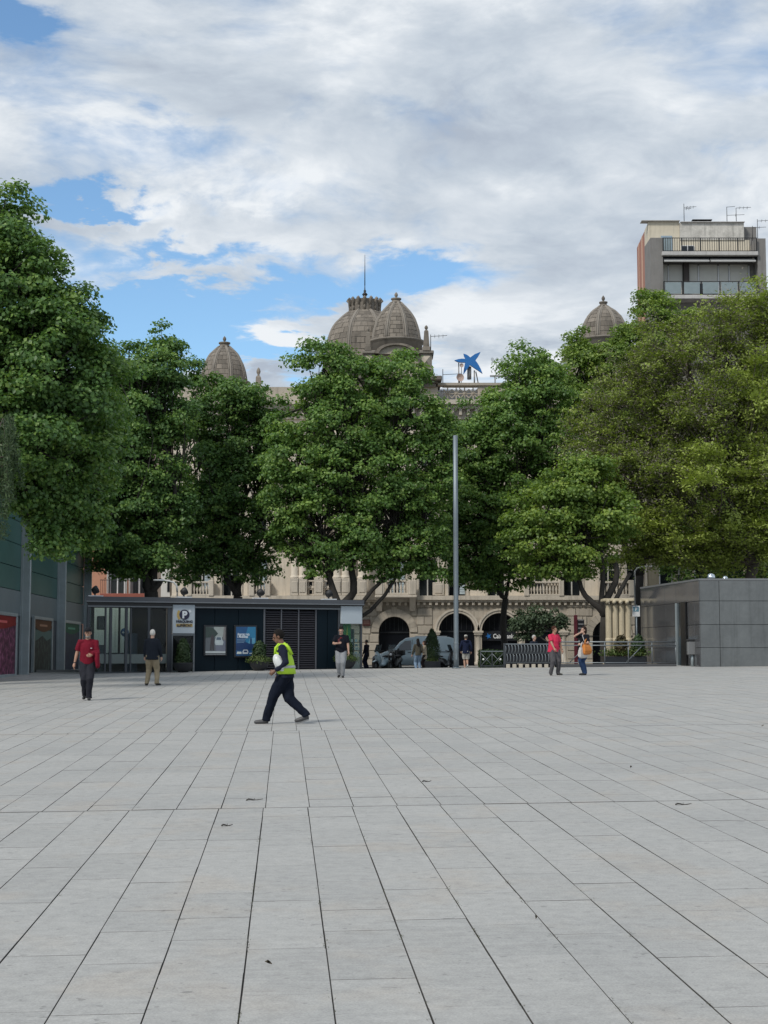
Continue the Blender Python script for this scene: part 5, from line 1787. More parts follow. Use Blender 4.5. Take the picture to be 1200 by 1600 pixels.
plane_tree('tall plane tree behind the glazed end of the parking kiosk', 236, 76, ZR, 925,
           [(240, 570, 36, 58), (266, 590, 24, 45), (205, 620, 52, 72), (180, 700, 60, 92), (232, 720, 48, 95), (190, 800, 62, 78), (255, 650, 36, 60), (235, 840, 48, 58), (165, 850, 34, 40), (270, 780, 30, 60), (196, 872, 30, 30), (218, 888, 22, 20), (168, 880, 24, 24), (264, 848, 22, 40), (150, 800, 30, 60), (186, 596, 32, 46), (160, 650, 32, 60)],
           M_LEAFD, 12, [(222, 890, .9), (245, 880, 1), (252, 905, .7)], .42, .92, 410)
plane_tree('plane tree behind the kiosk posters, in front of the left dome', 372, 81, ZR, 932,
           [(352, 622, 34, 42), (308, 640, 26, 68), (372, 670, 56, 74), (318, 720, 48, 76), (378, 760, 56, 74), (330, 800, 54, 62), (400, 700, 34, 60), (398, 830, 42, 52), (300, 862, 26, 34), (352, 862, 40, 36), (420, 660, 20, 34), (412, 880, 24, 20), (290, 888, 18, 24), (330, 893, 24, 22), (386, 903, 20, 18), (432, 840, 14, 34), (280, 800, 24, 60)],
           M_LEAFD, 13, [(345, 880, .9), (362, 900, .8), (384, 890, 1)], .3, .85, 400)
plane_tree('broad plane tree in the middle with forked trunk over the kiosk roof', 535, 77, ZR, 975,
           [(505, 590, 46, 52), (556, 605, 52, 46), (618, 605, 48, 50), (470, 655, 40, 48), (540, 670, 74, 62), (640, 660, 54, 58), (470, 730, 56, 62), (570, 745, 80, 62), (650, 740, 50, 66), (440, 780, 32, 46), (510, 815, 66, 58), (600, 815, 66, 56), (668, 800, 34, 62), (465, 842, 28, 28), (560, 868, 56, 28), (632, 868, 44, 30), (690, 690, 22, 44), (672, 880, 20, 22), (470, 868, 18, 20), (446, 832, 18, 26), (488, 884, 14, 18), (592, 893, 24, 16), (650, 892, 22, 20), (700, 740, 16, 60)],
           M_LEAF, 14, [(513, 895, 1), (548, 885, 1.1), (600, 905, .62), (622, 868, .5)], .34, .9, 410)
plane_tree('plane tree right of the tall pole with thin leaning trunk', 790, 84, ZR, 935,
           [(826, 592, 42, 46), (790, 652, 44, 54), (850, 620, 44, 60), (735, 700, 42, 66), (800, 700, 66, 62), (745, 790, 44, 68), (815, 790, 62, 62), (870, 710, 40, 70), (735, 868, 40, 46), (790, 868, 56, 46), (700, 830, 22, 50), (760, 905, 34, 18), (712, 892, 24, 26), (708, 850, 24, 44), (735, 912, 26, 16), (796, 912, 36, 14), (834, 900, 24, 20), (712, 770, 24, 60)],
           M_LEAF, 15, [(770, 880, 1), (800, 880, .8)], .2, .92, 410)
plane_tree('lighter plane tree beside the stone column, with low spreading limbs', 946, 73, ZR, 965,
           [(860, 800, 56, 40), (900, 770, 46, 46), (840, 850, 44, 36), (905, 850, 52, 44), (950, 820, 44, 52), (870, 880, 44, 24), (925, 760, 40, 40), (838, 888, 30, 18), (900, 895, 30, 14), (812, 830, 22, 30)],
           M_LEAFL, 16, [(905, 905, .9), (962, 880, 1), (985, 895, .7), (940, 880, .8)], .29, .95, 410)
plane_tree('plane tree standing behind, in front of the apartment tower', 1000, 92, ZR, 900,
           [(1012, 520, 38, 62), (985, 560, 40, 44), (1040, 540, 34, 60), (945, 575, 36, 40), (905, 590, 34, 46), (880, 640, 40, 48), (940, 650, 56, 50), (1000, 640, 50, 60), (900, 540, 18, 26), (1075, 520, 30, 40)],
           M_LEAFL, 17, [(960, 760, 1), (1010, 760, 1)], .3, .95, 410)


# feathery tree on the right: sparse fine leaflets, grey-brown twigs and dry pods
def feathery_tree(label, trunk_px, Y, base_z, blobs, seed):
    rg = np.random.default_rng(seed)
    base = np.array((P(trunk_px, 1000, Y).x, Y, base_z))
    t = thing('feathery_tree', label, 'tree', tuple(base))
    M_F = leaf_mat('leaflet', (0.150, 0.195, 0.048), (0.275, 0.345, 0.075), (0.39, 0.47, 0.11), .55, .25)
    M_P = leaf_mat('dry_pods', (0.13, 0.112, 0.095), (0.20, 0.175, 0.15), (0.27, 0.24, 0.20), .8, .1)
    tw = MB()
    tr = MB()
    fork = np.array(P(trunk_px - 3, 880, Y)) - base
    limb(tr, (0, 0, -.2), fork, .34, .27, rg, 6, 0, 10)
    lc, ln_, ls, lr = [], [], [], []
    pc, pn, ps, prr = [], [], [], []
    limbs = MB()
    for bl in blobs:
        c, r = blob_world(bl, Y)
        c = c - base
        green = bl[5]
        main = limb(limbs, fork + rg.normal(size=3) * .08, c + np.array((0, 0, r[2] * .2)), .13, .05, rg, 8, -.05, 7)
        nb = int(16 + r[0] * r[2] * 3.2)
        for k in range(nb):
            d = rg.normal(size=3)
            d[2] = abs(d[2]) * .7 - .1
            d /= np.linalg.norm(d)
            e = c + d * r * rg.uniform(.75, 1.05)
            p0 = np.array(main[rg.integers(3, len(main))])
            br = limb(tw, p0, e, .045, .012, rg, 5, -.04, 5)
            for j in range(5):
                i = rg.integers(2, len(br))
                q0 = np.array(br[i])
                q1 = q0 + (d * .5 + rg.normal(size=3) * .55) * rg.uniform(.5, 1.1)
                tw.tube([q0, (q0 + q1) / 2 + rg.normal(size=3) * .06, q1], [.014, .010, .005], 4)
                n_ = int((84 if green else 74) * rg.uniform(.5, 1.2))
                u = rg.random(n_)[:, None]
                cc = q0 + (q1 - q0) * u + rg.normal(size=(n_, 3)) * np.array((.24, .24, .09))
                lc.append(cc)
                ln_.append(rg.normal(size=(n_, 3)) * .35 + rg.normal(size=3) * .25 + np.array((0, 0, .9)))
                ls.append(rg.uniform(.10, .22, n_))
                lr.append(np.clip((.60 if green else .34) + rg.normal() * .12 + rg.normal(size=n_) * .14, 0, 1))
                n2 = int((6 if green else 40) * rg.uniform(.4, 1.3))
                cc = q0 + (q1 - q0) * rg.random(n2)[:, None] + rg.normal(size=(n2, 3)) * .26
                pc.append(cc)
                pn.append(rg.normal(size=(n2, 3)))
                ps.append(rg.uniform(.08, .17, n2))
                prr.append(rg.random(n2))
    tr.build('trunk', M_BARK2, t)
    limbs.build('limbs', M_BARK2, t)
    tw.build('twigs', M_BARK2, t)
    link('crown', leaf_mesh('crown', np.concatenate(lc), np.concatenate(ln_), np.concatenate(ls), np.concatenate(lr), M_F, .26, .05, rg), t)
    link('dry_pods', leaf_mesh('dry_pods', np.concatenate(pc), np.concatenate(pn), np.concatenate(ps), np.concatenate(prr), M_P, .14, .02, rg), t)
    return t


feathery_tree('broad feathery olive-green tree with brown twigs behind the granite block', 1182, 78, ZR,
              [(1140, 520, 60, 52, 0, 0), (1195, 500, 50, 60, 1, 1), (1065, 560, 66, 62, 0, 0), (985, 640, 62, 62, 1, 0), (1090, 650, 88, 62, -1, 0), (1180, 630, 62, 72, -1, 1), (950, 740, 58, 56, 0, 0), (1030, 750, 72, 62, -1, 0), (1110, 760, 72, 72, -2, 1), (1190, 760, 50, 72, -1, 1), (960, 830, 46, 50, 0, 1), (1040, 850, 66, 46, -1, 1), (1130, 850, 66, 50, -1, 1), (1230, 640, 60, 120, 0, 1), (1230, 820, 50, 70, 0, 1), (930, 690, 36, 46, 1, 0), (905, 770, 28, 44, 0, 0), (910, 840, 24, 36, 0, 1), (1020, 600, 50, 40, 0, 0), (1090, 885, 60, 26, 0, 1), (1010, 880, 40, 30, 0, 1), (1180, 870, 50, 36, 0, 1)], 21)

plane_tree('dark dense evergreen behind the granite block', 1110, 92, ZR, 900,
           [(1060, 850, 44, 50), (1120, 830, 56, 66), (1180, 840, 50, 60), (1230, 830, 50, 70), (1080, 890, 50, 30), (1150, 890, 60, 30)],
           M_LEAFD, 18, None, .25, .9, 200, (.10, .22), None, 'evergreen_tree')

# hanging willow-like fronds at the far left edge
wl = thing('willow', 'thin drooping grey-green fronds hanging in at the left edge', 'tree', (P(-150, 1000, 43).x, 43, .6))
rgw = np.random.default_rng(5)
wb_ = np.array(wl.location)
wm = MB()
limb(wm, (0, 0, -.2), (.1, 0, 4.5), .2, .13, rgw, 6, 0, 8)
wt = MB()
lc, ln_, ls, lr = [], [], [], []
for k in range(46):
    px = rgw.uniform(-70, 22) if k > 14 else rgw.uniform(-8, 24)
    row = rgw.uniform(650, 720)
    top = np.array(P(px, row, 43 + rgw.uniform(-1.2, 1.2))) - wb_
    if k % 5 == 0:
        limb(wm, (.1, 0, 4.5), top, .06, .02, rgw, 5, -.12, 6)
    L = rgw.uniform(1.2, 2.5) * (1 if px < 12 else .55)
    n_ = 260
    u = rgw.random(n_)[:, None]
    drift = rgw.normal(size=3) * .12
    cc = top + np.array((0, 0, -L)) * u + drift * u + rgw.normal(size=(n_, 3)) * .06
    wt.tube([top, top + np.array((0, 0, -L / 2)) + drift * .5, top + np.array((0, 0, -L)) + drift], [.006, .004, .003], 4)
    lc.append(cc)
    ln_.append(rgw.normal(size=(n_, 3)) + np.array((0, -.4, .2)))
    ls.append(rgw.uniform(.09, .17, n_))
    lr.append(rgw.random(n_))
wm.build('trunk', M_BARK2, wl)
wt.build('shoots', M_BARK2, wl)
link('crown', leaf_mesh('crown', np.concatenate(lc), np.concatenate(ln_), np.concatenate(ls), np.concatenate(lr), leaf_mat('willow_leaf', (.03, .06, .03), (.06, .10, .045), (.10, .15, .065), .5, .2), .12, .02, rgw), wl)

# small rounded tree behind the wavy railing
plane_tree('small round grey-green tree behind the wavy railing', 862, 69, ZR, 1004,
           [(822, 968, 26, 17), (850, 962, 26, 16), (808, 980, 18, 16), (838, 984, 32, 16), (866, 978, 16, 18), (880, 974, 10, 14)],
           leaf_mat('olive_leaf', (.030, .050, .026), (.058, .088, .044), (.11, .15, .08), .5, .15), 31, [(835, 992, 1), (866, 992, .8)], .05, 3.2, 640, (.07, .13), None, 'small_tree', M_BARK2, (.22, .36), .9, 'tree', .12)
# ------------------------------------------------------------------ street furniture
ZF = 0.86
tag(MB().box((-27, 64.01, .4), (60, 77.5, ZF)).build('footway', mat('footway_tiles', (0.20, 0.198, 0.19), 0.85, 0.15, 2.0)), 'grey footway between plaza and street', None, None, 'structure')
M_GALV = mat('galvanised', (0.20, 0.235, 0.26), 0.5, 0.16, 2.5, metal=0.55, streak=.18)
M_LEADG = leaf_mat('shrub_leaf', (.014, .030, .010), (.026, .055, .016), (.055, .095, .028), .5, .12)
M_LEADP = leaf_mat('low_plant_leaf', (.03, .055, .014), (.07, .11, .025), (.15, .19, .05), .5, .2)

p0 = G(716, 1046)
po = thing('steel_mast', 'tall plain galvanised steel mast standing at the edge of the plaza', 'pole', (p0.x, 63.0, gz(p0.x, 63.0)))
hz_ = P(716, 680, 63).z - gz(p0.x, 63)
MB().lathe([(.105, 0), (.105, .95), (.1, 1.0), (.1, hz_ * .6), (.095, hz_ - .02), (.02, hz_)], (0, 0, 0), 20).build('shaft', M_GALV, po)
MB().lathe([(.19, 0), (.19, .03), (.11, .04)], (0, 0, 0), 16).build('base_plate', M_GALV, po)
MB().lathe([(.104, 0), (.112, .01), (.112, .05), (.104, .06)], (0, 0, .98), 20).build('collar', M_GALV, po)
MB().bbox((-.04, -.112, .35), (.04, -.09, .6), .008).build('hatch', M_GALV, po)


def foliage(name, parent, pts, nrm, size, m_, wid=.3, seed=1, spread=.18):
    rg = np.random.default_rng(seed)
    n_ = len(pts)
    return link(name, leaf_mesh(name, pts, nrm, rg.uniform(size[0], size[1], n_), np.clip(.5 + rg.normal(size=n_) * spread, 0, 1), m_, wid, .08, rg), parent)


def shrub_points(prof, n, seed, rough=.06):
    """points on a turned profile [(radius, height)], outward normals"""
    rg = np.random.default_rng(seed)
    z_ = rg.random(n)
    zs_ = np.array([q[1] for q in prof])
    rr = np.array([q[0] for q in prof])
    h_ = zs_[0] + (zs_[-1] - zs_[0]) * z_
    r_ = np.interp(h_, zs_, rr) * (1 - .35 * rg.random(n) ** 2)
    a = rg.random(n) * 2 * math.pi
    r_ = r_ * (1 + .10 * np.sin(a * 3 + h_ * 7) + .06 * np.sin(a * 5 - h_ * 11))
    p = np.stack([r_ * np.cos(a), r_ * np.sin(a), h_], 1) + rg.normal(size=(n, 3)) * rough
    nn = np.stack([np.cos(a), np.sin(a), np.full(n, .5)], 1) + rg.normal(size=(n, 3)) * .4
    return p, nn


M_BOWL = mat('planter_bowl', (.014, .017, .022), .45, .15, 3)
M_SOIL = mat('soil', (.05, .04, .03), .95, .3, 8)


def bowl_planter(px, row, Y, label, shrub, low, seed, R_=.40, h=.38):
    p = P(px, row, Y)
    t = thing('bowl_planter', label, 'planter', (p.x, Y, gz(p.x, Y)), 0, 'dark bowl planters in front of the kiosk')
    MB().lathe([(.17, 0), (.2, .01), (.3, .10), (.38, .22), (R_, h - .04), (R_ + .03, h), (R_ - .03, h), (R_ - .05, h - .06)], (0, 0, 0), 24).build('bowl', M_BOWL, t)
    MB().lathe([(.001, h - .05), (R_ - .04, h - .05)], (0, 0, 0), 24, caps=False).build('soil', M_SOIL, t)
    MB().tube([(0, 0, h - .06), (0.01, 0, h + .3)], .025, 6).build('stem', M_BARK2, t)
    q, n_ = shrub_points([(a, b + h - .05) for a, b in shrub], 2600, seed, .025)
    foliage('shrub', t, q, n_, (.05, .10), M_LEADG, .3, seed)
    if low:
        q, n_ = shrub_points([(R_ + .08, h - .04), (R_ + .1, h + .06), (R_ * .5, h + .18)], 900, seed + 1, .04)
        foliage('low_plant', t, q, n_, (.06, .12), M_LEADP, .2, seed + 1)
    return t


cone = [(.30, 0), (.30, .12), (.27, .3), (.23, .55), (.20, .72), (.10, .86), (.02, .95)]
colm = [(.22, 0), (.25, .1), (.26, .3), (.25, .55), (.21, .70), (.10, .78), (.02, .82)]
bowl_planter(286, 1050, kdepth(286) - .75, 'dark bowl planter with conical shrub below the parking sign', cone, False, 41)
bowl_planter(405, 1048, kdepth(405) - .75, 'dark bowl planter with columnar shrub and spreading plant beside the blue poster', colm, True, 42)
bowl_planter(541, 1046, kdepth(541) - .75, 'dark bowl planter behind the person with the phone', colm, True, 43)

# box planter with a slender conifer across the footway
p = P(675, 1040, 79.5)
bp_ = thing('box_planter', 'dark square planter with slender conifer in front of the pale van', 'planter', (p.x, 79.5, ZR))
MB().bbox((-.42, -.42, 0), (.42, .42, .52), .03).build('box', M_BOWL, bp_)
MB().box((-.38, -.38, .52), (.38, .38, .525)).build('soil', M_SOIL, bp_)
MB().tube([(0, 0, .5), (0, 0, .9)], .04, 6).build('stem', M_BARK2, bp_)
q, n_ = shrub_points([(.25, .58), (.38, .8), (.38, 1.2), (.30, 1.6), (.17, 1.9), (.03, 2.12)], 4200, 44, .03)
foliage('conifer', bp_, q, n_, (.06, .11), M_LEADG, .25, 44)
q, n_ = shrub_points([(.36, .5), (.3, .66), (.1, .75)], 500, 45, .03)
foliage('low_plant', bp_, q, n_, (.06, .1), M_LEADP, .25, 45)

# hedge panel with crossed rods
M_RAILD = mat('rail_dark', (.05, .057, .065), .5, .15, 3, metal=.3)
M_RAILL = mat('rail_light', (.19, .21, .225), .4, .12, 3, metal=.5)
Yh = 63.3
hx0, hx1 = P(751, 1030, Yh).x, P(787, 1030, Yh).x
gz0 = gz(hx0, Yh)
hp_ = thing('rod_barrier', 'short steel barrier with crossed rods and knobs in front of a hedge', 'barrier', (hx0, Yh, gz0))
wd = hx1 - hx0
zt_ = P(760, 1017, Yh).z - gz0
MB().bbox((0, -.03, zt_ - .04), (wd, .03, zt_), .008).build('top_rail', M_RAILL, hp_)
MB().bbox((0, -.02, .06), (wd, .02, .1), .005).build('bottom_rail', M_RAILD, hp_)
for x_ in (0, wd * .5, wd):
    MB().tube([(x_, 0, 0), (x_, 0, zt_ - .04)], .022, 8).build('post', M_RAILD, hp_)
for a, b in (((.02, .1), (wd * .5, zt_ * .85)), ((.02, zt_ * .85), (wd * .5, .1)), ((wd * .5, .1), (wd - .02, zt_ * .85)), ((wd * .5, zt_ * .85), (wd - .02, .1))):
    MB().tube([(a[0], .0, a[1]), (b[0], .0, b[1])], .012, 6).build('rod', M_RAILL, hp_)
for x_ in (wd * .12, wd * .86):
    MB().ball((x_, -.03, zt_ * .5), .045, 10).build('knob', mat('knob_white', (.7, .7, .68), .3, .05, 3), hp_)
hd = thing('hedge', 'clipped dark hedge behind the rod barrier', 'hedge', ((hx0 + hx1) / 2, Yh + .55, gz0 - .1))
rgh = np.random.default_rng(3)
n_ = 4200
q = rgh.uniform(-1, 1, (n_, 3))
ax = rgh.integers(0, 3, n_)
sg_ = np.where(rgh.random(n_) < .5, -1, 1)
q[np.arange(n_), ax] = sg_
nn = np.zeros((n_, 3))
nn[np.arange(n_), ax] = sg_
q = q * np.array((wd / 2, .35, .36)) + np.array((0, 0, .42)) + rgh.normal(size=(n_, 3)) * .03
foliage('leaves', hd, q, nn + rgh.normal(size=(n_, 3)) * .5, (.05, .10), M_LEADG, .3, 3)
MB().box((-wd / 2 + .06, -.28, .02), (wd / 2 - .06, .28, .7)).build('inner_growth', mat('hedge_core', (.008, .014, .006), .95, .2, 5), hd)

# wavy railing on a pierced plinth
Yw = 63.2
wx0, wx1 = P(788.5, 1030, Yw).x, P(868, 1030, Yw).x
gw0 = gz(wx0, Yw)
wr = thing('wavy_railing', 'steel railing of bowed bars in two tiers on a pale block plinth', 'railing', (wx0, Yw, gw0))
ww = wx1 - wx0
zl = [P(800, r, Yw).z - gw0 for r in (1045, 1037, 1034.5, 1021, 1007.5)]
for k in range(8):
    xa = ww * k / 8 + .05
    MB().bbox((xa, -.16, -.1), (xa + ww / 8 - .1, .16, zl[1] - .02), .015).build('plinth_block', mat('plinth_stone', (.44, .40, .33), .85, .15, 3, isl=.2), wr)
MB().box((0, -.1, -.1), (ww, .1, zl[1] - .03)).build('plinth_core', M_DARKIN, wr)
for z_, hh, m_ in ((zl[1], .07, M_RAILD), (zl[3] - .02, .05, M_RAILD), (zl[4], .05, M_RAILL)):
    MB().bbox((0, -.045, z_), (ww, .045, z_ + hh), .01).build('rail', m_, wr)
for x_ in (0, ww):
    MB().bbox((x_ - .05, -.06, 0), (x_ + .05, .06, zl[4] + .06), .01).build('post', M_RAILD, wr)
MB().box((.05, .06, zl[1] + .07), (ww - .05, .075, zl[4])).build('back_sheet', mat('back_sheet', (.022, .025, .032), .5, .1, 3), wr)


def bow(z0, z1, d):
    pts = [(d * math.sin(math.pi * i / 8) * 1.0 - d * .3, -.02 - .04 * math.sin(math.pi * i / 8), z0 + (z1 - z0) * i / 8) for i in range(9)]
    return MB().tube(pts, .021, 6, asp=1.0).mesh('bar', M_RAILL)


b1, b2 = bow(zl[1] + .07, zl[3] - .02, .026), bow(zl[3] + .03, zl[4], .026)
for k in range(16):
    x_ = ww * (k + .5) / 16
    link('bar', b1, wr, (x_ + .03, 0, 0))
    link('bar', b2, wr, (x_ - .03, 0, 0))

# low kerb wall and steel handrail with glass beside the ramp
Yr = 63.0
rx0, rx1 = P(871, 1030, Yr).x, P(1056, 1030, Yr).x
gr0 = gz(rx0, Yr)
rr_ = thing('ramp_railing', 'long thin steel handrail on a low dark kerb beside the ramp', 'railing', (rx0, Yr, gr0))
wr_ = rx1 - rx0
slope = gz(rx1, Yr) - gr0
zk = [P(900, r, Yr).z - gr0 for r in (1046, 1037.5, 1006.5, 1003)]
MB().bbox((0, -.12, -.2), (wr_, .12, zk[1]), .015).build('kerb_wall', mat('kerb_dark', (.06, .062, .066), .6, .15, 2), rr_)
MB().tube([(0, 0, zk[3]), (wr_, 0, zk[3])], .028, 8).build('top_rail', M_RAILL, rr_)
MB().tube([(0, -.06, zk[2] - .05), (wr_, -.06, zk[2] - .05)], .02, 8).build('handrail', M_RAILL, rr_)
MB().tube([(0, 0, zk[1] + .05), (wr_, 0, zk[1] + .05)], .02, 8).build('lower_rail', M_RAILL, rr_)
nps = 5
for k in range(nps + 1):
    MB().tube([(wr_ * k / nps, 0, zk[1]), (wr_ * k / nps, 0, zk[3])], .024, 8).build('post', M_RAILL, rr_)
for a, b in ((.10, .25), (.58, .72)):
    MB().tube([(wr_ * a, .25, zk[1] + .02), (wr_ * b, .25, zk[2] - .1)], .02, 6).build('ramp_rail', M_RAILL, rr_)

# troughs with plants behind the handrail
for px, Y, l, sd in ((968, 65.5, 'dark trough with reddish shrub and ground cover in front of the stone column', 51), (996, 65.2, 'dark trough with leafy plant beside the granite block', 52)):
    p = P(px, 1035, Y)
    t = thing('plant_trough', l, 'planter', (p.x, Y, gz(p.x, Y) - .05), 0, 'plant troughs behind the handrail')
    w2 = .62 if sd == 51 else .36
    MB().bbox((-w2, -.25, 0), (w2, .25, .42), .02).build('trough', M_BOWL, t)
    MB().box((-w2 + .04, -.21, .42), (w2 - .04, .21, .425)).build('soil', M_SOIL, t)
    rg = np.random.default_rng(sd)
    n_ = 1500
    q = np.stack([rg.normal(0, w2 * .55, n_), rg.normal(0, .16, n_), .45 + np.abs(rg.normal(0, .13, n_))], 1)
    foliage('low_plant', t, q, rg.normal(size=(n_, 3)) * .6 + np.array((0, -.2, .8)), (.06, .12), M_LEADP, .3, sd)
    q, nn = shrub_points([(.14, .45), (.24, .65), (.26, .9), (.2, 1.1), (.08, 1.25)], 1300, sd, .04)
    q[:, 0] += (.08 if sd == 51 else .05)
    MB().tube([(.08, 0, .4), (.08, 0, .9)], .02, 6).build('stem', M_BARK2, t)
    foliage('shrub', t, q, nn, (.06, .12), leaf_mat('reddish_leaf', (.04, .026, .014), (.07, .055, .024), (.10, .11, .035), .5, .15) if sd == 51 else M_LEADG, .32, sd)

# fluted stone pillar group
Yc = 71.5
pcx = P(966.5, 1000, Yc)
cl_ = thing('fluted_pillar', 'pale fluted stone pillar with scrolled capital beside the granite block', 'monument', (pcx.x, Yc, ZF))
M_PALE = mat('pale_stone', (.52, .45, .32), .85, .2, 1.6, streak=.35, bump=.2, bscale=20)
zz = lambda r: P(966, r, Yc).z - ZF
ws = P(986, 990, Yc).x - P(946, 990, Yc).x
MB().box((-ws / 2 + .1, -.02, 0), (ws / 2 - .1, .7, zz(944))).build('core', M_PALE, cl_)
MB().bbox((-ws / 2 - .06, -.36, 0), (ws / 2 + .06, .76, .35), .03).build('plinth', M_PALE, cl_)
for k in range(4):
    cx = -ws / 2 + ws * (k + .5) / 4
    r_ = ws / 4 * .46
    n2 = 40
    ring = lambda z_, s_: [(cx + r_ * s_ * (1 - .09 * (i % 4 == 0)) * math.cos(2 * math.pi * i / n2), -.08 + r_ * s_ * (1 - .09 * (i % 4 == 0)) * math.sin(2 * math.pi * i / n2), z_) for i in range(n2)]
    MB().loft([ring(zz(999), 1.0), ring(zz(975), .98), ring(zz(946), .9)], smooth=False).build('shaft', M_PALE, cl_)
    MB().lathe([(r_ * 1.15, .34), (r_ * 1.15, zz(1003)), (r_ * 1.28, zz(1001)), (r_ * 1.28, zz(998)), (r_ * 1.05, zz(997))], (cx, -.08, 0), 18).build('shaft_base', M_PALE, cl_)
    MB().lathe([(r_ * .6, -.22), (r_ * .6, .24)], (0, 0, 0), 14).build('scroll', M_PALE, cl_).matrix_local = Matrix.Translation((cx - r_ * .6, -.2, zz(941))) @ Matrix.Rotation(math.pi / 2, 4, 'X')
MB().bbox((-ws / 2 - .12, -.34, zz(940)), (ws / 2 + .12, .74, zz(935.5)), .03).build('abacus', M_PALE, cl_)

# totem, plaque, signs, lamps
p = P(901, 1030, 82)
tt = thing('information_totem', 'slim dark red and black totem between the two women', 'sign', (p.x, 82, ZR))
MB().bbox((-.12, -.08, 0), (.06, .08, P(0, 961, 82).z - ZR), .02).build('red_post', mat('maroon_paint', (.10, .012, .022), .45, .1, 3), tt)
MB().bbox((.07, -.05, .6), (.42, .05, P(0, 968, 82).z - ZR), .01).build('panel', mat('totem_black', (.012, .012, .015), .4, .1, 3), tt)
for k in range(9):
    MB().box((.10, -.056, .9 + k * .22), (.38, -.051, .96 + k * .22)).build('text_line', mat('totem_text', (.22, .22, .23), .5, .1, 3), tt)
p = P(572.5, 973, 99.9)
pq = thing('wall_plaque', 'dark red plaque on the rusticated palace wall right of the kiosk', 'plaque', (p.x, 99.85, p.z))
MB().bbox((-.25, -.06, -.2), (.25, .06, .2), .01).build('plate', mat('plaque_red', (.07, .022, .020), .5, .15, 4), pq)
for k in range(2):
    MB().box((-.18, -.066, -.05 + k * .13), (.18, -.061, .0 + k * .13)).build('text_line', mat('plaque_text', (.20, .13, .11), .5, .1, 3), pq)
p = P(1003, 985, 66.5)
sp = thing('street_sign', 'small white sign plate on a thin pole at the corner of the granite block', 'sign', (P(1003.2, 985, 71.5).x - .25, 71.5, ZF))
MB().tube([(0, 0, 0), (0, 0, P(0, 945, 71.5).z - ZF)], .03, 8).build('pole', M_GALV, sp)
zz1 = P(0, 955, 71.5).z - ZF
MB().bbox((-.2, -.05, zz1 - .25), (.16, -.03, zz1 + .25), .005).build('plate', M_WHITEF, sp)
MB().prism([(-.15, zz1 - .02), (.11, zz1 - .02), (.11, zz1 + .2), (-.15, zz1 + .2)], -.056, -.051).build('pictogram', mat('sign_bluegrey', (.12, .25, .32), .5, .1, 3), sp)
text_part('P', .2, .002, M_WHITEF, sp, 'lettering', (-.02, -.06, zz1 + .02), .006)


def street_lamp(px, Y, row_arm, dirx, label, hz0=ZR):
    p = P(px, 1000, Y)
    t = thing('street_lamp', label, 'lamp', (p.x, Y, hz0), 0, 'white arm street lamps')
    h = P(px, row_arm, Y).z - hz0
    M_LW = mat('lamp_white', (.62, .64, .64), .4, .06, 3)
    MB().tube([(0, 0, 0), (0, 0, h - .5)], [.04, .03], 10).build('pole', mat('lamp_pole', (.10, .11, .115), .6, .1, 3), t)
    MB().tube([(0, 0, h - .5), (dirx * .03, 0, h - .22), (dirx * .16, 0, h - .06), (dirx * .4, 0, h), (dirx * .62, 0, h + .03)], [.045, .042, .04, .036, .034], 8).build('arm', M_LW, t)
    MB().loft([[(dirx * x_, w_ * sx, h + .03 + dz) for sx, dz in ((-1, 0), (-.7, .05), (.7, .05), (1, 0), (.7, -.025), (-.7, -.025))] for x_, w_ in ((.6, .04), (.75, .09), (1.0, .10), (1.12, .03))]).build('lamp_head', M_LW, t)
    return t


street_lamp(276, 72, 908, -1, 'white curved arm street lamp above the parking sign', ZF)
street_lamp(993, 88, 886, 1, 'white arm street lamp left of the granite block', ZR)
street_lamp(1062, 80, 883, 1, 'white arm street lamp behind the feathery tree')
p = P(195, 1000, 70)
bs_ = thing('traffic_sign', 'round blue arrow sign on a thin pole seen through the kiosk glass', 'sign', (p.x, 70, ZF))
zc_ = P(195, 988, 70).z - ZF
MB().tube([(0, 0, 0), (0, 0, zc_ + .2)], .03, 8).build('pole', M_GALV, bs_)
MB().lathe([(.001, -.01), (.19, -.01), (.19, .01), (.001, .01)], (0, 0, 0), 24).build('disc', mat('road_sign_blue', (.012, .07, .20), .4, .08, 3), bs_).matrix_local = Matrix.Translation((0, -.05, zc_)) @ Matrix.Rotation(math.pi / 2, 4, 'X')
ar = MB().prism([(-.13, 0 + zc_), (-.05, .06 + zc_), (-.05, .02 + zc_), (.12, .02 + zc_), (.12, -.02 + zc_), (-.05, -.02 + zc_), (-.05, -.06 + zc_)], -.075, -.062)
ar.build('arrow', M_WHITEF, bs_)
MB().prism([(-.12, zc_ - .2), (.12, zc_ - .2), (0, zc_ - .42)], -.06, -.04).build('triangle_plate', M_WHITEF, bs_)


# ------------------------------------------------------------------ vehicles
M_TYRE = mat('tyre', (.012, .012, .013), .85, .15, 8)
M_RIM = mat('rim', (.32, .33, .34), .35, .1, 4, metal=.8)
M_CGL = mat('car_glass', (.018, .026, .032), .05, .1, 1, spec=.8)
M_BLKP = mat('black_trim', (.015, .015, .016), .5, .1, 4)
M_REDL = mat('tail_lamp', (.30, .01, .01), .2, .05, 4)
M_HEADL = mat('head_lamp', (.6, .63, .66), .1, .05, 4, spec=.8)


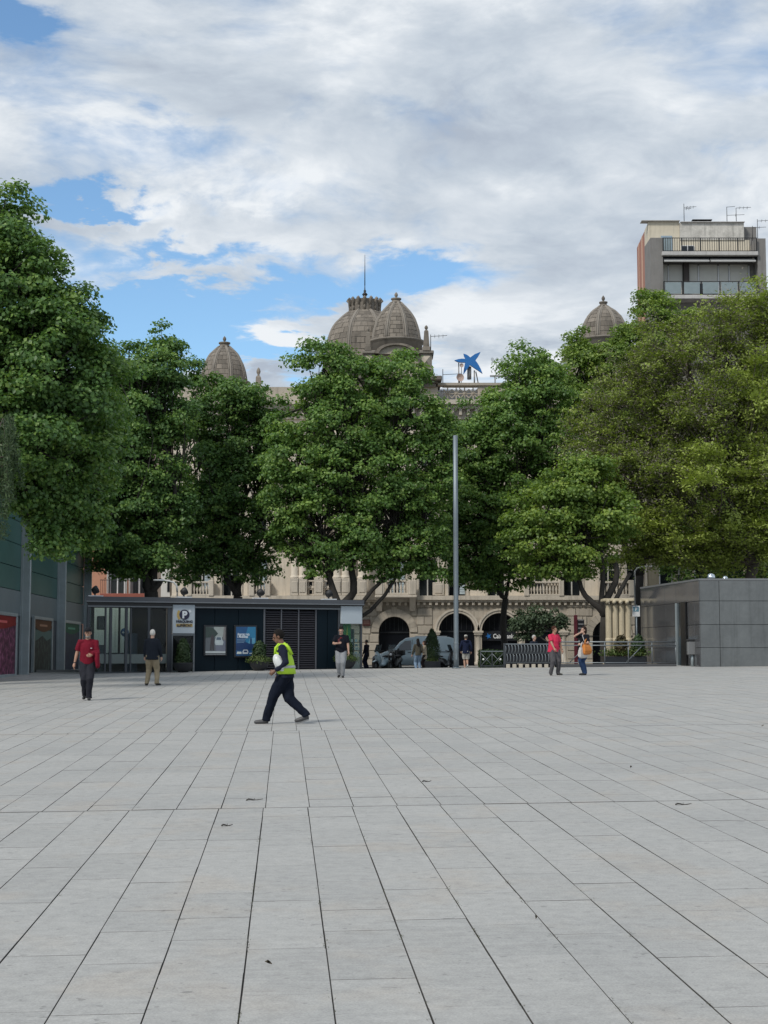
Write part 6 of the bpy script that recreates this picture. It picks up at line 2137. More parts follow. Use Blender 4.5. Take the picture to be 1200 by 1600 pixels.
def wheel(t, x, y, r, w_, side):
    wv_ = MB().lathe([(r * .62, -w_ / 2), (r * .95, -w_ / 2), (r, -w_ * .3), (r, w_ * .3), (r * .95, w_ / 2), (r * .62, w_ / 2)], (0, 0, 0), 22, caps=False).build('wheel', M_TYRE, t)
    wv_.matrix_local = Matrix.Translation((x, y, r)) @ Matrix.Rotation(math.pi / 2, 4, 'X')
    rm = MB().lathe([(r * .64, 0), (r * .6, .03 * side), (r * .2, .01 * side), (.03, .03 * side), (.001, .03 * side)], (0, 0, w_ * .3 * side), 18, caps=False).build('rim', M_RIM, wv_)
    hubb = MB().lathe([(r * .63, -w_ * .1), (.001, -w_ * .1)], (0, 0, 0), 18, caps=False).build('hub_disc', M_BLKP, wv_)
    return wv_


def vehicle(name, label, cat, loc, rz, prof, w_, paint, sides, wheels, front_x, rear_x, glassf, glassr, wr_=.31, group=None, extra=None):
    """x forward (front at +x). prof: closed side outline (x,z)"""
    t = thing(name, label, cat, loc, rz, group)
    zmax = max(q[1] for q in prof)
    rings = []
    for yy_, ins in ((-1, .045), (-.93, .0), (-.5, -.012), (0, -.018), (.5, -.012), (.93, 0), (1, .045)):
        ring = []
        for x_, z_ in prof:
            k = max(0, (z_ - zmax * .55) / (zmax * .45))
            ring.append((x_ * (1 - ins * .35), yy_ * w_ / 2 * (1 - .13 * k), z_ - ins * (.6 if z_ > zmax * .5 else -.4)))
        rings.append(ring)
    MB().loft(rings).build('body', paint, t)
    for s_ in (-1, 1):
        for nm, poly in sides:
            vs_ = []
            for x_, z_ in poly:
                k = max(0, (z_ - zmax * .55) / (zmax * .45))
                vs_.append((x_, z_, w_ / 2 * (1 - .13 * k)))
            n_ = len(vs_)
            mb = MB().add([(a, s_ * (c + .012), b) for a, b, c in vs_] + [(a, s_ * (c - .02), b) for a, b, c in vs_], [tuple(range(n_)), tuple(range(2 * n_ - 1, n_ - 1, -1))] + [(i, i + n_, (i + 1) % n_ + n_, (i + 1) % n_) for i in range(n_)])
            mb.build(nm, M_CGL if nm == 'side_window' else M_BLKP, t)
        for wx in wheels:
            wheel(t, wx, s_ * (w_ / 2 - .09), wr_, .19, s_)
            MB().lathe([(wr_ * 1.12, -.03), (wr_ * 1.12, .03)], (0, 0, 0), 20).build('wheel_arch', M_BLKP, t).matrix_local = Matrix.Translation((wx, s_ * (w_ / 2 - .022), wr_ + .02)) @ Matrix.Rotation(math.pi / 2, 4, 'X')
        MB().bbox((front_x - .16, s_ * w_ * .36 - .14, zmax * .40), (front_x + .02, s_ * w_ * .36 + .14, zmax * .50), .03).build('headlight', M_HEADL, t)
        MB().bbox((rear_x - .02, s_ * w_ * .42 - .08, zmax * .42), (rear_x + .08, s_ * w_ * .42 + .08, zmax * .68), .02).build('tail_lamp', M_REDL, t)
        MB().bbox((front_x * .48, s_ * (w_ / 2 + .02), zmax * .56), (front_x * .48 + .12, s_ * (w_ / 2 + .2), zmax * .66), .03).build('mirror', M_BLKP, t)
    for nm, q in (('windscreen', glassf), ('rear_window', glassr)):
        if q:
            (xa, za), (xb, zb_) = q
            ka, kb = .42 * w_, .37 * w_
            dx_, dz_ = (zb_ - za), -(xb - xa)
            L = math.hypot(dx_, dz_)
            ox, oz = dx_ / L * .03, dz_ / L * .03
            if nm == 'rear_window':
                ox, oz = -abs(ox), abs(oz)
            else:
                ox, oz = abs(ox), abs(oz)
            MB().add([(xa + ox, -ka, za + oz), (xa + ox, ka, za + oz), (xb + ox, kb, zb_ + oz), (xb + ox, -kb, zb_ + oz), (xa - ox, -ka, za - oz), (xa - ox, ka, za - oz), (xb - ox, kb, zb_ - oz), (xb - ox, -kb, zb_ - oz)], [(0, 1, 2, 3), (4, 7, 6, 5), (0, 4, 5, 1), (2, 6, 7, 3), (0, 3, 7, 4), (1, 5, 6, 2)]).build(nm, M_CGL, t)
    MB().bbox((front_x - .12, -w_ * .46, .2), (front_x + .06, w_ * .46, .46), .05).build('bumper', M_BLKP, t)
    MB().bbox((rear_x - .06, -w_ * .46, .2), (rear_x + .1, w_ * .46, .46), .05).build('bumper', M_BLKP, t)
    return t


van_prof = [(-2.1, .28), (-2.12, .8), (-2.08, 1.45), (-1.98, 1.72), (-1.7, 1.80), (.2, 1.80), (.62, 1.74), (.95, 1.52), (1.28, 1.12), (1.8, .98), (2.02, .86), (2.1, .6), (2.08, .28)]
M_VAN = mat('van_paint', (.52, .63, .69), .35, .06, 1, coat=.4)
vx = P(652, 1020, 84).x
van = vehicle('parked_van', 'pale blue parked delivery van behind the conifer planter', 'van', (vx, 84, ZR), math.pi, van_prof, 1.75, M_VAN,
              [('side_window', [(.35, 1.1), (1.12, 1.1), (.92, 1.38), (.68, 1.58), (.35, 1.62)]), ('door_seam', [(.27, .35), (.285, .35), (.285, 1.66), (.27, 1.66)]), ('door_seam', [(-.85, .35), (-.835, .35), (-.835, 1.66), (-.85, 1.66)]), ('side_rail', [(-1.9, .98), (.25, .98), (.25, 1.02), (-1.9, 1.02)]), ('door_handle', [(.36, .96), (.52, .96), (.52, 1.0), (.36, 1.0)])],
              [1.35, -1.3], 2.05, -2.1, ((1.24, 1.16), (.70, 1.70)), ((-2.1, 1.05), (-2.03, 1.55)))
MB().box((-1.6, -.6, 1.815), (.1, -.52, 1.86)).box((-1.6, .52, 1.815), (.1, .6, 1.86)).build('roof_rail', M_WHITEF, van)
car_prof = [(-2.1, .3), (-2.15, .7), (-2.0, .92), (-1.75, .98), (-1.2, 1.36), (-.7, 1.5), (.2, 1.5), (.55, 1.42), (1.15, 1.02), (1.9, .88), (2.12, .7), (2.15, .3)]
taxi = vehicle('parked_taxi', 'black taxi with yellow panels half hidden behind the pale blue van', 'car', (P(640, 1020, 88.5).x, 88.5, ZR + .3), math.pi, car_prof, 1.75, mat('taxi_black', (.012, .012, .014), .25, .05, 1, coat=.6),
               [('side_window', [(-1.15, 1.02), (-.3, 1.02), (-.3, 1.40), (-.75, 1.38)]), ('side_window', [(-.24, 1.02), (1.0, 1.02), (.55, 1.34), (.2, 1.41), (-.24, 1.41)])], [1.35, -1.35], 2.1, -2.1, ((1.1, 1.06), (.6, 1.40)), ((-1.72, 1.0), (-1.25, 1.33)))
taxi.location.z = ZR
M_YEL = mat('taxi_yellow', (.42, .27, .02), .35, .05, 1, coat=.4)
MB().bbox((-.55, -.45, 1.52), (.35, .45, 1.58), .02).build('yellow_roof_panel', M_YEL, taxi)
for s_ in (-1, 1):
    MB().bbox((-.9, s_ * .872 - .01, .4), (.95, s_ * .872 + .01, .95), .005).build('yellow_door', M_YEL, taxi)
MB().bbox((-.2, -.22, 1.585), (.0, .22, 1.72), .03).build('roof_light', M_WHITEF, taxi)
# white box truck glimpsed through the kiosk glass
tkx = P(180, 990, 83).x
tk = thing('box_truck', 'white box truck parked in the street, seen through the kiosk glass', 'truck', (tkx, 83, ZR))
M_TRK = mat('truck_white', (.56, .58, .53), .5, .08, 1, streak=.15)
hT = P(0, 947, 83).z - ZR
MB().loft([[(-1.35, y_, .95), (1.35, y_, .95), (1.35, y_, hT - .55), (1.22, y_, hT - .15), (1.0, y_, hT), (-1.35, y_, hT)] for y_ in (0, 4.2)], smooth=False).build('cargo_box', M_TRK, tk)
MB().bbox((-1.25, -.02, .95), (-.02, -.001, hT - .12), .005).build('rear_door', M_TRK, tk)
MB().bbox((.02, -.02, .95), (1.2, -.001, hT - .2), .005).build('rear_door', M_TRK, tk)
MB().bbox((-1.2, 4.3, .6), (1.2, 6.0, 2.3), .12).build('cab', mat('cab_blue', (.10, .16, .22), .4, .08, 1), tk)
MB().box((-1.1, .1, .55), (1.1, 5.5, .9)).build('chassis', M_BLKP, tk)
for s_ in (-1, 1):
    for y_ in (1.0, 5.0):
        w__ = MB().lathe([(.22, -.12), (.44, -.12), (.46, 0), (.44, .12), (.22, .12)], (0, 0, 0), 20).build('wheel', M_TYRE, tk)
        w__.matrix_local = Matrix.Translation((s_ * 1.0, y_, .46)) @ Matrix.Rotation(math.pi / 2, 4, 'Y')
        MB().lathe([(.23, -.13), (.02, -.13), (.02, .13), (.23, .13)], (0, 0, 0), 14).build('rim', M_RIM, w__)


def scooter(label, px, Y, rz, paint, z0=ZR):
    p = P(px, 1030, Y)
    t = thing('motor_scooter', label, 'scooter', (p.x, Y, z0), rz, 'scooters parked by the van')
    for x_ in (-.62, .66):
        w__ = MB().lathe([(.14, -.05), (.22, -.06), (.255, -.03), (.26, 0), (.255, .03), (.22, .06), (.14, .05)], (0, 0, 0), 18, caps=False).build('wheel', M_TYRE, t)
        w__.matrix_local = Matrix.Translation((x_, 0, .26)) @ Matrix.Rotation(math.pi / 2, 4, 'X')
        MB().lathe([(.15, -.02), (.02, -.03), (.02, .03), (.15, .02)], (0, 0, 0), 12).build('rim', M_RIM, w__)
    def rg_(x_, z0_, z1_, w_):
        return [(x_, w_ * math.cos(a) , (z0_ + z1_) / 2 + (z1_ - z0_) / 2 * math.sin(a)) for a in [2 * math.pi * i / 10 for i in range(10)]]
    MB().loft([rg_(-.95, .62, .72, .06), rg_(-.75, .42, .78, .15), rg_(-.4, .30, .76, .18), rg_(-.1, .28, .70, .17), rg_(.05, .24, .36, .15), rg_(.30, .24, .36, .15), rg_(.38, .26, .60, .17)]).build('body', paint, t)
    MB().loft([rg_(.36, .3, .62, .16), rg_(.46, .4, .98, .2), rg_(.54, .62, 1.02, .16), rg_(.60, .8, 1.0, .07)]).build('front_shield', paint, t)
    MB().loft([rg_(-.85, .76, .86, .11), rg_(-.5, .75, .86, .15), rg_(-.05, .72, .80, .13)]).build('seat', M_BLKP, t)
    MB().tube([(.66, .0, .26), (.56, 0, .6), (.44, 0, 1.0)], .035, 8).build('fork', M_GALV, t)
    MB().tube([(.36, -.34, 1.08), (.44, -.15, 1.03), (.44, .15, 1.03), (.36, .34, 1.08)], .02, 6).build('handlebar', M_BLKP, t)
    MB().loft([[(.52, -.2, .98), (.52, .2, .98), (.535, .2, .98), (.535, -.2, .98)], [(.36, -.17, 1.38), (.36, .17, 1.38), (.37, .17, 1.38), (.37, -.17, 1.38)]], smooth=False).build('windshield', glass('screen_glass', (.7, .8, .85), 1.0, .05, .7), t)
    MB().bbox((-1.08, -.2, .82), (-.72, .2, 1.1), .05).build('top_box', M_BLKP, t)
    MB().ball((.60, 0, .86), .075, 10).build('headlight', M_HEADL, t)
    MB().loft([rg_(.46, .50, .53, .08), rg_(.66, .54, .58, .08), rg_(.86, .46, .50, .06)]).build('front_mudguard', paint, t)
    return t


scooter('pale blue scooter parked at the nose of the van', 599, 80.8, math.pi + .9, mat('scooter_pale', (.40, .52, .58), .35, .06, 2, coat=.3))
scooter('black scooter parked in front of the van door', 617, 80.2, math.pi + 1.2, mat('scooter_black', (.014, .014, .016), .3, .06, 2, coat=.3))
scooter('black scooter parked behind the box planter', 692, 81.5, .5, mat('scooter_black', (.014, .014, .016), .3, .06, 2, coat=.3))
from mathutils import noise as mnoise
# ------------------------------------------------------------------ people: skin and every garment a remeshed continuous surface
SKINS = [mat('skin_a', (.36, .20, .135), .55, .06, 20), mat('skin_b', (.17, .085, .052), .55, .06, 20), mat('skin_c', (.44, .27, .20), .55, .06, 20)]


def cloth(name, col, rough=.85):
    return mat('cloth_' + name, col, rough, .22, 7, bump=.5, bscale=14, spec=.15)


def remesh(mb, vox, name, m_, parent, smooth=6, dec=.4):
    me0 = mb.mesh('tmp', m_)
    tmp = bpy.data.objects.new('tmp_part', me0)
    COL.objects.link(tmp)
    md = tmp.modifiers.new('r', 'REMESH')
    md.mode = 'VOXEL'
    md.voxel_size = vox
    ms = tmp.modifiers.new('s', 'SMOOTH')
    ms.factor = .5
    ms.iterations = smooth
    if dec < 1:
        md2 = tmp.modifiers.new('d', 'DECIMATE')
        md2.ratio = dec
    dg = bpy.context.evaluated_depsgraph_get()
    me = bpy.data.meshes.new_from_object(tmp.evaluated_get(dg))
    bpy.data.objects.remove(tmp)
    me.materials.clear()
    me.materials.append(m_)
    me.polygons.foreach_set('use_smooth', [True] * len(me.polygons))
    me.name = name
    if name in ('shirt', 'jacket', 'trousers', 'shorts', 'draped_jacket', 'bag_body'):      # cloth folds
        co_ = np.empty(len(me.vertices) * 3, np.float32)
        no_ = np.empty(len(me.vertices) * 3, np.float32)
        me.vertices.foreach_get('co', co_)
        me.vertex_normals.foreach_get('vector', no_)
        co_, no_ = co_.reshape(-1, 3), no_.reshape(-1, 3)
        sh_ = len(bpy.data.objects) * .37
        d_ = np.array([mnoise.noise((c[0] * 11 + sh_, c[1] * 11, c[2] * 6.5)) * .013 + mnoise.noise((c[0] * 25, c[1] * 25, c[2] * 15)) * .006 for c in co_.tolist()], np.float32)
        me.vertices.foreach_set('co', (co_ + no_ * d_[:, None]).reshape(-1))
        me.update()
    if parent is None:
        return link(name, me)
    return link(name, me, parent)


def ik(a, c, l1, l2, hint):
    a, c, hint = Vector(a), Vector(c), Vector(hint)
    d = c - a
    L = min(d.length, (l1 + l2) * .995)
    dn = d.normalized()
    x_ = (l1 * l1 - l2 * l2 + L * L) / (2 * L)
    h = math.sqrt(max(0, l1 * l1 - x_ * x_))
    hp_ = hint - dn * hint.dot(dn)
    hp_ = hp_.normalized() if hp_.length > 1e-6 else Vector((1, 0, 0))
    return a + dn * x_ + hp_ * h, a + dn * L


def torso_rings(spec, fwd=0.0, n=20):
    """spec: (z, half width y, half depth x, x shift)"""
    return [[(sx + dx_ * math.cos(a), wy * math.sin(a), z_) for a in [2 * math.pi * i / n for i in range(n)]] for z_, wy, dx_, sx in spec]


def hand(mb, wrist, elbow, palm_dir, k, curl=.5, side=1):
    """palm, four bent fingers of different length and a thumb leaving the side of the palm"""
    w_, e = Vector(wrist), Vector(elbow)
    d = (w_ - e).normalized()
    pn = Vector(palm_dir)
    pn = (pn - d * pn.dot(d))
    pn = pn.normalized() if pn.length > 1e-5 else d.orthogonal().normalized()
    s_ = d.cross(pn).normalized() * side
    pc = w_ + d * .05 * k
    mb.tube([w_ - d * .01, w_ + d * .03 * k, w_ + d * .085 * k], [.024 * k, .036 * k, .037 * k], 10)
    for i, (off, L) in enumerate(((-.028, .075), (-.010, .088), (.009, .082), (.027, .066))):
        b0 = w_ + d * .082 * k + s_ * off * k
        b1 = b0 + (d * math.cos(curl * .6) + pn * math.sin(curl * .6)) * L * .45 * k
        b2 = b1 + (d * math.cos(curl * 1.6) + pn * math.sin(curl * 1.6)) * L * .33 * k
        b3 = b2 + (d * math.cos(curl * 2.4) + pn * math.sin(curl * 2.4)) * L * .25 * k
        mb.tube([b0, b1, b2, b3], [.0105 * k, .0098 * k, .009 * k, .0075 * k], 7)
    t0 = w_ + d * .03 * k - s_ * .03 * k
    mb.tube([t0, t0 + (d * .6 - s_ * .5 + pn * .35) * .04 * k, t0 + (d * .85 - s_ * .35 + pn * .5) * .075 * k], [.014 * k, .0125 * k, .009 * k], 7)


def person(label, loc, yaw, H=1.72, skin=0, top=None, bottom=None, shoes=(.012, .012, .013), hair=None, feet=((.0, .10, 0), (.0, -.10, 0)), footyaw=(0.1, -0.1), heel=(0, 0), hands=((.05, .30, .80), (.05, -.30, .80)), handcurl=(.5, .5), elbowhint=((-1, .3, 0), (-1, -.3, 0)), hip=(0, 0), lean=0.0, head=(0, 0), fat=1.0, sleeve='short', longtop=0.0, shorts=False, hairstyle='short', vox=.011, group='people on the plaza', female=False, sole=None, collar=True, beard=None, bag=1.1):
    """x forward, y left, z up; joints solved from foot and hand targets (metres for H = 1.72)"""
    k = H / 1.72
    S_ = SKINS[skin]
    hz_ = .90 * k
    lift = 0.0
    # drop the pelvis when the stride is long
    pel = Vector((hip[0] * k, hip[1] * k, hz_))
    L1, L2 = .43 * k, .43 * k
    ank = []
    for (fx, fy, fz), hl in zip(feet, heel):
        ank.append(Vector((fx * k, fy * k, fz * k + .085 * k + hl)))
    for a in ank:
        dxy = math.hypot(a.x - pel.x, 0)
        need = math.sqrt(max(.01, (L1 + L2) ** 2 * .99 - dxy * dxy)) + a.z
        pel.z = min(pel.z, need)
    dz = pel.z - hz_
    hw = .085 * k
    hips = [Vector((pel.x, pel.y + hw, pel.z)), Vector((pel.x, pel.y - hw, pel.z))]
    knees = []
    for hpt, a in zip(hips, ank):
        kn, a2 = ik(hpt, a, L1, L2, (1, 0, .1))
        knees.append(kn)
    sl = math.sin(lean)
    def tor(z_, x_=0.0):          # torso point at standing height z_, leaned about the pelvis
        return Vector((pel.x + x_ + (z_ * k - hz_) * sl, 0, pel.z + (z_ * k - hz_) * math.cos(lean)))
    sw_ = (.165 if female else .185) * k
    sh = [tor(1.40) + Vector((0, sw_, 0)), tor(1.40) + Vector((0, -sw_, 0))]
    A1, A2 = .285 * k, .25 * k
    elb, wri = [], []
    for s_, h_, hint in zip(sh, hands, elbowhint):
        c = Vector((h_[0] * k + pel.x, h_[1] * k, h_[2] * k + dz))
        e, w_ = ik(s_, c, A1, A2, hint)
        elb.append(e)
        wri.append(w_)
    # ---- skin
    b = MB()
    hp_, hy_ = head[0], head[1]
    nb = tor(1.44, .01 * k)
    hc = tor(1.605, .03 * k) + Vector((.045 * k * math.sin(hp_) * 1.6, 0, -.02 * k * abs(math.sin(hp_))))
    HM = Matrix.Translation(hc) @ Matrix.Rotation(hy_, 4, 'Z') @ Matrix.Rotation(hp_, 4, 'Y')
    hv = lambda x_, y_, z_: HM @ Vector((x_ * k, y_ * k, z_ * k))
    b.tube([nb - Vector((0, 0, .05 * k)), nb + Vector((.01 * k, 0, .04 * k)), hc - Vector((.01 * k, 0, .03 * k))], [.062 * k * fat ** .5, .055 * k * fat ** .5, .055 * k], 12)
    hm = MB().ball((0, 0, 0), 1, 18)
    off = len(b.v)
    b.add([hv(v[0] * .093 - .012, v[1] * .073, v[2] * .105 + .03) for v in hm.v], hm.f)
    b.add([hv(v[0] * .066 + .026, v[1] * .055, v[2] * .075 - .045) for v in hm.v], hm.f)          # jaw
    b.add([hv(v[0] * .020 + .098, v[1] * .015, v[2] * .026 - .008) for v in hm.v], hm.f)           # nose
    b.add([hv(v[0] * .015 + .085, v[1] * .045, v[2] * .012 + .032) for v in hm.v], hm.f)           # brow
    b.add([hv(v[0] * .014 + .082, v[1] * .026, v[2] * .012 - .052) for v in hm.v], hm.f)           # lips
    for s_ in (-1, 1):
        b.add([hv(v[0] * .020 - .005, v[1] * .012 + .076 * s_, v[2] * .032 + .0) for v in hm.v], hm.f)   # ears
    for i, s_ in enumerate((1, -1)):
        if sleeve == 'short':
            b.tube([sh[i].lerp(elb[i], .5), elb[i], elb[i].lerp(wri[i], .3), wri[i]], [.047 * k, .041 * k * fat ** .3, .040 * k * fat ** .3, .026 * k], 10)
        else:
            b.tube([elb[i].lerp(wri[i], .7), wri[i]], [.03 * k, .026 * k], 10)
        pd = Vector((0, -s_, 0)) if wri[i].z < 1.0 * k else Vector((-1, -s_ * .4, .2))
        hand(b, wri[i], elb[i], pd, k, handcurl[i], s_)
        if shorts:
            b.tube([hips[i].lerp(knees[i], .7), knees[i], knees[i].lerp(ank[i], .35), ank[i]], [.072 * k, .056 * k, .058 * k, .036 * k], 10)
        else:
            b.tube([knees[i].lerp(ank[i], .8), ank[i]], [.045 * k, .036 * k], 10)
    b.tube([nb - Vector((0, 0, .04 * k)), tor(1.25)], [.06 * k, .1 * k], 10)     # chest core keeps the figure one piece
    b.tube([tor(1.25), pel + Vector((0, 0, .05 * k))], [.10 * k, .09 * k], 10)
    for i in range(2):
        b.tube([tor(1.33), sh[i], sh[i].lerp(elb[i], .6)], [.06 * k, .042 * k, .038 * k], 8)
        b.tube([pel, hips[i], hips[i].lerp(knees[i], .6), knees[i], knees[i].lerp(ank[i], .85)], [.06 * k, .05 * k, .04 * k, .036 * k, .032 * k], 8)
    body = remesh(b, vox * .75, 'person', S_, None, 3)
    body.location = loc
    body.rotation_euler = (0, 0, yaw)
    tag(body, label, 'person', group)
    # eyes
    for s_ in (-1, 1):
        MB().ball(hv(.080, .030 * s_, .012), .011 * k, 8).build('eye', mat('eye_dark', (.02, .015, .012), .3, .1, 5), body)
    # ---- trousers
    f = fat
    if bottom is not None:
        t = MB()
        t.loft(torso_rings([((pel.z - .06 * k), .155 * k * f, .118 * k * f, pel.x), ((pel.z + .03 * k), .168 * k * f, .125 * k * f, pel.x), ((pel.z + .13 * k), .155 * k * f, .115 * k * f, pel.x + .13 * k * sl)]))
        for i in range(2):
            if shorts:
                e1 = hips[i].lerp(knees[i], .86)
                t.tube([hips[i] + Vector((0, 0, .02)), hips[i].lerp(knees[i], .45), e1], [.105 * k * f, .1 * k * f, .098 * k * f], 14)
            else:
                e1 = knees[i].lerp(ank[i], .93)
                back = Vector((-.012 * k, 0, 0))
                t.tube([hips[i] + Vector((0, 0, .02)), hips[i].lerp(knees[i], .5), knees[i], knees[i].lerp(ank[i], .45), e1, ank[i] + Vector((0, 0, -.03 * k))], [.104 * k * f, .095 * k * f, .076 * k * f ** .5 * bag, .070 * k * bag, .064 * k * bag, .068 * k * bag], 14)
        remesh(t, vox, 'trousers' if not shorts else 'shorts', bottom, body, 5)
    # ---- top
    t = MB()
    hemz = .86 - longtop
    rings = [(hemz, (.172 + (.02 if female else 0)) * f, .13 * f, 0), (.97, .168 * f, .128 * f, 0), (1.08, (.150 if female else .158) * f, .122 * f, 0.0), (1.22, .168 * f ** .7, .126 * f ** .7, .012 if female else .0), (1.34, .178 * f ** .5, .112 * f ** .5, 0), (1.42, .150, .085, -.005), (1.465, .085, .072, 0)]
    rr = []
    for z_, wy, dx_, sx in rings:
        c = tor(z_, sx * k)
        rr.append([(c.x + dx_ * k * math.cos(a), wy * k * math.sin(a), c.z) for a in [2 * math.pi * i / 20 for i in range(20)]])
    t.loft(rr)
    for i in range(2):
        if sleeve == 'short':
            e1 = sh[i].lerp(elb[i], .80)
            t.tube([tor(1.38).lerp(sh[i], .6), sh[i], sh[i].lerp(elb[i], .45), e1], [.075 * k, .072 * k, .066 * k * f ** .4, .068 * k * f ** .4], 12)
        elif sleeve == 'long':
            t.tube([tor(1.38).lerp(sh[i], .6), sh[i], sh[i].lerp(elb[i], .5), elb[i], elb[i].lerp(wri[i], .5), elb[i].lerp(wri[i], .96)], [.078 * k, .074 * k, .066 * k * f ** .3, .058 * k, .052 * k, .044 * k], 12)
    remesh(t, vox, 'shirt' if sleeve == 'short' else 'jacket', top, body, 5)
    # ---- shoes
    ms = mat('shoe_%d_%d_%d' % tuple(int(c * 255) for c in shoes), shoes, .5, .1, 12)
    for i in range(2):
        fy_ = footyaw[i]
        d = Vector((math.cos(fy_), math.sin(fy_), 0))
        a = ank[i]
        toe_z = .028 * k + feet[i][2] * k
        s_ = MB()
        heel_p = a + Vector((0, 0, -.045 * k)) - d * .045 * k
        base_z = max(toe_z, 0)
        pts = [heel_p, a + d * .03 * k + Vector((0, 0, -.045 * k)), a + d * .11 * k, a + d * .185 * k, a + d * .215 * k]
        n_ = len(pts)
        tip = [0, .15, .62, .95, 1]
        for j in range(n_):
            pts[j] = Vector((pts[j].x, pts[j].y, (a.z - .045 * k) * (1 - tip[j]) + (toe_z) * tip[j]))
        s_.tube(pts, [.032 * k, .044 * k, .043 * k, .036 * k, .018 * k], 12)
        s_.tube([a + Vector((0, 0, .0)), a - Vector((0, 0, .05 * k))], [.042 * k, .044 * k], 10)
        so = remesh(s_, vox * .9, 'shoe', ms, body, 3)
        if sole:
            q = MB()
            q.tube([p_ - Vector((0, 0, .024 * k)) for p_ in pts[:-1]], [.03 * k, .04 * k, .041 * k, .034 * k], 10, asp=.35)
            q.build('sole', mat('shoe_sole', sole, .6, .1, 8), so)
    # ---- hair
    if hair is not None:
        h_ = MB()
        if hairstyle in ('short', 'bald', 'bob', 'long'):
            prof = [(v[0] * .104 - .022, v[1] * .084, v[2] * .108 + .042) for v in hm.v]
            if hairstyle == 'bald':
                prof = [(v[0] * .088 - .028, v[1] * .081, v[2] * .070 + .000) for v in hm.v]
            h_.add([hv(*p_) for p_ in prof], hm.f)
            cut = .018 if hairstyle != 'bald' else .05
        if hairstyle in ('bob', 'long'):
            h_.add([hv(v[0] * .075 - .045, v[1] * .086, v[2] * .12 - .035) for v in hm.v], hm.f)
        if hairstyle == 'long':
            h_.tube([hv(-.05, 0, .0), hv(-.085, 0, -.13), hv(-.09, 0, -.26), hv(-.08, 0, -.32)], [.085 * k, .095 * k, .08 * k, .03 * k], 12)
        ho = remesh(h_, vox * .8, 'hair', mat('hair_%d_%d_%d' % tuple(int(c * 255) for c in hair), hair, .7, .35, 45, bump=.6, bscale=70, spec=.12), body, 2)
        # open the face: drop hair faces lying in front of the hairline
        bm = bmesh.new()
        bm.from_mesh(ho.data)
        HI = HM.inverted()
        kill = []
        for fc in bm.faces:
            c = HI @ fc.calc_center_median()
            x_, z_ = c.x / k, c.z / k
            if hairstyle == 'bald':
                if x_ > -.01 or z_ > .055:
                    kill.append(fc)
            elif x_ > .03 and z_ < .085 - .0 or x_ > .0 and z_ < -.01 and hairstyle == 'short' or z_ < -.055 and hairstyle == 'short':
                kill.append(fc)
        bmesh.ops.delete(bm, geom=kill, context='FACES')
        bm.to_mesh(ho.data)
        bm.free()
    if beard is not None:
        q = MB()
        q.add([hv(v[0] * .066 + .030, v[1] * .058, v[2] * .052 - .075) for v in hm.v], hm.f)
        remesh(q, vox * .8, 'beard', mat('beard_grey', beard, .8, .3, 40), body, 1)
    return body, dict(pel=pel, sh=sh, elb=elb, wri=wri, hv=hv, tor=tor, k=k, hips=hips, knees=knees, ank=ank)


def gloc(px, row):
    return G(px, row)


# 1 guard in a lime vest striding to the left
M_NAVYC = cloth('navy', (.014, .017, .032))
M_NAVYT = cloth('navy_trousers', (.006, .009, .018))
M_LIME = mat('lime_vest', (.42, .66, .035), .7, .10, 6, bump=.3, bscale=18)
M_SILV = mat('reflective_band', (.42, .44, .44), .4, .1, 6)
loc = gloc(441, 1131)
gd, J = person('guard in lime vest and navy clothes striding left with a white helmet', loc, math.pi, 1.70, 1, M_NAVYC, M_NAVYT, (.055, .055, .058), (.012, .010, .009),
               feet=((.30, -.07, 0), (-.44, .07, .03)), heel=(0, .05), footyaw=(0, 0), hands=((.17, .25, .99), (.10, -.28, .95)), handcurl=(1.0, .6), elbowhint=((-1, .35, -.1), (-1, -.3, 0)), hip=(-.05, 0), lean=.10, head=(.38, 0), fat=1.28, sleeve='long', vox=.010, sole=(.4, .4, .4), bag=1.18)
k, tor = J['k'], J['tor']
v = MB()
rr = []
for z_, wy, dx_, sx in [(.93, 0.226, 0.167, -.02), (1.05, 0.220, 0.167, -.01), (1.18, 0.216, 0.165, 0), (1.30, .185, .132, 0), (1.42, .13, .10, 0), (1.475, .092, .085, 0)]:
    c = tor(z_, sx * k)
    rr.append([(c.x + dx_ * k * math.cos(a), wy * k * math.sin(a), c.z) for a in [2 * math.pi * i / 24 for i in range(24)]])
v.loft(rr, caps=False)
vo = remesh(v, .010, 'vest', M_LIME, gd, 2) if False else None
vm_ = MB()
n = 24
# vest as an open shell: front opening and arm holes left free
fsv = []
for i in range(len(rr) - 1):
    for j in range(n):
        a = (j + .5) / n * 2 * math.pi
        front_gap = abs(math.atan2(math.sin(a), math.cos(a))) < .35
        arm = i >= 2 and i <= 3 and abs(abs(math.atan2(math.sin(a), math.cos(a))) - math.pi / 2) < .42
        if not front_gap and not arm:
            fsv.append((i * n + j, i * n + (j + 1) % n, (i + 1) * n + (j + 1) % n, (i + 1) * n + j))
vm_.add([q for r_ in rr for q in r_], fsv, 0, True)
ve = vm_.build('vest', M_LIME, gd)
so_ = ve.modifiers.new('thick', 'SOLIDIFY')
so_.thickness = .012
so_.offset = 1


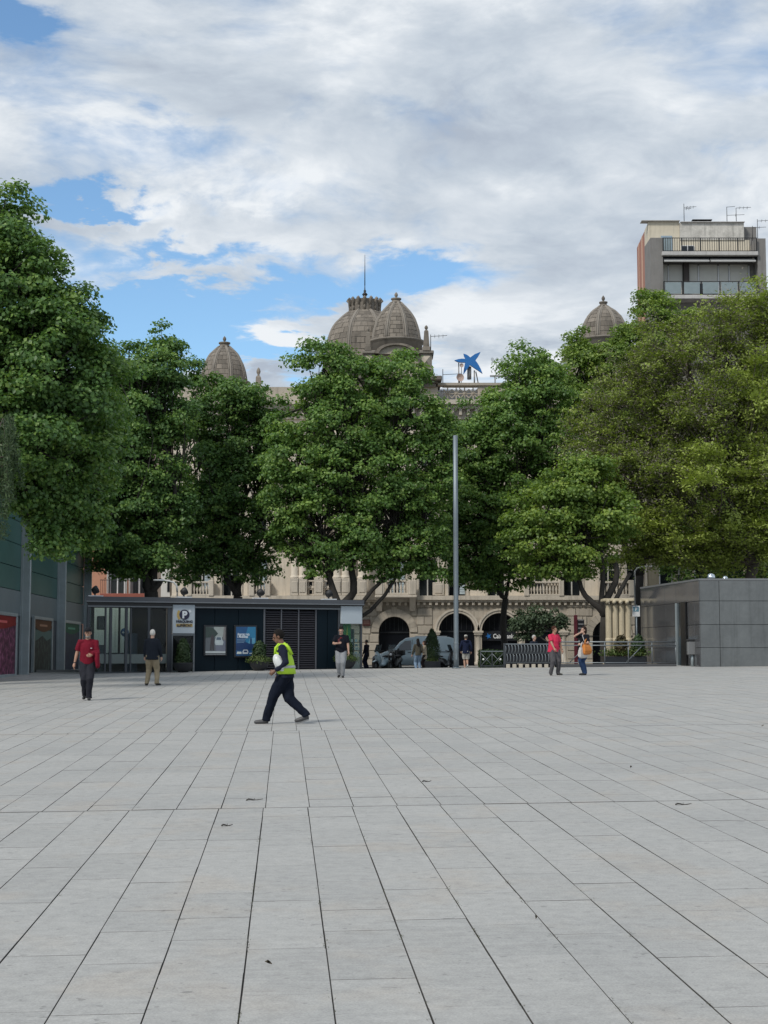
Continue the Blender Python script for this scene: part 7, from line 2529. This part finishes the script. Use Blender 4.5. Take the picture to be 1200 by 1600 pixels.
def band(zc, hh, wy, dx_, sx=0.0, a0=.4, a1=2 * math.pi - .4):
    m_ = MB()
    nn = 28
    r0, r1 = [], []
    for zz_, L_ in ((zc - hh, r0), (zc + hh, r1)):
        c = tor(zz_, sx * k)
        for i in range(nn + 1):
            a = a0 + (a1 - a0) * i / nn
            L_.append((c.x + dx_ * k * math.cos(a), wy * k * math.sin(a), c.z))
    m_.add(r0 + r1, [(i, i + 1, nn + 2 + i, nn + 1 + i) for i in range(nn)], 0, True)
    o = m_.build('reflective_band', M_SILV, gd)
    md = o.modifiers.new('thick', 'SOLIDIFY')
    md.thickness = .006
    md.offset = 1
    return o


band(1.06, .024, .238, .184, -.01)
for s_ in (-1, 1):
    m_ = MB()
    pts = [tor(1.475) + Vector((.05 * k, s_ * .085 * k, .0)), tor(1.40) + Vector((.12 * k, s_ * .115 * k, 0)), tor(1.25) + Vector((.145 * k, s_ * .10 * k, 0))]
    m_.tube(pts, .024, 8, asp=.4)
    m_.build('shoulder_band', M_LIME, gd)
    MB().tube([tor(1.475) + Vector((-.03 * k, s_ * .085 * k, .012)), tor(1.42) + Vector((-.1 * k, s_ * .12 * k, 0)), tor(1.28) + Vector((-.155 * k, s_ * .11 * k, 0))], .024, 8, asp=.4).build('shoulder_band', M_LIME, gd)
# helmet carried under the near arm (a thing of its own)
hw = Matrix.Translation(loc) @ Matrix.Rotation(math.pi, 4, 'Z') @ Vector((.05 * k, .235 * k, 1.10 * k))
hl = thing('safety_helmet', 'white safety helmet tucked under the arm of the striding guard', 'helmet', hw, math.pi)
hb = MB()
hb.lathe([(.150, -.03), (.152, .0), (.14, .06), (.11, .10), (.06, .125), (.002, .13)], (0, 0, 0), 20, asp=(1.15, .85))
hb.build('shell', mat('helmet_white', (.6, .62, .61), .35, .05, 5), hl)
MB().lathe([(.150, -.035), (.178, -.04), (.178, -.03), (.150, -.025)], (0, 0, 0), 20, asp=(1.15, .85), caps=False).build('brim', mat('helmet_white', (.6, .62, .61), .35, .05, 5), hl)
hl.rotation_euler = (R(-86), R(28), math.pi)
hl.scale = (.44, 1.1, .5)

# 2 man in a maroon polo walking towards the camera
M_MAR = cloth('maroon', (.145, .008, .020))
loc = gloc(136, 1094)
m2, J = person('man in maroon polo shirt and black cap walking with a jacket over his arm', loc, -math.pi / 2 + .12, 1.74, 0, M_MAR, cloth('charcoal', (.022, .023, .030)), hair=(.10, .09, .085),
               feet=((.07, .05, 0), (-.10, -.06, .02)), heel=(0, .03), footyaw=(.1, -.1), hands=((.26, .10, 1.08), (.02, -.33, .80)), handcurl=(.9, .5), elbowhint=((-1, .7, -.2), (-1, -.3, 0)), head=(.08, -.15), fat=1.18, beard=(.22, .20, .18))
k, hv = J['k'], J['hv']
M_CAP = cloth('black_cap', (.014, .015, .018))
cp = MB()
hm = MB().ball((0, 0, 0), 1, 18)
cp.add([hv(v_[0] * .108 - .012, v_[1] * .088, max(v_[2], -.12) * .092 + .062) for v_ in hm.v], hm.f)
cpo = remesh(cp, .009, 'cap', M_CAP, m2, 2)
MB().loft([[hv(.075 + .075 * math.cos(a) * 1.0, .07 * math.sin(a), .052 + dz) for a in [math.pi * (i / 10 - .5) for i in range(11)]] for dz in (0, .010)], smooth=False).build('peak', M_CAP, cpo)
jw = MB()
el, wr0 = J['elb'][0], J['wri'][0]
mid = el.lerp(wr0, .55)
jw.tube([mid + Vector((0, .07, .045)), mid + Vector((0.02, .08, -.10)), mid + Vector((.0, .09, -.27)), mid + Vector((0, .09, -.34))], [.085, .10, .10, .06], 14, asp=.6)
jw.tube([el + Vector((.02, .02, .02)), wr0 + Vector((-.03, 0, .03))], [.07, .065], 12)
jo = remesh(jw, .012, 'draped_jacket', M_MAR, None, 4)
jo.location = loc
jo.rotation_euler = m2.rotation_euler
tag(jo, 'maroon jacket draped over the forearm of the man in the cap', 'jacket')
MB().box((J['tor'](1.24).x + .124 * k, .05, J['tor'](1.24).z), (J['tor'](1.24).x + .128 * k, .11, J['tor'](1.24).z + .014)).build('chest_print', mat('print_pale', (.6, .55, .55), .6, .1, 9), m2)
tr_ = MB().lathe([(.031, -.01), (.031, .01)], (0, 0, 0), 12).build('watch', M_BLKP, m2)
tr_.location = J['elb'][1].lerp(J['wri'][1], .92)

# 3 old man seen from behind
loc = gloc(237, 1071)
m3, J = person('bald elderly man in dark jacket and khaki trousers seen from behind', loc, math.pi / 2 - .1, 1.68, 2, cloth('navy_jacket', (.012, .016, .024)), cloth('khaki', (.26, .215, .145)), hair=(.60, .58, .54),
               feet=((.02, .16, 0), (-.02, -.17, 0)), footyaw=(.4, -.35), hands=((.12, .26, .86), (.10, -.27, .86)), elbowhint=((-1, .9, 0), (-1, -.9, 0)), sleeve='long', fat=1.24, longtop=.06, head=(.1, 0))

# 4 man looking at his phone
loc = gloc(533, 1059)
m4, J = person('man in black T-shirt and grey joggers looking down at his phone', loc, -math.pi / 2 - .05, 1.72, 2, cloth('black_tee', (.008, .009, .014)), cloth('grey_jogger', (.25, .26, .275)), hair=(.012, .010, .010),
               feet=((.05, .06, 0), (-.04, -.07, .01)), heel=(0, .02), hands=((.10, .27, .80), (.30, -.08, 1.17)), handcurl=(.5, 1.0), elbowhint=((-1, .4, 0), (-.6, -.9, -.5)), head=(.45, 0), fat=1.24)
ph = thing('smartphone', 'dark phone held up by the man in the black T-shirt', 'phone', Matrix.Translation(loc) @ Matrix.Rotation(-math.pi / 2 - .05, 4, 'Z') @ (J['wri'][1] + Vector((.05, .03, .07))), -math.pi / 2)
MB().bbox((-.006, -.036, -.07), (.006, .036, .075), .004).build('case', mat('phone_red', (.10, .015, .02), .4, .1, 5), ph)
MB().box((-.0085, -.031, -.06), (-.0065, .031, .066)).build('screen', M_CGL, ph)
for zz_ in (.035, .055):
    MB().ball((.008, .018, zz_), .008, 8).build('lens', M_CGL, ph)
c = J['tor'](1.30)
MB().prism([(-.05, 0), (.05, 0), (.04, .10), (0, .13), (-.04, .10)], 0, .004).build('shirt_print', mat('print_red', (.20, .015, .02), .8, .2, 30), m4).matrix_local = Matrix.Translation((c.x + .122, 0, c.z - .05)) @ Matrix.Rotation(math.pi / 2, 4, 'Z')

# 5 dark-suited figure by the palace wall
loc = Vector((P(573, 1000, 87).x, 87, ZR))
person('figure in dark suit standing by the palace wall right of the kiosk', loc, math.pi - .5, 1.66, 0, cloth('dark_suit', (.010, .010, .018)), cloth('dark_blue', (.010, .013, .028)), hair=(.06, .055, .05), sleeve='long', longtop=.1, hands=((.14, .20, .88), (.12, -.22, .88)), feet=((.05, .07, 0), (-.05, -.07, 0)), vox=.014, group='people across the street')
# 6, 7 two women by the van
loc = Vector((P(653, 1000, 77.6).x, 77.6, ZR))
person('woman with long dark hair and pale jeans seen from behind by the van', loc, math.pi / 2 + .3, 1.64, 2, cloth('olive_top', (.075, .070, .055)), cloth('pale_jeans', (.19, .27, .38)), shoes=(.5, .5, .5), hair=(.014, .012, .012), hairstyle='long', sleeve='long', female=True, hands=((.10, .30, .85), (.18, -.20, 1.0)), feet=((0, .10, 0), (.02, -.12, 0)), vox=.014, group='people across the street')
loc = Vector((P(663.5, 1000, 78.2).x, 78.2, ZR))
person('smaller woman in beige coat facing the long-haired woman', loc, math.pi - .2, 1.54, 2, cloth('beige_coat', (.38, .32, .24)), cloth('dark_brown', (.022, .016, .016)), hair=(.04, .028, .022), hairstyle='bob', sleeve='long', longtop=.16, female=True, hands=((.26, .10, 1.12), (.24, -.12, 1.10)), vox=.014, group='people across the street')
# 8 man walking away
loc = Vector((P(728, 1000, 75.5).x, 75.5, ZF))
m8, J = person('person in navy hoodie, white shorts and pale cap walking away beside the mast', loc, math.pi / 2, 1.70, 2, cloth('navy_hoodie', (.012, .018, .045)), cloth('white_shorts', (.52, .51, .47)), shoes=(.55, .55, .55), hair=(.10, .09, .08), sleeve='long', shorts=True, feet=((.10, .05, 0), (-.22, -.06, .10)), heel=(0, .09), hands=((.12, .24, .92), (.05, -.26, .90)), fat=1.08, longtop=.05, vox=.013, group='people across the street', elbowhint=((-1, .8, 0), (-1, -.8, 0)))
hv = J['hv']
cp = MB()
cp.add([hv(v_[0] * .110 - .012, v_[1] * .090, max(v_[2], -.1) * .092 + .058) for v_ in hm.v], hm.f)
remesh(cp, .010, 'cap', cloth('pale_cap', (.50, .49, .46)), m8, 2)
hd_ = MB()
c = J['tor'](1.44)
hd_.tube([c + Vector((-.07, -.11, .0)), c + Vector((-.12, 0, -.01)), c + Vector((-.07, .11, 0))], [.04, .06, .04], 10)
remesh(hd_, .012, 'hood', cloth('navy_hoodie', (.012, .018, .045)), m8, 3)

# 9 woman in pink
loc = gloc(866, 1055)
m9, J = person('woman in bright pink shirt and grey trousers holding a white cane', loc, -math.pi / 2 + .45, 1.66, 0, cloth('pink', (.56, .035, .085)), cloth('grey_trousers', (.085, .082, .088)), shoes=(.03, .03, .03), hair=(.055, .022, .014), female=True, fat=1.32, longtop=.04,
               feet=((.02, .14, 0), (0, -.15, 0)), footyaw=(.3, -.4), hands=((.12, .30, .78), (.28, -.16, .93)), handcurl=(.9, .6), elbowhint=((-1, .6, 0), (-.8, -1, -.2)), head=(.15, .5), sole=(.6, .6, .6))
cw = Matrix.Translation(loc) @ Matrix.Rotation(-math.pi / 2 + .45, 4, 'Z') @ (J['wri'][0] + Vector((.02, 0, -.08)))
cn = thing('walking_stick', 'short white stick held low by the woman in pink', 'stick', cw)
MB().tube([(0, 0, .08), (.01, -.02, -.12), (.02, -.04, -.34)], [.013, .012, .01], 8).build('shaft', mat('stick_white', (.62, .62, .6), .5, .05, 5), cn)
MB().ball((0, 0, .09), .018, 8).build('knob', M_BLKP, cn)
# 10 woman with orange bag
loc = gloc(914, 1055)
ya = math.pi + .5
m10, J = person('dark-haired woman in black top and jeans with hand raised to her mouth', loc, ya, 1.64, 2, cloth('black_top', (.008, .008, .012)), cloth('jeans', (.022, .045, .105)), shoes=(.02, .02, .022), hair=(.028, .015, .011), hairstyle='bob', female=True, fat=1.14,
                feet=((.05, .09, 0), (-.03, -.09, 0)), hands=((.24, .12, 1.10), (.16, -.05, 1.50)), handcurl=(1.0, 1.2), elbowhint=((-.6, 1, -.4), (.3, -1, -.6)), head=(.05, -.2))
bw = Matrix.Translation(loc) @ Matrix.Rotation(ya, 4, 'Z')


def tote(label, local, w_, h_, d_, m_, rz):
    t = thing('shoulder_bag', label, 'bag', bw @ Vector(local), ya + rz, 'bags of the woman in black')
    b = MB()
    b.loft([[(-w_ * q, -d_ * e, z_), (w_ * q, -d_ * e, z_), (w_ * q * 1.02, 0, z_), (w_ * q, d_ * e, z_), (-w_ * q, d_ * e, z_), (-w_ * q * 1.02, 0, z_)] for q, e, z_ in ((.80, .5, 0), (1.0, 1.0, .05), (1.02, 1.1, h_ * .4), (.92, .7, h_ * .8), (.86, .35, h_))])
    remesh(b, .012, 'bag_body', m_, t, 2)
    for s_ in (-1, 1):
        MB().tube([(-w_ * .5, s_ * d_ * .3, h_ - .02), (-w_ * .38, s_ * d_ * .2, h_ + .13), (0, 0, h_ + .19), (w_ * .38, s_ * d_ * .2, h_ + .13), (w_ * .5, s_ * d_ * .3, h_ - .02)], .012, 6).build('handle', m_, t)
    return t


tote('orange shopping bag hanging from the arm of the woman in black', (.10, .24, .70), .17, .34, .09, cloth('orange_bag', (.52, .19, .045), .5), .2)
tote('white bag hanging behind the orange bag', (.22, .19, .58), .17, .36, .07, cloth('white_bag', (.50, .48, .46), .6), .2)
MB().tube([J['tor'](1.475) + Vector((.02, -.07, .01)), J['tor'](1.40) + Vector((.10, .03, 0)), J['tor'](1.2) + Vector((.11, .15, 0)), J['tor'](1.0) + Vector((.08, .20, 0))], .022, 8, asp=.4).build('bag_strap', cloth('strap_white', (.55, .54, .52)), m10)
# 11, 12 figures behind the wavy railing
loc = Vector((P(834, 1000, 66.5).x, 66.5, ZF - .02))
person('grey-haired person in dark jacket behind the wavy railing', loc, -math.pi / 2 + .8, 1.60, 2, cloth('slate_jacket', (.025, .032, .048)), cloth('dark_trousers', (.02, .02, .025)), hair=(.50, .49, .47), sleeve='long', vox=.014, group='people behind the railing')
loc = Vector((P(857, 1000, 67).x, 67, ZF - .02))
person('dark-haired person behind the wavy railing beside the woman in pink', loc, math.pi - .4, 1.60, 2, cloth('black_coat', (.012, .012, .016)), cloth('dark_trousers', (.02, .02, .025)), hair=(.02, .016, .014), sleeve='long', vox=.014, group='people behind the railing')
